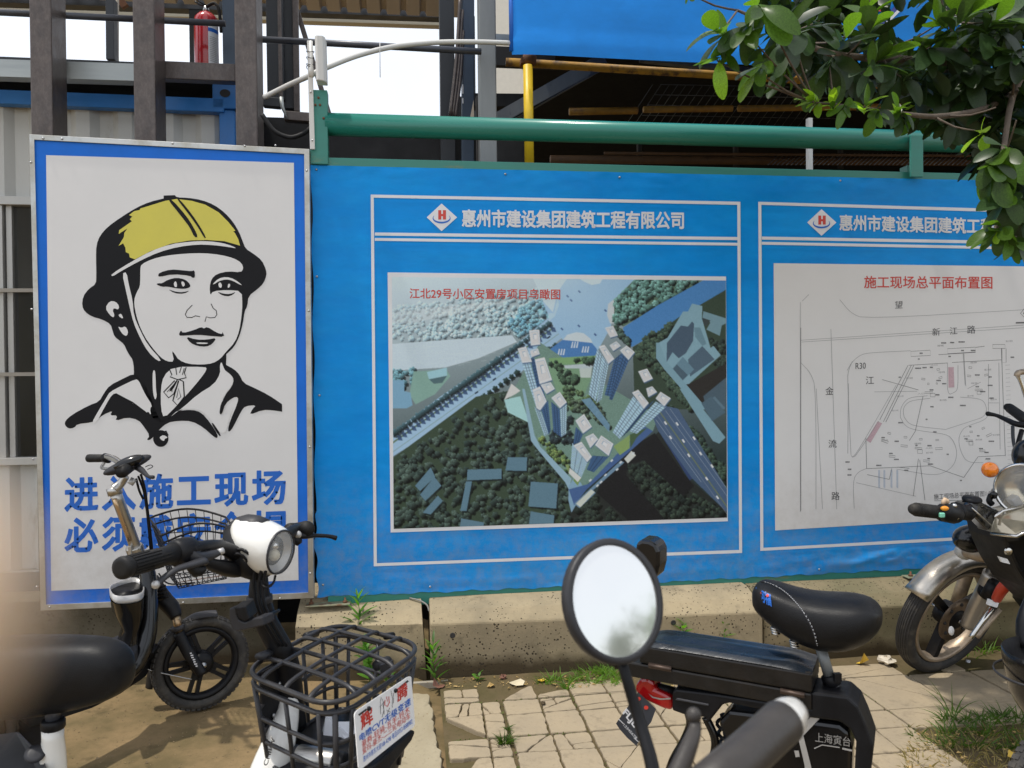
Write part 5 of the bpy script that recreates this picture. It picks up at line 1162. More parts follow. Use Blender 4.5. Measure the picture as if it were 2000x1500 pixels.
def obov(t): return .006+(.218*math.sqrt(max(0, 1-((t-.62)/.385)**2)) if t > .62 else .218*(.5-.5*math.cos(math.pi*min(1, t/.62)))**.72)
ell = lambda t: .01+.2*(math.sin(math.pi*t)**.8 if 0 < t < 1 else 0)
lance = lambda t: .008+.09*(math.sin(math.pi*t**.8)**.8 if 0 < t < 1 else 0)
blade_ = lambda t: .03*(1-t)**.7+.001
LEAVES = []
for mt_, tag_ in ((LD, 'd'), (LM_, 'm'), (LY, 'y')):
    for sh, cu, fo in ((obov, .12, .25), (obov, .32, .12), (ell, -.1, .35), (obov, .5, .3)):
        vs, fs = leaf_geo(sh, cu, fo); b = MB(); b.add(vs, fs, True); me = b.mesh('leaf'); me.materials.append(mt_); LEAVES.append((tag_, me))
def orient(a, up):          # columns x,y,z: y along a
    y = a.normalized(); x = y.cross(up)
    if x.length < 1e-3: x = y.cross(V((1, 0, 0)))
    x.normalize(); z = x.cross(y); return Matrix((x, y, z)).transposed()
rl = random.Random(21)
tree = thing('tree', 'leafy tree with glossy oval leaves reaching in over the banner from the right', 'tree', V((4.1, -.9, 0)))
tb = MB(); tb.tube([V((4.1, -.9, -.05)), V((4.05, -.92, 1.2)), V((3.95, -.95, 2.3)), V((3.8, -1.0, 3.2)), V((3.5, -1.0, 3.9))], [.13, .11, .095, .08, .05], 14, spline=3); tb.build('trunk', BARK, tree)
branches = []
def branch(pts, r0, r1):
    P3 = [atD(*p) for p in pts]; rr = [r0+(r1-r0)*i/(len(P3)-1) for i in range(len(P3))]
    b = MB(); b.tube(P3, rr, 8, spline=4); b.build('branch', BARK, tree); P4, _ = spl(P3, rr, 4); branches.append(P4)
branch([(2260, -60, 3.4), (2080, 90, 2.9), (1900, 118, 2.6), (1760, 116, 2.5), (1620, 104, 2.4), (1530, 60, 2.35), (1440, 20, 2.3)], .022, .004)
branch([(2080, 90, 2.9), (1960, 195, 2.5), (1850, 226, 2.3), (1760, 222, 2.22), (1680, 210, 2.18), (1590, 200, 2.16)], .012, .003)
branch([(2080, 60, 2.7), (1990, 160, 2.45), (1962, 280, 2.3), (1950, 380, 2.25), (1942, 470, 2.2)], .013, .003)
branch([(1760, 116, 2.5), (1720, 60, 2.45), (1700, 10, 2.4), (1690, -60, 2.4)], .007, .003)
branch([(1900, 118, 2.6), (1860, 60, 2.5), (1830, -20, 2.45)], .008, .003)
nleaf = 0
def put_leaf(p, a, up, L_, tone):
    global nleaf
    if nleaf >= 298: return
    c_ = [m for t, m in LEAVES if t == tone]; me = rl.choice(c_)
    o = bpy.data.objects.new('leaf', me); COL.objects.link(o); o.parent = tree
    Mx = orient(a, up).to_4x4() @ Matrix.Diagonal((L_*rl.uniform(.85, 1.15), L_, L_, 1)); Mx.translation = p-V(tree.location); o.matrix_local = Mx; nleaf += 1
twm = MB()
def rosette(px, py, d, n, L_, axis, tone, spread=.9, tip=None):
    p = atD(px, py, d)
    best = min((q for br in branches for q in br), key=lambda q: (q-p).length)
    twm.tube([best, (best*.5+p*.5)+V((0, 0, -.01)), p], [.0035, .0028, .002], 5, spline=2)
    ax = (R_*axis[0]+U_*axis[1]-F_*axis[2]).normalized(); x = ax.orthogonal().normalized(); y = ax.cross(x)
    for k in range(n):
        a = k*2.4+rl.uniform(-.3, .3); f = k/n
        el = spread*(1-.55*f)+rl.uniform(-.15, .15)
        dr = (ax*math.cos(el)+(x*math.cos(a)+y*math.sin(a))*math.sin(el)); dr.z -= .25*rl.random(); dr.normalize()
        q = p-ax*(1-f)*L_*.5
        up = (ax*.8+V((0, 0, .9))+V((rl.uniform(-.4, .4), rl.uniform(-.4, .4), 0))).normalized()
        tn = tone if isinstance(tone, str) else (tone[0] if f < .6 else tone[1])
        if len(tn) > 1: tn = rl.choice(tn)
        put_leaf(q, dr, up, L_*rl.uniform(.62, 1.25), tn)
A = rosette
A(1955, 300, 2.1, 8, .105, (-.5, -.5, .5), ('dm', 'm')); A(1938, 335, 2.1, 8, .10, (-.3, -.8, .4), ('m', 'm')); A(1965, 390, 2.1, 9, .09, (-.5, -.5, .5), ('d', 'dm')); A(1945, 455, 2.1, 9, .085, (-.7, -.6, .4), ('m', 'my')); A(1985, 480, 2.1, 8, .085, (.2, -.8, .4), ('dm', 'dm'))
A(1398, 62, 2.1, 9, .09, (-.8, .1, .5), ('m', 'm')); A(1455, 60, 2.05, 9, .10, (-.3, -.7, .6), ('dm', 'm')); A(1400, 118, 2.1, 7, .09, (-.7, -.6, .4), ('m', 'my'))
A(1490, 20, 2.0, 7, .11, (.1, -.7, .7), ('m', 'm')); A(1345, -14, 2.1, 3, .05, (-.6, -.7, .3), ('m', 'm')); A(1480, 140, 2.1, 7, .09, (-.5, -.8, .4), ('dm', 'my'))
A(1530, 130, 2.15, 8, .09, (.1, -.9, .4), ('d', 'dm')); A(1545, 60, 2.1, 9, .11, (.2, .2, .9), ('d', 'd')); A(1600, 40, 2.15, 8, .11, (.4, .1, .8), ('d', 'd')); A(1620, 130, 2.2, 8, .11, (-.4, -.8, .3), ('d', 'dm'))
A(1655, 70, 2.2, 6, .09, (.2, .5, .6), ('d', 'm')); A(1700, 50, 2.3, 9, .105, (.1, .9, .3), ('dm', 'dm')); A(1722, 110, 2.35, 8, .10, (.5, .5, .4), ('m', 'dm')); A(1690, 20, 2.3, 6, .10, (-.2, .9, .2), ('m', 'my'))
A(1690, 140, 2.3, 6, .09, (-.4, -.5, .3), ('d', 'dm')); A(1760, 150, 2.4, 8, .11, (.2, -.8, .5), ('d', 'd')); A(1820, 90, 2.4, 9, .12, (.2, -.1, .9), ('d', 'd')); A(1835, 45, 2.35, 7, .10, (-.7, .4, .3), ('dm', 'm'))
A(1880, 30, 2.3, 8, .11, (.2, .7, .4), ('d', 'm')); A(1950, 40, 2.3, 9, .11, (.3, .2, .7), ('d', 'dm')); A(1985, 110, 2.3, 8, .11, (-.2, -.5, .7), ('d', 'd')); A(1890, 150, 2.45, 8, .11, (-.3, -.7, .4), ('d', 'dm'))
A(1588, 196, 2.15, 9, .050, (-.9, .1, .4), ('y', 'y')); A(1625, 202, 2.15, 9, .048, (-.4, .7, .5), ('my', 'y')); A(1650, 212, 2.15, 9, .050, (-.2, -.8, .4), ('m', 'my')); A(1690, 206, 2.15, 9, .05, (-.1, .7, .5), ('y', 'my')); A(1715, 222, 2.15, 9, .055, (-.2, -.8, .4), ('dm', 'm')); A(1755, 212, 2.2, 8, .055, (.1, .7, .4), ('my', 'm')); A(1760, 228, 2.2, 8, .06, (0, -.9, .4), ('dm', 'd'))
A(1790, 225, 2.8, 8, .08, (-.1, -.9, .3), ('d', 'dm')); A(1800, 190, 2.7, 8, .075, (-.1, .7, .4), ('my', 'm')); A(1850, 235, 2.6, 8, .09, (-.2, -.8, .4), ('d', 'd'))
A(1905, 255, 2.2, 8, .075, (-.8, .2, .4), ('y', 'y')); A(1945, 210, 2.2, 7, .10, (.1, -.4, .9), ('d', 'dm')); A(1985, 235, 2.15, 6, .09, (.2, .7, .4), ('m', 'y')); A(1930, 290, 2.15, 8, .10, (-.1, -.9, .4), ('m', 'dm'))
A(1975, 300, 2.2, 7, .10, (.4, -.6, .5), ('d', 'dm')); A(1972, 370, 2.2, 7, .07, (-.3, -.3, .7), ('d', 'd')); A(1980, 410, 2.2, 7, .07, (.1, -.6, .5), ('d', 'dm')); A(1952, 420, 2.15, 3, .05, (-.9, .2, .3), ('my', 'y'))
A(1945, 470, 2.15, 6, .07, (-.8, -.5, .4), ('m', 'my')); A(1985, 462, 2.15, 6, .07, (.3, -.8, .4), ('dm', 'd')); A(1955, 345, 2.2, 7, .075, (-.4, -.5, .5), ('d', 'dm')); A(1968, 440, 2.18, 7, .075, (-.2, -.6, .5), ('d', 'm')); 
twm.build('twig', BARK, tree, kind='stuff')
# deeper and overhead foliage of the same tree as one mass
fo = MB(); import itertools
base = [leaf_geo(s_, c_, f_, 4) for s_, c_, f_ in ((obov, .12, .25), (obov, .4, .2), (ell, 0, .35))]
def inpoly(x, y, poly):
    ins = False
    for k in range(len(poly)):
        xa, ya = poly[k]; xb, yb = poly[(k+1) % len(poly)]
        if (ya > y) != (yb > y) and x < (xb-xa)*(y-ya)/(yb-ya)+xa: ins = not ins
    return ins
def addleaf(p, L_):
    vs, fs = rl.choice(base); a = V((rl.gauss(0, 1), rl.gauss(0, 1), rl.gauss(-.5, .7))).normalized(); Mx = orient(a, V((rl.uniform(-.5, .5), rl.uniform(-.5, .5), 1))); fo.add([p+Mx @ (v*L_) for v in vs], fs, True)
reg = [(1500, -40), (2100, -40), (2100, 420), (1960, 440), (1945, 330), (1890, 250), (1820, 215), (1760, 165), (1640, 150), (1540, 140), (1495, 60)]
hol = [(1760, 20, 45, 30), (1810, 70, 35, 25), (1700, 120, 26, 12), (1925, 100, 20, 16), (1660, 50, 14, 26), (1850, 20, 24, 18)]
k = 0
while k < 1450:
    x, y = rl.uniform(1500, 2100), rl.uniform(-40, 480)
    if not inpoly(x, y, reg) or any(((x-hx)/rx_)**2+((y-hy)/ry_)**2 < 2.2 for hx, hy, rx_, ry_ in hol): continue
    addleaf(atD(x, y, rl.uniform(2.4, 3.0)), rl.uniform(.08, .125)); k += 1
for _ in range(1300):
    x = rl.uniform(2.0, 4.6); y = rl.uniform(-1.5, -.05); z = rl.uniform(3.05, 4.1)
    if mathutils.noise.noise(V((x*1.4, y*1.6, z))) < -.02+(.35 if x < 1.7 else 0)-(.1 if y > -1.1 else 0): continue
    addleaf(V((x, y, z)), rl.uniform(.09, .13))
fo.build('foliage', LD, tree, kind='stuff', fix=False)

# ============================================================ ground plants
GR = leafmat('grass_green', (.09, .17, .025), .4, .5); GY = leafmat('grass_dry', (.30, .24, .10), .3, .6); HB = leafmat('herb_green', (.09, .22, .03), .42, .45)
rg2 = random.Random(4)
def grass(name, label, spots, mt=GR, dry=0):
    b = MB(); pts = []
    for (px, py, n, h, sp, *rest) in spots:
        p0 = atZ(px, py, rest[0] if rest else -.005)
        for _ in range(n):
            r = sp*math.sqrt(rg2.random()); a = rg2.uniform(0, 6.28); p = p0+V((r*math.cos(a), r*math.sin(a), 0)); aa = a+rg2.uniform(-.8, .8); hh = h*rg2.uniform(.45, 1.1); le = rg2.uniform(.3, .95)
            d = V((math.cos(aa)*le, math.sin(aa)*le, 1)).normalized(); side = d.cross(V((rg2.uniform(-1, 1), rg2.uniform(-1, 1), .1))).normalized(); w = rg2.uniform(.0016, .0034); vs = []
            for k in range(5):
                t = k/4; q = p+d*hh*t+V((math.cos(aa), math.sin(aa), -1.1))*hh*t*t*le*.45
                vs += [q-side*w*(1-t**1.5)-V((0, 0, 0)), q+side*w*(1-t**1.5)]
            b.add(vs, [(2*k, 2*k+1, 2*k+3, 2*k+2) for k in range(4)], True)
    return b.build(name, mt, fix=False, kind='stuff', label=label, category='grass')
grass('grass_tuft', 'small grass tuft growing in the cracked tile joints', [(985, 1452, 90, .055, .018), (992, 1425, 20, .03, .01)])
grass('grass_tuft', 'long straggling grass along the barrier foot left of the round mirror', [(1060+i*9, 1338-abs(i % 5)*3, 14, .05+.02*(i % 3), .02) for i in range(18)]+[(1150+i*8, 1318, 16, .085, .03) for i in range(9)]+[(1110, 1345, 30, .05, .02)])
grass('grass_patch', 'wide patch of wiry grass where the tiles are broken away, lower right', [(1840+ (i*37) % 170, 1432-(i*23) % 46+ (26 if i % 4 == 0 else 0), 10, .085, .03) for i in range(38)]+[(1860, 1395, 12, .16, .02), (1960, 1400, 12, .14, .02), (1790, 1440, 14, .06, .03)])
grass('dry_grass', 'dry straw scattered over the bare soil, lower right', [(1770+(i*53) % 240, 1425+(i*29) % 85, 9, .05, .05) for i in range(44)], GY)
grass('weed_tangle', 'pale wiry weeds behind the motorcycle wheel', [(1900+(i*31) % 100, 1285-(i*7) % 20, 5, .12, .03) for i in range(12)])
def herb(name, label, base, tip, n, L_, sh=lance, mt=HB, stem=.0022, group=None, wild=.5):
    """a stem with leaves; base and tip are world points"""
    t = thing(name, label, 'plant', base, group); b = MB(); P4, _ = spl([base, base*.5+tip*.5+V((rg2.uniform(-.01, .01), rg2.uniform(-.01, .01), 0)), tip], [1, 1, 1], 6)
    b.tube(P4, [stem*(1-.5*i/len(P4)) for i in range(len(P4))], 5); b.build('stem', mt, t)
    for k in range(n):
        f = .12+.88*k/n; p = P4[int(f*(len(P4)-1))]; a = k*2.4+rg2.uniform(-.3, .3); dr = V((math.cos(a), math.sin(a)*.8, .35+wild*rg2.random()+.8*f)).normalized()
        vs, fs = leaf_geo(sh, rg2.uniform(.1, .4), .2, 5); Mx = orient(dr, V((0, 0, 1))); q = MB(); l = L_*rg2.uniform(.7, 1.15)*(1-.35*f); q.add([p+Mx @ (v*l) for v in vs], fs, True); q.build('leaf', mt, t, fix=False)
    return t
herb('weed', 'tall leafy weed on the barrier, rising above the basket below the sign corner', atY(700, 1236, -.10), atY(697, 1160, -.07), 22, .10, lance)
herb('weed', 'broad-leaved weed in front of the short barrier, seen through the basket', atZ(722, 1332, 0), atY(712, 1250, -.22), 26, .095, ell)
herb('weed', 'narrow-leaved weed growing at the gap between two barriers', atZ(852, 1332, 0), atY(846, 1252, -.20), 20, .085, lance)
herb('weed', 'tiny seedling with round leaves at the foot of the long barrier', atZ(931, 1330, 0), atY(933, 1316, -.22), 6, .045, ell, wild=.1)
herb('weed', 'small green shoot on the barrier behind the black lidded box', atY(1333, 1238, -.22), atY(1340, 1216, -.21), 5, .07, ell)
herb('weed', 'thin grassy shoot on the barrier left of the bicycle seat', atY(1415, 1246, -.22), atY(1412, 1216, -.21), 8, .06, lance)
herb('weed', 'low weed under the basket rim near the barrier foot', atZ(760, 1338, 0), atZ(764, 1318, .03), 9, .045, ell)
# litter
def scrap(name, label, cat, px, py, s, mt, seed, z=.004, curl=.3, n=7):
    r = random.Random(seed); c0 = atZ(px, py, z); b = MB(); ring = []
    for k in range(n): a = 6.283*k/n; rr = s*r.uniform(.6, 1.1); ring.append(c0+V((math.cos(a)*rr, math.sin(a)*rr*.8, abs(r.gauss(0, curl))*s)))
    b.add([c0+V((0, 0, s*curl*.3))]+ring, [(0, k+1, (k+1) % n+1) for k in range(n)]); return tag(b.build(name, mt, fix=False), label, cat)
DL = mat('dry_leaf', (.42, .28, .10), .6, var=.2, vs=40); WP = mat('scrap_paper', (.62, .55, .44), .7, var=.25, vs=30); RL = mat('rotten_leaf', (.16, .07, .045), .7, var=.3, vs=30); YL = mat('yellow_leaf', (.65, .42, .05), .5, var=.1)
scrap('fallen_leaf', 'bright yellow fallen leaf left of the motorcycle tyre', 'leaf', 1685, 1297, .03, YL, 3, curl=.6)
for k, (dx, dy) in enumerate(((0, 0), (12, -6))): pass
def crumple(name, label, cat, px, py, s, mt, seed):
    r = random.Random(seed); c0 = atZ(px, py, .0)+V((0, 0, s*.45)); b = MB(); n, m_ = 9, 6; rings = []
    for i in range(m_+1):
        th = math.pi*i/m_; rings.append([c0+V((math.cos(6.283*k/n)*math.sin(th), math.sin(6.283*k/n)*math.sin(th), -math.cos(th)*.55))*s*r.uniform(.45, 1.05) for k in range(n)])
    b.loft(rings, smooth=False); return tag(b.build(name, mt), label, cat)
crumple('crumpled_paper', 'crumpled pale paper ball against the motorcycle tyre', 'paper', 1733, 1298, .045, WP, 5)
scrap('fallen_leaf', 'pale dry leaf lying beside the long grass at the barrier', 'leaf', 1010, 1336, .045, mat('pale_leaf', (.60, .52, .36), .7), 7, curl=.3)
scrap('fallen_leaf', 'reddish rotten leaf by the end of the pale kerb strip', 'leaf', 858, 1341, .035, RL, 8)
scrap('fallen_leaf', 'small brown leaf left of the pale dry leaf', 'leaf', 958, 1340, .022, DL, 9)
crumple('stone', 'little brown stone standing at the barrier foot', 'stone', 982, 1326, .02, RL, 11)
scrap('fallen_leaf', 'yellow leaf tangled in the long grass', 'leaf', 1058, 1330, .022, YL, 12)
crumple('stone', 'small white stone on the soil right of the motorcycle tyre', 'stone', 1891, 1294, .013, M['paper'], 13)
crumple('stone', 'dusty pebble in a joint between tiles near the grass tuft', 'stone', 1061, 1376, .014, M['concrete'], 14)
scrap('fallen_leaf', 'yellow strip of dry leaf at the lower right corner', 'leaf', 1985, 1480, .03, YL, 15)
cr_ = MB()
for _ in range(420):
    if rg2.random() < .6: p = atZ(rg2.uniform(850, 1500), 1344-rg2.random()*22, .003)
    else: p = atZ(rg2.uniform(1770, 2000), rg2.uniform(1425, 1500), .0)
    s = rg2.uniform(.002, .007); cr_.add([p+V((rg2.gauss(0, s), rg2.gauss(0, s), rg2.random()*s)) for _ in range(4)], [(0,1,2),(0,2,3),(0,3,1),(1,3,2)])
cr_.build('debris', DL, kind='stuff')

pb2 = MB()
for _ in range(2600):
    x, y = rg2.uniform(-2.6, .05), rg2.uniform(-1.5, .12); s = rg2.uniform(.0012, .0045)*(2 if rg2.random() < .04 else 1); p = V((x, y, hgt(x, y)+.03+s*.2))
    pb2.add([p+V((s, 0, 0)), p+V((-s*.5, s*.8, 0)), p+V((-s*.6, -s*.8, 0)), p+V((0, 0, s*.9))], [(0, 1, 3), (1, 2, 3), (2, 0, 3)])
pb2.build('gravel', mat('grit', (.26, .19, .105), .9, var=.4, vs=90), kind='stuff', fix=False)
ms = MB()
for _ in range(900):
    i = rg2.randrange(0, 9); x = .345+.3033*i-.3033*(rg2.random() < .4)+rg2.gauss(0, .006); y = rg2.uniform(-1.3, -.42)
    if rg2.random() < .45: x = rg2.uniform(.1, 1.6); y = -.44-.323*rg2.randrange(0, 3)+rg2.gauss(0, .005)
    if mathutils.noise.noise(V((x*3, y*3, 5))) < -.05 and x > .6: continue
    s = rg2.uniform(.003, .010); p = V((x, y, -.004))
    for _k in range(3):
        a = V((rg2.gauss(0, 1), rg2.gauss(0, 1), rg2.uniform(.2, 1))).normalized()*s; o = V((-a.y, a.x, 0)).normalized()*s*.35; ms.add([p-o, p+o, p+a], [(0, 1, 2)])
ms.build('joint_moss', leafmat('moss_green', (.075, .095, .02), .2, .8), kind='stuff', fix=False)
# ============================================================ two-wheelers
def T3(pts): return [atD(*p) for p in pts]
def tubep(name, pts, r, mt, par, seg=10, sp=6, flat=None, **k):
    b = MB(); b.tube(T3(pts), r, seg, spline=sp, flat=flat); return b.build(name, M[mt] if isinstance(mt, str) else mt, par, **k)
def part(name, par):
    o = bpy.data.objects.new(name, None); COL.objects.link(o); o.parent = par; o.empty_display_size = .05; return o
def torus(b, c, n, R, rs, seg=48, ts=12, x0=None):      # rs: list of (dr, dn) section points
    n = n.normalized(); x = (x0 or V((0, 0, 1))); x = (x-n*x.dot(n)).normalized(); y = n.cross(x); rings = []
    for i in range(seg):
        a = 2*math.pi*i/seg; u = x*math.cos(a)+y*math.sin(a); rings.append([c+u*(R+dr)+n*dn for dr, dn in rs])
    b.loft(rings, True, False, True)
def circ(r, k=10, sq=1): return [(r*math.cos(2*math.pi*i/k), r*sq*math.sin(2*math.pi*i/k)) for i in range(k)]
def wheel(par, c, n, R, tw, rimR, hubR, nsp, mtyre, mrim, double=True, ph=0, grooves=0, spw=.014, hubw=.05, mhub=None):
    w = part('wheel', par); n = n.normalized()
    b = MB(); tr = (R-rimR)/2; sec = [(tr*math.cos(t), tw/2*math.sin(t)) for t in [2*math.pi*i/16 for i in range(16)]]
    torus(b, c, n, rimR+tr, sec, 64); t = b.build('tyre', M[mtyre], w)
    # tread: rows of small raised blocks or ribs
    b = MB(); x = (V((0, 0, 1))-n*n.z).normalized(); y = n.cross(x)
    if grooves:
        for k in range(grooves):
            f = -1+2*(k+.5)/grooves; dn = f*tw*.40; dr = tr*math.sqrt(max(0, 1-(dn/(tw/2))**2))
            torus(b, c, n, rimR+tr, [(dr+.0022, dn-tw*.028), (dr+.0028, dn), (dr+.0022, dn+tw*.028), (dr-.003, dn+tw*.03), (dr-.003, dn-tw*.03)], 64)
    else:
        for i in range(54):
            a = 2*math.pi*i/54
            for s in (-1, 1):
                a2 = a+(.03 if s > 0 else -.03); u = x*math.cos(a2)+y*math.sin(a2); v = n.cross(u)
                for dn in (.14, .33):
                    th = math.asin(dn*2); rr = rimR+tr+tr*math.cos(th); q = c+u*rr+n*(s*tw*dn)
                    M3 = Matrix((v, n, u)).transposed().to_4x4(); M3.translation = q; b.box((-.007, -tw*.075, -.004), (.007, tw*.075, .0022), M3)
    b.build('tread', M[mtyre], w, kind='stuff')
    b = MB(); torus(b, c, n, rimR, [(.004, -tw*.36), (.004, tw*.36), (-.004, tw*.40), (-.016, tw*.30), (-.019, 0), (-.016, -tw*.30), (-.004, -tw*.40)], 64); b.build('rim', M[mrim], w)
    b = MB(); b.lathe([(.012, -hubw*.62), (hubR*.6, -hubw*.6), (hubR*.95, -hubw*.45), (hubR, -hubw*.3), (hubR, hubw*.3), (hubR*.95, hubw*.45), (hubR*.6, hubw*.6), (.012, hubw*.62)], c, n, 28); b.build('hub', M[mhub or mrim], w)
    b = MB(); b.lathe([(.008, -hubw*.95), (.008, hubw*.95)], c, n, 10); b.lathe([(.012, hubw*.7), (.012, hubw*.85)], c, n, 6); b.lathe([(.012, -hubw*.85), (.012, -hubw*.7)], c, n, 6); b.build('axle', M['steel_rivet'], w)
    for k in range(nsp):
        a = ph+2*math.pi*k/nsp
        b = MB()
        for o in ((-.075, .075) if double else (0,)):
            u = x*math.cos(a)+y*math.sin(a); v = n.cross(u); p0 = c+u*hubR*.8+v*o*hubR*3.2; p1 = c+u*(rimR-.012)+v*o*rimR*1.5
            b.beam(p0, p1, spw, spw*1.5, up=n)
        if double: b.beam(c+u*hubR*.7, c+u*(hubR+(rimR-hubR)*.25), spw*3, spw*.9, up=n)
        b.build('spoke', M[mrim], w)
    return w
def fender(name, par, pts, halfw, mt, axis, th=.004, lip=.012, sp=6):
    """curved guard: px-traced crown line, width along axis"""
    P4, _ = spl(T3(pts), [1]*len(pts), sp); b = MB(); rings = []
    for i, p in enumerate(P4):
        t = (P4[min(i+1, len(P4)-1)]-P4[max(i-1, 0)]).normalized(); n = axis.cross(t).normalized()
        if n.z < 0 and abs(n.z) > .0: pass
        rings.append((p, n))
    if rings[len(rings)//2][1].dot(rings[len(rings)//2][0]-fender.c) < 0: rings = [(p, -n) for p, n in rings]
    secs = []
    for p, n in rings:
        o = [(-halfw, -lip), (-halfw*.85, -lip*.35), (-halfw*.45, 0), (0, .003), (halfw*.45, 0), (halfw*.85, -lip*.35), (halfw, -lip)]
        secs.append([p+axis*a+n*h for a, h in o]+[p+axis*a+n*(h-th) for a, h in reversed(o)])
    b.loft(secs, True); return b.build(name, M[mt], par)

# ------------------------------------------------------------ A: black city e-bike by the sign
cA = atD(392, 1293, 3.13); nA = (-ray(392, 1293)).normalized(); nA = (nA+R_*.22).normalized(); nA = V((nA.x, nA.y, nA.z*.2)).normalized()
A_ = thing('electric_bicycle', 'black electric bicycle with a silver stem and wire basket, in front of the safety sign', 'electric bicycle', V((cA.x-.15, cA.y-.25, 0)), 'two-wheelers parked in front of the fence')
wheel(A_, cA, nA, .188, .058, .140, .046, 5, 'tyre_dusty', 'black_plastic', ph=.35, hubw=.07)
fender.c = cA
fender('rear_mudguard', A_, [(352, 1216, 3.13), (322, 1240, 3.13), (299, 1275, 3.13), (290, 1310, 3.13), (285, 1343, 3.13)], .034, 'black_plastic', nA, lip=.016)
fender('front_mudguard', A_, [(358, 1212, 3.13), (380, 1199, 3.13), (402, 1194, 3.13), (422, 1193, 3.13)], .032, 'grey_plastic', nA, lip=.016)
tubep('fork_leg', [(349, 1236, 3.06), (368, 1275, 3.06), (396, 1318, 3.06)], [.023, .023, .019], 'black_plastic', A_, 14)
tubep('fork_leg', [(356, 1222, 3.19), (376, 1262, 3.2), (400, 1300, 3.2)], [.016, .017, .015], 'black_plastic', A_, 10)
tubep('stanchion', [(342, 1200, 3.06), (351, 1236, 3.06)], .0155, mat('rusty_chrome', (.45, .33, .20), .35, .9, var=.4, vs=30, c2=(.25, .13, .06), mask=(.5, .65), ms=20), A_, 14, sp=1)
b = MB(); b.lathe([(.022, 0), (.025, .004), (.025, .014), (.022, .018)], atD(349, 1231, 3.06), (atD(342, 1205, 3.06)-atD(349, 1231, 3.06)), 14); b.build('fork_collar', M['grey_plastic'], A_)
b = MB()
for k in range(7): p = atD(373+k*1.9, 1275+k*4.2, 3.034); b.box(tuple(p+V((-.004-.001*(k % 3), -.001, -.004))), tuple(p+V((.003+.002*(k % 2), 0, .001)))); 
b.build('fork_decal', M['print_white'], A_, kind='stuff')
tubep('stay_wire', [(281, 1302, 3.0), (300, 1311, 3.02), (375, 1327, 3.04)], .0022, 'steel_rivet', A_, 6)
tubep('head_tube', [(296, 1130, 3.06), (318, 1168, 3.07), (334, 1186, 3.07), (344, 1206, 3.06)], [.026, .034, .033, .022], 'black_plastic', A_, 12)
for k in range(4): tubep('boot_ring', [(305+k*2, 1150+k*7, 3.04), (322+k*2, 1144+k*7, 3.02)], .006, 'black_plastic', A_, 6, sp=1)
tubep('frame_tube', [(277, 1092, 3.02), (288, 1120, 3.0), (291, 1160, 2.98), (290, 1220, 2.95), (282, 1262, 2.92), (262, 1300, 2.88), (225, 1330, 2.8)], [.022, .03, .033, .033, .033, .034, .036], 'black_gloss', A_, 14)
tubep('frame_tube', [(268, 1116, 3.06), (266, 1160, 3.04), (262, 1200, 3.0)], [.02, .024, .02], 'black_plastic', A_, 12)
# glove tub with silver rim
rim = T3([(214, 1150, 2.86), (219, 1141, 2.93), (240, 1133, 2.99), (266, 1128, 3.03), (280, 1140, 3.0), (278, 1157, 2.86), (250, 1164, 2.82), (224, 1163, 2.80)])
low = T3([(218, 1190, 2.88), (224, 1186, 2.93), (243, 1184, 2.97), (264, 1184, 3.0), (279, 1192, 2.98), (277, 1208, 2.88), (256, 1213, 2.85), (231, 1208, 2.85)])
foot = T3([(238, 1222, 2.92), (242, 1221, 2.94), (250, 1220, 2.96), (262, 1220, 2.97), (272, 1224, 2.95), (270, 1236, 2.9), (256, 1238, 2.88), (243, 1234, 2.88)])
foot2 = T3([(226, 1258, 2.9), (232, 1256, 2.92), (246, 1252, 2.94), (262, 1252, 2.95), (272, 1256, 2.93), (268, 1272, 2.88), (252, 1276, 2.86), (234, 1270, 2.87)])
def smooth_ring(r, k=3): q, _ = spl(r, [1]*len(r), k, True); return q
dz = V((0, 0, -.03))
b = MB(); b.loft([smooth_ring([p+dz for p in rim]), smooth_ring(low), smooth_ring(foot), smooth_ring(foot2)], True, False); b.build('leg_shield_tub', M['black_gloss'], A_)
b = MB(); R1 = smooth_ring(rim); cc_ = sum(rim, V((0, 0, 0)))/8; b.loft([[p+dz*.8 for p in R1], [p+(p-cc_)*.02 for p in R1], [p-(p-cc_)*.05 for p in R1], [p-(p-cc_)*.07+dz for p in R1]], True, False); b.build('tub_rim', M['silver_plastic'], A_)
b = MB(); b.loft([[p-(p-cc_)*.08+dz*.5 for p in R1], [cc_+(p-cc_)*.4+dz*3 for p in R1]], True, True); b.build('tub_inside', M['black_plastic'], A_)
b = MB(); pl4 = T3([(196, 1252, 2.85), (232, 1240, 2.97), (270, 1240, 2.95), (268, 1268, 2.85), (250, 1292, 2.76), (214, 1300, 2.70)]); b.prism(pl4, V((0, 0, -.04))); b.build('footboard', M['grey_plastic'], A_, bevel=.006)
b = MB(); pl4 = T3([(262, 1290, 2.88), (276, 1268, 2.95), (268, 1310, 2.95), (250, 1344, 2.9), (180, 1385, 2.75), (60, 1425, 2.55), (20, 1395, 2.5), (120, 1340, 2.6)]); b.prism(pl4, R_*.02+F_*.10); b.build('under_body', M['black_plastic'], A_, bevel=.015)
b = MB(); b.box(tuple(atD(60, 1400, 2.62)-V((.05, .02, .2))), tuple(atD(60, 1400, 2.62)+V((.05, .03, .0)))); b.build('stand_leg', M['black_plastic'], A_)
rw = atD(-60, 1340, 2.45); wheel(A_, V((rw.x-.05, rw.y, .188)), V((.75, -.62, 0)), .188, .058, .140, .046, 5, 'tyre_dusty', 'black_plastic', ph=.1, hubw=.07)
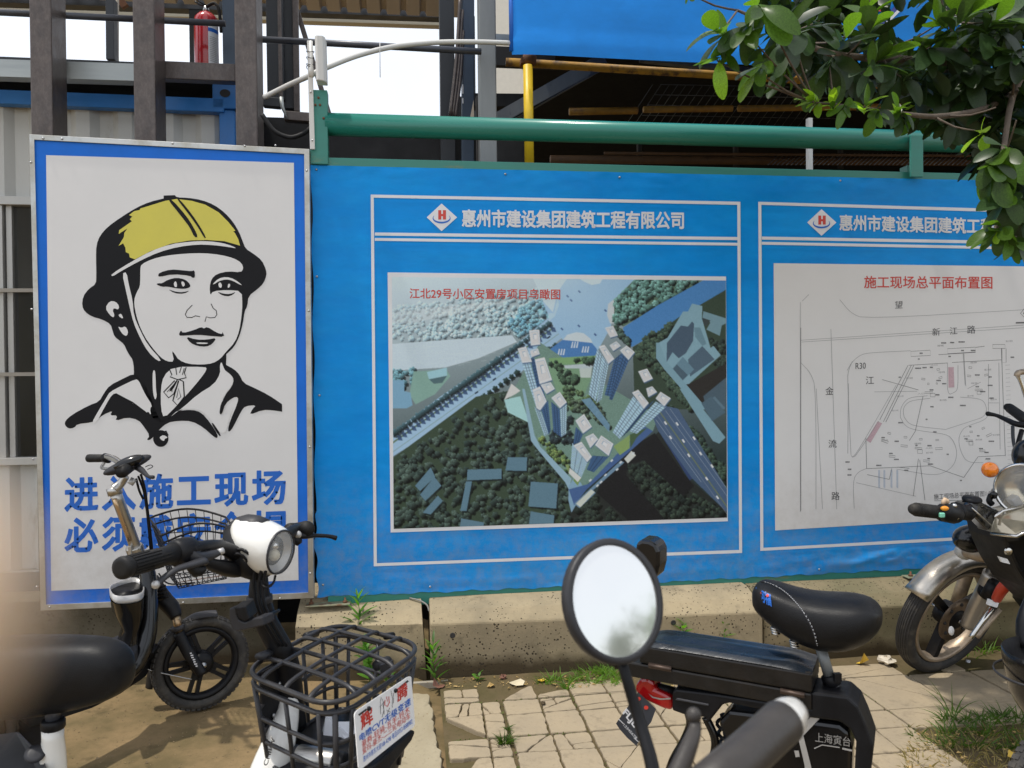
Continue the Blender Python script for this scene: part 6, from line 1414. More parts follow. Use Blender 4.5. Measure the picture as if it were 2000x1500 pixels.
# stem
tubep('stem_tube', [(222, 952, 2.88), (226, 966, 2.88)], [.027, .026], 'brushed', A_, 16, sp=2)
tubep('stem_tube', [(225, 962, 2.88), (247, 1020, 2.93), (268, 1078, 2.98)], [.021, .0205, .021], 'brushed', A_, 18, sp=3)
tubep('stem_rod', [(224, 975, 2.86), (240, 1018, 2.90), (253, 1056, 2.93)], .0075, mat('brass_strip', (.6, .42, .25), .3, .8), A_, 10, sp=2)
tubep('stem_neck', [(224, 955, 2.87), (236, 944, 2.88), (246, 930, 2.88)], [.02, .016, .013], 'brushed', A_, 12)
b = MB(); ax = (atD(268, 1078, 2.98)-atD(247, 1020, 2.93)).normalized(); b.lathe([(.03, -.018), (.032, -.012), (.032, .010), (.03, .014)], atD(264, 1074, 2.97), ax, 18); b.box(tuple(atD(252, 1078, 2.93)+V((-.004, 0, -.015))), tuple(atD(262, 1070, 2.96)+V((0, .02, .012)))); b.build('stem_clamp', M['brushed'], A_, bevel=.002)
b = MB(); b.lathe([(.022, 0), (.03, .008), (.03, .02), (.026, .026), (.03, .034), (.022, .05)], atD(268, 1082, 2.98), ax, 16); b.build('headset_boot', M['black_plastic'], A_)
# cockpit
def M_from(x, y, z): return Matrix((x.normalized(), y.normalized(), z.normalized())).transposed()
px_ = (atD(292, 893, 2.85)-atD(204, 926, 2.80)); pz = V((-.35, -.1, 1)); pz = (pz-px_*pz.dot(px_)/px_.length_squared).normalized(); py_ = pz.cross(px_.normalized())
b = MB(); b.ball(atD(249, 908, 2.83), (.086, .035, .022), 22, 12, M_from(px_, py_, pz)); b.build('display_pod', M['grey_plastic'], A_)
b = MB(); b.ball(atD(252, 903, 2.81), (.055, .027, .0215), 18, 10, M_from(px_, py_, pz)); b.build('display_screen', M['black_gloss'], A_)
tubep('handlebar', [(205, 892, 3.0), (222, 896, 2.95), (240, 908, 2.88), (252, 914, 2.82)], .0125, 'chrome', A_, 12)
tubep('grip', [(171, 895, 3.03), (176, 895, 3.03), (206, 895, 3.01)], [.014, .0165, .0155], 'rubber', A_, 14, sp=2)
tubep('grip_collar', [(204, 894, 3.0), (213, 896, 2.99)], [.0185, .018], 'black_plastic', A_, 14, sp=1)
tubep('grip', [(256, 909, 2.88), (239, 921, 2.74), (237, 922, 2.73)], [.021, .0225, .02], 'rubber', A_, 16, sp=2)
tubep('brake_lever', [(203, 905, 2.97), (199, 914, 2.93), (214, 916, 2.88)], .006, 'steel_rivet', A_, 8)
tubep('brake_lever', [(262, 910, 2.88), (276, 918, 2.8), (289, 930, 2.72), (299, 932, 2.69)], [.012, .011, .006, .007], 'grey_plastic', A_, 8)
tubep('indicator_switch', [(262, 935, 2.85), (254, 946, 2.84)], .012, 'silver_plastic', A_, 8, sp=1)
tubep('wire_loop', [(284, 912, 2.8), (294, 908, 2.8), (298, 912, 2.8), (288, 917, 2.8)], .0016, 'black_plastic', A_, 5)
for k, pts in enumerate(([(270, 930, 2.85), (281, 960, 2.88), (287, 1000, 2.92), (292, 1050, 2.98), (294, 1078, 3.0)], [(275, 926, 2.85), (283, 955, 2.87), (289, 1000, 2.91), (295, 1050, 2.97), (298, 1080, 3.0)], [(266, 935, 2.86), (272, 958, 2.88), (280, 975, 2.89)])):
    tubep('brake_cable', pts, .0042, 'black_plastic', A_, 6)
# wire basket
TL_, TR_, NR_, NL_ = (292, 1012, 3.08), (440, 1010, 3.02), (462, 1036, 2.80), (316, 1046, 2.80)
tops = T3([TL_, TR_, NR_, NL_]); bots = T3([(328, 1122, 3.04), (438, 1112, 3.0), (442, 1130, 2.84), (350, 1149, 2.84)])
bas = part('wire_basket', A_)
def bil(q, s, t): return q[0]*(1-s)*(1-t)+q[1]*s*(1-t)+q[2]*s*t+q[3]*(1-s)*t
def loop(lv, r, nm, bow=.0, mt='black_plastic'):
    pts = []
    for (a, c_) in ((0, 1), (1, 2), (2, 3), (3, 0)):
        for k in range(6):
            f = k/6; p0 = tops[a].lerp(tops[c_], f); p1 = bots[a].lerp(bots[c_], f); p = p0.lerp(p1, lv); p = p+V((0, 0, bow*math.sin(math.pi*f)*(1 if a in (0, 2) else 0))); pts.append(p)
    b = MB(); b.tube(pts, r, 6, closed=True, spline=2); b.build(nm, M[mt], A_).parent = bas
loop(0, .0042, 'rim_wire', .035); loop(.13, .0036, 'rim_wire', .03)
for lv in (.3, .47, .64, .82, 1.0): loop(lv, .0018, 'wire', .012*(1-lv))
for side, (a, c_) in enumerate(((0, 1), (1, 2), (2, 3), (3, 0))):
    n_ = 9 if side in (0, 2) else 7
    for k in range(n_):
        f = (k+.5)/n_; p0 = tops[a].lerp(tops[c_], f)+V((0, 0, .03*math.sin(math.pi*f)*(1 if side in (0, 2) else 0))); p1 = bots[a].lerp(bots[c_], f)
        b = MB(); b.tube([p0, p0.lerp(p1, .9), p1, p1.lerp((bots[0]+bots[1]+bots[2]+bots[3])/4, .15)], .0016, 5); b.build('wire', M['black_plastic'], A_).parent = bas
for k in range(8):
    f = (k+.5)/8; b = MB(); b.tube([bots[0].lerp(bots[1], f), bots[3].lerp(bots[2], f)], .0016, 5); b.build('wire', M['black_plastic'], A_).parent = bas
for k in range(4):
    f = (k+.5)/4; b = MB(); b.tube([bots[0].lerp(bots[3], f), bots[1].lerp(bots[2], f)], .0016, 5); b.build('wire', M['rust'] if k == 2 else M['black_plastic'], A_).parent = bas
tubep('basket_stay', [(310, 1120, 2.98), (330, 1140, 2.95), (380, 1138, 2.9)], .003, 'black_plastic', A_, 6)

# ------------------------------------------------------------ B: white-lamp scooter with the plastic basket
B_ = thing('electric_scooter', 'electric scooter with a round white headlamp shell and a black plastic basket on its front', 'electric scooter', V((-.6, -2.05, 0)), 'two-wheelers parked in front of the fence')
axB = (R_*.945-F_*.33); axB.z = 0; axB.normalize(); sideB = V((-axB.y, axB.x, 0)); upv = V((0, 0, 1))
C0 = atD(547, 1078, 1.62)
def headring(s, r, dzc, sq=1.0, dy=0, a0=0, a1=2*math.pi, k=28, tilt=.10):
    ax_ = (axB-upv*tilt).normalized(); u_ = (upv+axB*tilt).normalized(); c_ = C0-ax_*s+u_*dzc
    return [c_+sideB*r*sq*math.cos(a)+u_*r*.94*math.sin(a) for a in [a0+(a1-a0)*i/k for i in range(k+(0 if a1-a0 > 6.2 else 1))]]
b = MB(); b.loft([headring(*p) for p in ((-.002, .0455, 0), (.003, .050, 0), (.012, .0545, .001), (.030, .058, .003), (.050, .057, .008), (.072, .051, .015), (.092, .041, .024), (.108, .028, .032), (.118, .014, .036), (.121, .004, .037))], True, False)
b.build('headlamp_shell', M['white_plastic'], B_)
b = MB(); b.loft([headring(s, r, z, 1.18) for s, r, z in ((.030, .030, -.033), (.045, .044, -.027), (.065, .051, -.018), (.088, .047, -.006), (.108, .036, .008), (.128, .022, .020), (.138, .010, .024))], True, True); b.build('lamp_housing', M['black_plastic'], B_)
b = MB(); b.loft([headring(s, r, z, 1.0) for s, r, z in ((.040, .018, .047), (.065, .028, .042), (.090, .028, .0405), (.112, .018, .0415), (.126, .008, .040))], True, True); b.build('top_cap', M['grey_plastic'], B_)
lamp = part('headlight', B_)
axl = (axB-upv*.10).normalized()
b = MB(); b.lathe([(.0455, -.004), (.0475, .001), (.0460, .005), (.0435, .003), (.043, -.006)], C0, axl, 32, squash=1, caps=False); b.build('bezel', M['grey_plastic'], B_).parent = lamp
b = MB(); b.lathe([(.0435, -.002), (.040, -.008), (.033, -.013), (.030, -.014)], C0, axl, 32, caps=False); b.build('reflector', M['silver_plastic'], B_).parent = lamp
b = MB(); b.lathe([(.030, -.013), (.026, -.020), (.016, -.028), (.0001, -.030)], C0, axl, 28, caps=False); b.build('reflector_bowl', M['black_gloss'], B_).parent = lamp
for dz_, r_ in ((.012, .010), (-.008, .0125)): b = MB(); b.ball(C0-axl*.012+upv*dz_-sideB*.004, (r_, r_, r_), 14, 10); b.build('bulb_lens', M['chrome'] if dz_ > 0 else mat('lamp_lens', (.62, .56, .42), .12, var=.05, coat=.6), B_).parent = lamp
gl = bpy.data.materials.new('clear_lens'); gl.use_nodes = True; gb = gl.node_tree.nodes['Principled BSDF']; gb.inputs['Base Color'].default_value = (.8, .82, .82, 1); gb.inputs['Roughness'].default_value = .06; gb.inputs['Alpha'].default_value = .22
b = MB(); b.lathe([(.044, .002), (.036, .0075), (.022, .011), (.0001, .012)], C0, axl, 28, caps=False); b.build('lens_cover', gl, B_).parent = lamp
# bars, grips, levers
tubep('handlebar', [(372, 1074, 1.44), (398, 1068, 1.48), (430, 1068, 1.54), (462, 1082, 1.60), (490, 1092, 1.64)], [.0125, .0125, .0135, .016, .019], 'black_plastic', B_, 14)
tubep('handlebar_lower', [(400, 1098, 1.50), (432, 1108, 1.55), (460, 1112, 1.60), (492, 1108, 1.64)], [.010, .015, .017, .016], 'black_plastic', B_, 12)
gB = part('grip', B_); g0, g1 = atD(237, 1110, 1.30), atD(342, 1080, 1.42); gd = (g1-g0).normalized()
b = MB(); b.lathe([(.012, -.003), (.0185, -.002), (.0200, .004), (.0190, .012), (.0168, .02), (.0168, (g1-g0).length*.55), (.0178, (g1-g0).length)], g0, gd, 24); b.build('grip_rubber', M['rubber'], B_).parent = gB
b = MB()
x_ = gd.orthogonal().normalized(); y_ = gd.cross(x_)
for k in range(20):
    a = 6.283*k/20; u = x_*math.cos(a)+y_*math.sin(a); b.beam(g0+gd*.016+u*.0173, g0+gd*((g1-g0).length*(.62+.2*math.sin(k)))+u*.0175, .0035, .003, up=u)
b.build('grip_ribs', M['rubber'], B_, kind='stuff').parent = gB
b = MB(); c_, e_ = atD(338, 1082, 1.42), atD(369, 1074, 1.455); cd = (e_-c_).normalized(); b.lathe([(.020, 0), (.0245, .003), (.026, .010), (.026, .03), (.024, (e_-c_).length+.006), (.015, (e_-c_).length+.012)], c_, cd, 24); b.build('throttle_collar', M['black_plastic'], B_)
b = MB(); b.tube(T3([(366, 1080, 1.44), (385, 1088, 1.45), (405, 1086, 1.47), (428, 1079, 1.49)]), [(.018, .017), (.017, .012), (.012, .010), (.007, .006)], 10, spline=4); b.build('lever_mount', M['grey_plastic'], B_)
tubep('cable_adjuster', [(426, 1079, 1.488), (437, 1075, 1.495)], [.0068, .006], 'silver_plastic', B_, 10, sp=1)
b = MB(); b.tube(T3([(398, 1096, 1.44), (370, 1104, 1.41), (345, 1112, 1.385), (322, 1127, 1.365), (305, 1142, 1.35), (302, 1145, 1.349)]), [(.014, .008), (.011, .006), (.0075, .0055), (.0075, .005), (.0085, .006), (.003, .003)], 10, spline=5); b.build('brake_lever', M['grey_plastic'], B_)
b = MB(); b.tube(T3([(372, 1098, 1.43), (385, 1116, 1.43), (398, 1108, 1.44)]), [.012, .012, .008], 8, spline=3); b.build('switch_pod', M['black_plastic'], B_)
b = MB(); b.ball(atD(304, 1142, 1.345), .0075, 10, 6); b.build('lever_tip', M['silver_plastic'], B_)
tubep('handlebar', [(552, 1052, 1.70), (566, 1040, 1.76), (582, 1034, 1.82)], [.014, .015, .014], 'black_plastic', B_, 12)
tubep('grip', [(566, 1034, 1.80), (580, 1036, 1.86), (597, 1033, 1.84), (600, 1033, 1.80)], [.015, .019, .0195, .017], 'rubber', B_, 16, sp=4)
b = MB(); b.tube(T3([(570, 1038, 1.80), (590, 1046, 1.80), (615, 1046, 1.82), (640, 1047, 1.84), (657, 1051, 1.85)]), [(.016, .010), (.010, .008), (.006, .005), (.0055, .0045), (.007, .006)], 10, spline=5); b.build('brake_lever', M['black_plastic'], B_)
b = MB(); b.ball(atD(582, 1044, 1.775), .0085, 12, 8); b.build('lever_screw', M['silver_plastic'], B_)
b = MB(); b.tube(T3([(572, 1050, 1.78), (582, 1058, 1.78), (584, 1052, 1.79)]), [.012, .010, .006], 8, spline=3); b.build('switch_pod', M['black_plastic'], B_)
for pts, r in (([(450, 1078, 1.58), (470, 1073, 1.58), (486, 1082, 1.58), (490, 1096, 1.6)], .0035), ([(446, 1085, 1.57), (466, 1082, 1.57), (480, 1092, 1.58), (486, 1104, 1.6)], .003), ([(519, 1114, 1.6), (514, 1130, 1.6), (524, 1144, 1.6), (534, 1138, 1.61), (538, 1124, 1.62)], .0026), ([(513, 1110, 1.6), (510, 1135, 1.59), (518, 1147, 1.58), (530, 1144, 1.59)], .0022),
               ([(497, 1110, 1.6), (496, 1150, 1.6), (508, 1200, 1.6), (545, 1262, 1.62)], .0042), ([(512, 1108, 1.59), (505, 1150, 1.59), (514, 1195, 1.59), (552, 1262, 1.61)], .0038), ([(520, 1110, 1.59), (514, 1145, 1.59), (520, 1190, 1.59), (560, 1262, 1.61)], .0035)):
    tubep('cable', pts, r, 'black_plastic', B_, 7)
tubep('steering_column', [(505, 1085, 1.65), (506, 1130, 1.65), (507, 1165, 1.65), (520, 1215, 1.66), (548, 1270, 1.67), (560, 1310, 1.68), (572, 1420, 1.70)], [.017, .019, .023, .024, .026, .030, .030], 'black_plastic', B_, 16)
b = MB(); b.lathe([(.026, -.008), (.0275, -.006), (.0275, .006), (.026, .008)], atD(507, 1170, 1.65), atD(507, 1160, 1.65)-atD(508, 1180, 1.65), 16); b.build('column_band', M['grey_plastic'], B_)
hold = part('phone_holder', B_)
b = MB()
sec = [(447, 1188), (456, 1186), (463, 1191), (462, 1201), (466, 1211), (478, 1216), (497, 1207), (512, 1205), (515, 1222), (490, 1228), (462, 1234), (452, 1228), (447, 1205)]
b.prism([atD(x, y, 1.52) for x, y in sec], F_*.035+R_*.012); b.build('cradle', M['grey_plastic'], B_, bevel=.003).parent = hold
b = MB(); b.prism([atD(x, y, 1.51) for x, y in [(456, 1187), (480, 1185), (484, 1200), (488, 1209), (478, 1214), (467, 1209), (462, 1199)]], F_*.05); b.build('cradle_back', M['black_plastic'], B_, bevel=.002).parent = hold
tubep('side_bracket', [(508, 1206, 1.60), (530, 1200, 1.64), (545, 1192, 1.68)], [.010, .006, .003], 'black_plastic', B_, 8, sp=3)
tubep('side_bracket', [(508, 1212, 1.60), (532, 1208, 1.66)], [.008, .006], 'grey_plastic', B_, 8, sp=1)
# white fork cover with lettering down its side
b = MB(); P5 = T3([(560, 1325, 1.70), (562, 1390, 1.66), (545, 1450, 1.60), (522, 1520, 1.56), (512, 1600, 1.55)]); P6, R6 = spl(P5, [(.022, .020), (.024, .022), (.034, .026), (.040, .032), (.035, .03)], 4); b.tube(P6, R6, 18); b.build('fork_cover', M['white_plastic'], B_)
b = MB(); p0, p1 = (530, 1500), (545, 1432)
lt = None
# saddle and white post at far left
sc_ = [(-110, 1262, 1380, .07), (-60, 1250, 1392, .095), (0, 1246, 1396, .10), (60, 1245, 1396, .095), (120, 1244, 1390, .085), (170, 1245, 1380, .072), (205, 1249, 1370, .062), (229, 1261, 1360, .052), (244, 1281, 1346, .036), (250, 1302, 1328, .014)]
rings = []
for x, y0, y1, hw in sc_:
    dd_ = 1.86-(x/1500)*.35; c_ = atD(x, (y0+y1)/2, dd_); hh = (y1-y0)/2*dd_/1500; ring = []
    for k in range(20):
        a = 2*math.pi*k/20; ca, sa = math.cos(a), math.sin(a); ring.append(c_+sideB*hw*math.copysign(abs(ca)**.75, ca)+upv*hh*math.copysign(abs(sa)**.7, sa))
    rings.append(ring)
b = MB(); b.loft(rings, True, True); b.build('saddle', M['vinyl_seat'], B_, sub=1)
tubep('seat_post', [(103, 1360, 1.80), (103, 1412, 1.80)], .016, 'pipe_grey', B_, 14, sp=1)
b = MB(); b.lathe([(.023, 0), (.026, .004), (.026, .02), (.023, .024)], atD(104, 1424, 1.80), upv, 16); b.build('seat_clamp', M['black_plastic'], B_)
b = MB(); b.lathe([(.0235, .003), (.0235, -.022), (.0265, -.05), (.028, -.08), (.028, -.25), (.02, -.4)], atD(103, 1424, 1.80), upv, 20); b.build('seat_tube', M['white_plastic'], B_)
b = MB(); pl4 = T3([(-80, 1440, 1.95), (40, 1425, 1.95), (82, 1470, 1.80), (120, 1560, 1.65), (20, 1640, 1.6), (-120, 1600, 1.7)]); b.prism(pl4, V((0, 0, -.10))); b.build('rear_frame', M['grey_plastic'], B_, bevel=.012)
b = MB(); b.lathe([(.02, 0), (.022, .004), (.012, .006), (.0001, .007)], atD(68, 1474, 1.77), V((.3, -.6, .7)), 14); b.build('frame_cap', M['grey_plastic'], B_)
# low frame, wheels (below the picture edge)
w1 = atD(540, 1600, 1.55); fw = V((w1.x+.03, w1.y, .2)); wheel(B_, fw, sideB, .20, .06, .15, .05, 5, 'tyre_dusty', 'black_plastic', hubw=.06)
w2 = fw-axB*1.0; wheel(B_, V((w2.x, w2.y, .2)), sideB, .20, .06, .15, .05, 5, 'tyre_dusty', 'black_plastic', hubw=.06)
b = MB(); p_a = atD(545, 1500, 1.68); p_b = fw-axB*.25; p_b.z = .25; p_c = V((w2.x, w2.y, .25))+axB*.3; p_d = atD(100, 1540, 1.80); b.tube([p_a, p_b, p_c, p_d], [.03, .04, .04, .03], 10, spline=4); b.tube([p_d, V((w2.x, w2.y, .2))], .025, 10); b.tube([atD(540, 1480, 1.62), fw+sideB*.05], .02, 10); b.build('frame', M['white_plastic'], B_)

# plastic basket: a rounded cage with a lid grid
zr_ = .75
def onz(px, py, z): return atZ(px, py, z)
KL, KN, KR, KF = onz(468, 1312, zr_), onz(654, 1386, zr_), onz(832, 1262, zr_), onz(655, 1216, zr_)
kc = (KL+KN+KR+KF)/4
bk = part('plastic_basket', B_)
def rrect(scale, z, k=7, rad=.26):
    cs = [kc+(p-kc)*scale for p in (KL, KN, KR, KF)]; out = []
    for i in range(4):
        p, a, c_ = cs[i], cs[i-1], cs[(i+1) % 4]; s = p.lerp(a, rad); e = p.lerp(c_, rad)
        for j in range(k): t = j/(k-1); q = s*(1-t)**2+p*2*t*(1-t)+e*t*t; out.append(V((q.x, q.y, z)))
    return out
def kb_(nm, b, mt='basket_plastic'): b.build(nm, M[mt], B_).parent = bk
for s_, z_, r_ in ((1.0, zr_, .0055), (.985, zr_-.022, .0052), (.93, zr_-.085, .0044), (.885, zr_-.135, .0044), (.84, zr_-.185, .0048)):
    b = MB(); b.tube(rrect(s_, z_), r_, 8, closed=True, spline=2); kb_('hoop', b)
def side_pt(i, f, s_, z_):
    cs = [kc+(p-kc)*s_ for p in (KL, KN, KR, KF)]; q = cs[i].lerp(cs[(i+1) % 4], f); return V((q.x, q.y, z_))
for i, n_ in ((0, 3), (1, 5), (2, 3), (3, 4)):
    for k in range(n_):
        f = .16+.68*k/(n_-1)
        b = MB(); b.tube([side_pt(i, f, .985, zr_-.022), side_pt(i, f, .90, zr_-.11), side_pt(i, f, .835, zr_-.19), side_pt(i, f, .79, zr_-.235)], [(.0055, .0045)]*4, 8); kb_('upright', b)
for i in (0, 1, 2, 3):      # corner uprights
    cs0, cs1 = [[kc+(p-kc)*s_*.875 for p in (KL, KN, KR, KF)][i] for s_ in (.985, .80)]
    b = MB(); b.tube([V((cs0.x, cs0.y, zr_-.022)), V((cs1.x, cs1.y, zr_-.235))], [(.007, .0055)]*2, 8); kb_('upright', b)
b = MB(); b.loft([rrect(.84, zr_-.186), rrect(.80, zr_-.235), rrect(.76, zr_-.26)], True, True); kb_('basket_floor', b, 'black_plastic')
# lid: bars both ways, the long ones arch down into the rim
for f in (.25, .5, .75):
    p, q = side_pt(0, f, 1, zr_), side_pt(2, 1-f, 1, zr_)
    b = MB(); b.tube([p, p.lerp(q, .10)+V((0, 0, .010)), p.lerp(q, .5)+V((0, 0, .014)), p.lerp(q, .92)+V((0, 0, .010)), q], .0045, 8, spline=4); kb_('lid_bar', b)
for f in (.2, .4, .6, .8):
    p, q = side_pt(1, 1-f, 1, zr_), side_pt(3, f, 1, zr_)
    b = MB(); b.tube([p, p.lerp(q, .12)+V((0, 0, .012)), p.lerp(q, .5)+V((0, 0, .014)), p.lerp(q, .9)+V((0, 0, .010)), q], .0048, 8, spline=4); kb_('lid_bar', b)
lc = atD(752, 1300, 1.60); b = MB(); b.tube(T3([(735, 1300, 1.62), (758, 1291, 1.66)]), .011, 10); b.prism(T3([(742, 1298, 1.615), (768, 1288, 1.66), (771, 1308, 1.66), (760, 1320, 1.64), (746, 1318, 1.62)]), -F_*.008); kb_('latch', b, 'grey_plastic')
b = MB(); b.tube(T3([(597, 1243, 1.80), (618, 1237, 1.84)]), .009, 10); kb_('hinge', b, 'black_plastic')
b = MB(); b.tube(T3([(508, 1282, 1.60), (530, 1274, 1.66)]), [(.012, .008)]*2, 10); kb_('hinge', b, 'grey_plastic')
b = MB(); b.tube(T3([(752, 1243, 1.82), (768, 1241, 1.84)]), .008, 10); kb_('hinge', b, 'black_plastic')
# mounting plate inside the rear wall of the basket
b = MB(); mpz = side_pt(3, .62, .9, zr_-.03); mq = side_pt(3, .9, .9, zr_-.03); b.prism([mpz+V((0, 0, .015)), mq+V((0, 0, .015)), mq+V((0, 0, -.2)), mpz+V((0, 0, -.2))], (kc-mpz)*.04); kb_('mounting_plate', b, 'black_plastic')
for u, v in ((.35, -.03), (.6, -.09), (.35, -.15)): b = MB(); p = mpz.lerp(mq, u)+(kc-mpz)*.05+V((0, 0, v)); b.lathe([(.005, 0), (.0045, .003), (.0001, .004)], p, (kc-mpz), 8); kb_('screw', b, 'steel_rivet')
# things lying in the basket
def inb(u, v, z): return bilq(u, v, z)
def bilq(u, v, z):
    cs = [kc+(p-kc)*.78 for p in (KL, KN, KR, KF)]; q = cs[0].lerp(cs[1], v).lerp(cs[3].lerp(cs[2], v), u); return V((q.x, q.y, z))
can0, can1 = atD(548, 1468, 1.50), atD(690, 1486, 1.46); zc_ = zr_-.185
can0 = onz(545, 1470, zc_); can1 = onz(672, 1490, zc_)
fl = thing('vacuum_flask', 'steel vacuum flask with black ends lying in the plastic basket', 'flask', (can0+can1)/2-V((0, 0, .02)))
cdir = (can1-can0); b = MB(); b.lathe([(.021, cdir.length*.30), (.0225, cdir.length*.32), (.0225, cdir.length*.86), (.021, cdir.length*.88)], can0, cdir, 24); b.build('flask_body', M['brushed'], fl)
b = MB(); b.lathe([(.017, -.01), (.019, 0), (.0205, cdir.length*.31)], can0, cdir, 20); b.build('flask_lid', M['grey_plastic'], fl)
b = MB(); b.lathe([(.021, cdir.length*.87), (.021, cdir.length*1.0), (.018, cdir.length*1.03)], can0, cdir, 20); b.build('flask_base', M['black_plastic'], fl)
b = MB(); q = [(636, 1400), (650, 1396), (654, 1411), (704, 1410), (712, 1462), (690, 1470), (630, 1452), (628, 1436)]; P7 = [onz(x, y, zr_-.20+.05*max(0, (1440-y)/45)) for x, y in q]; b.prism(P7, V((0, 0, .0015))); tag(b.build('paper_mask', M['paper']), 'white folded paper mask lying in the plastic basket', 'mask')
b = MB(); r5 = random.Random(8)
for _ in range(26): p = onz(600+r5.uniform(-22, 22), 1448+r5.uniform(-9, 9), zr_-.222+r5.uniform(0, .008)); s = r5.uniform(.002, .005); b.add([p+V((r5.gauss(0, s), r5.gauss(0, s), r5.random()*s)) for _ in range(4)], [(0,1,2),(0,2,3),(0,3,1),(1,3,2)])
tag(b.build('paper_scraps', M['paper'], kind='stuff'), 'small torn white paper scraps in the basket floor', 'scraps')
# advertising plate tied to the basket front
pa, pb, pc_, pd = (692, 1391), (803, 1318), (811, 1418), (701, 1506)
sgn = thing('advertising_plate', 'white plate with red and blue characters tied to the right side of the plastic basket', 'plate', (atD(756, 1462, 1.6)))
w4 = [atD(*pa, 1.405), atD(*pb, 1.605), atD(*pc_, 1.585), atD(*pd, 1.385)]
N4 = (w4[1]-w4[0]).cross(w4[3]-w4[0]).normalized()
if N4.dot(F_) > 0: N4 = -N4
O4 = w4[0]
def onsg(x, y, o=.0012): return onpl(x, y, O4+N4*o, N4)
def rounded(q, f=.07, k=5):
    out = []
    for i in range(4):
        p, a, c_ = q[i], q[i-1], q[(i+1) % 4]; s = (p[0]+(a[0]-p[0])*f, p[1]+(a[1]-p[1])*f); e = (p[0]+(c_[0]-p[0])*f, p[1]+(c_[1]-p[1])*f)
        for j in range(k): t = j/(k-1); out.append((s[0]*(1-t)**2+p[0]*2*t*(1-t)+e[0]*t*t, s[1]*(1-t)**2+p[1]*2*t*(1-t)+e[1]*t*t))
    return out
b = MB(); b.prism([onsg(x, y, 0) for x, y in rounded([pa, pb, pc_, pd])], -N4*.0018); b.build('plate_sheet', M['white_paint'], sgn)
def sq(u, v): return (692+(803-692)*u+(701-692)*v*(1-u)+(811-803)*v*u, 1391+(1318-1391)*u+(1506-1391)*v*(1-u)+(1418-1318)*v*u)
def sgtext(body, u0, v0, u1, h, mt, off, v1=None, **k):
    p0, p1 = sq(u0, v0), sq(u1, v1 if v1 is not None else v0); b = MB(); q_ = sq(u0, v0-h); lettering(b, body, p0, p1, (q_[0]-p0[0], q_[1]-p0[1]), lambda x, y: onsg(x, y, .0007), off=off, **k); b.build('lettering', mt, sgn)
sgtext('辉', .10, .38, .30, .27, M['print_red'], .022); sgtext('腾', .74, .33, .92, .25, M['print_red'], .022)
sgtext('电喷CVT无级变速', .055, .545, .955, .125, M['print_blue'], .014)
sgtext('豪爵-轻骑-五羊-铃木', .085, .67, .93, .115, M['print_red'], 0); sgtext('爱玛-豪杰-二三轮电动车', .085, .79, .93, .115, M['print_red'], 0)
sgtext('惠州市惠东大道108-4298 电话:0752-8588982', .09, .92, .96, .10, M['print_blue'], .0)
b = MB()
for pts in ([(.44,.33),(.45,.12),(.47,.05)], [(.50,.38),(.50,.15),(.48,.08)], [(.43,.2),(.52,.16)], [(.46,.4),(.50,.3),(.49,.2)], [(.64,.36),(.66,.2),(.64,.04)], [(.67,.30),(.68,.12)], [(.54,.42),(.60,.33)], [(.54,.33),(.61,.42)]): ribbon(b, [sq(*p) for p in pts], .7, 0, fn=lambda x, y: onsg(x, y, .0007))
b.build('printed_emblem', M['ink_black'], sgn, kind='stuff')
b = MB(); ribbon(b, [sq(*p) for p in [(.53,.14),(.52,.22),(.56,.28),(.60,.24),(.60,.12),(.57,.2),(.56,.1)]], 1.6, 0, fn=lambda x, y: onsg(x, y, .0008)); b.build('printed_emblem_centre', M['print_red'], sgn)
for (u0, v0, u1, v1) in ((.07, .095, .21, .085), (.79, .095, .945, .075)): b = MB(); ribbon(b, [sq(u0, v0), sq(u1, v1)], 3.6, 0, fn=lambda x, y: onsg(x, y, .0007)); b.build('slot', M['interior'], sgn)
for u, v in ((.25, .10), (.72, .10)): b = MB(); b.ball(onsg(*sq(u, v), .002), .0045, 8, 6); b.build('tie_knot', M['black_plastic'], sgn)
b = MB(); b.prism([onsg(*sq(u, v), -.006) for u, v in ((.25, 1.12), (.97, 1.04), (1.0, 1.12), (.93, 1.22), (.3, 1.5), (.1, 1.6), (.1, 1.2))], -N4*.02); b.build('plate_backing', M['black_plastic'], sgn, bevel=.004)
# CHINA lettering on the fork cover
b = MB(); s0 = atD(528, 1480, 1.5)
def onfk(x, y): return atD(x, y, 1.555-.0) 
lettering(b, 'CHINA', (514, 1494), (530, 1440), (8, 2), lambda x, y: atD(x, y, 1.515), off=.02, lat=True); b.build('lettering', M['ink_black'], B_)
# ------------------------------------------------------------ D: black bicycle with the lidded box, small saddle and tail lamp
aD = (R_*.881-F_*.473); aD.z = 0; aD.normalize(); wD = V((-aD.y, aD.x, 0))
if wD.dot(F_) < 0: wD = -wD
OD = atD(1248, 1250, 1.80)
def dD(px, py, t=0.): return onpl(px, py, OD+wD*t, wD)
D_ = thing('cargo_bicycle', 'black electric bicycle with a flat lidded box, red tail lamp and small child saddle', 'electric bicycle', V((dD(1450, 1450).x, dD(1450, 1450).y+.05, 0)), 'two-wheelers parked in front of the fence')
def pris(name, poly, t0, t1, mt, par=D_, bevel=.004, sub=0): b = MB(); b.prism([dD(x, y, t0) for x, y in poly], wD*(t1-t0)); return b.build(name, M[mt] if isinstance(mt, str) else mt, par, bevel=bevel)
M['box_black'] = mat('box_black', (.010, .0085, .0075), .42, var=.2, vs=14, spec=.35, bump=.05, bs=140, c2=(.022, .017, .013), mask=(.5, .8), ms=8)
M['lid_vinyl'] = mat('lid_vinyl', (.010, .014, .020), .26, var=.2, vs=8, spec=.5, stretch=(.5, 2, 1), bump=.12, bs=30, coat=.15)
bx_ = part('luggage_box', D_)
zT = OD.z; W_ = .125
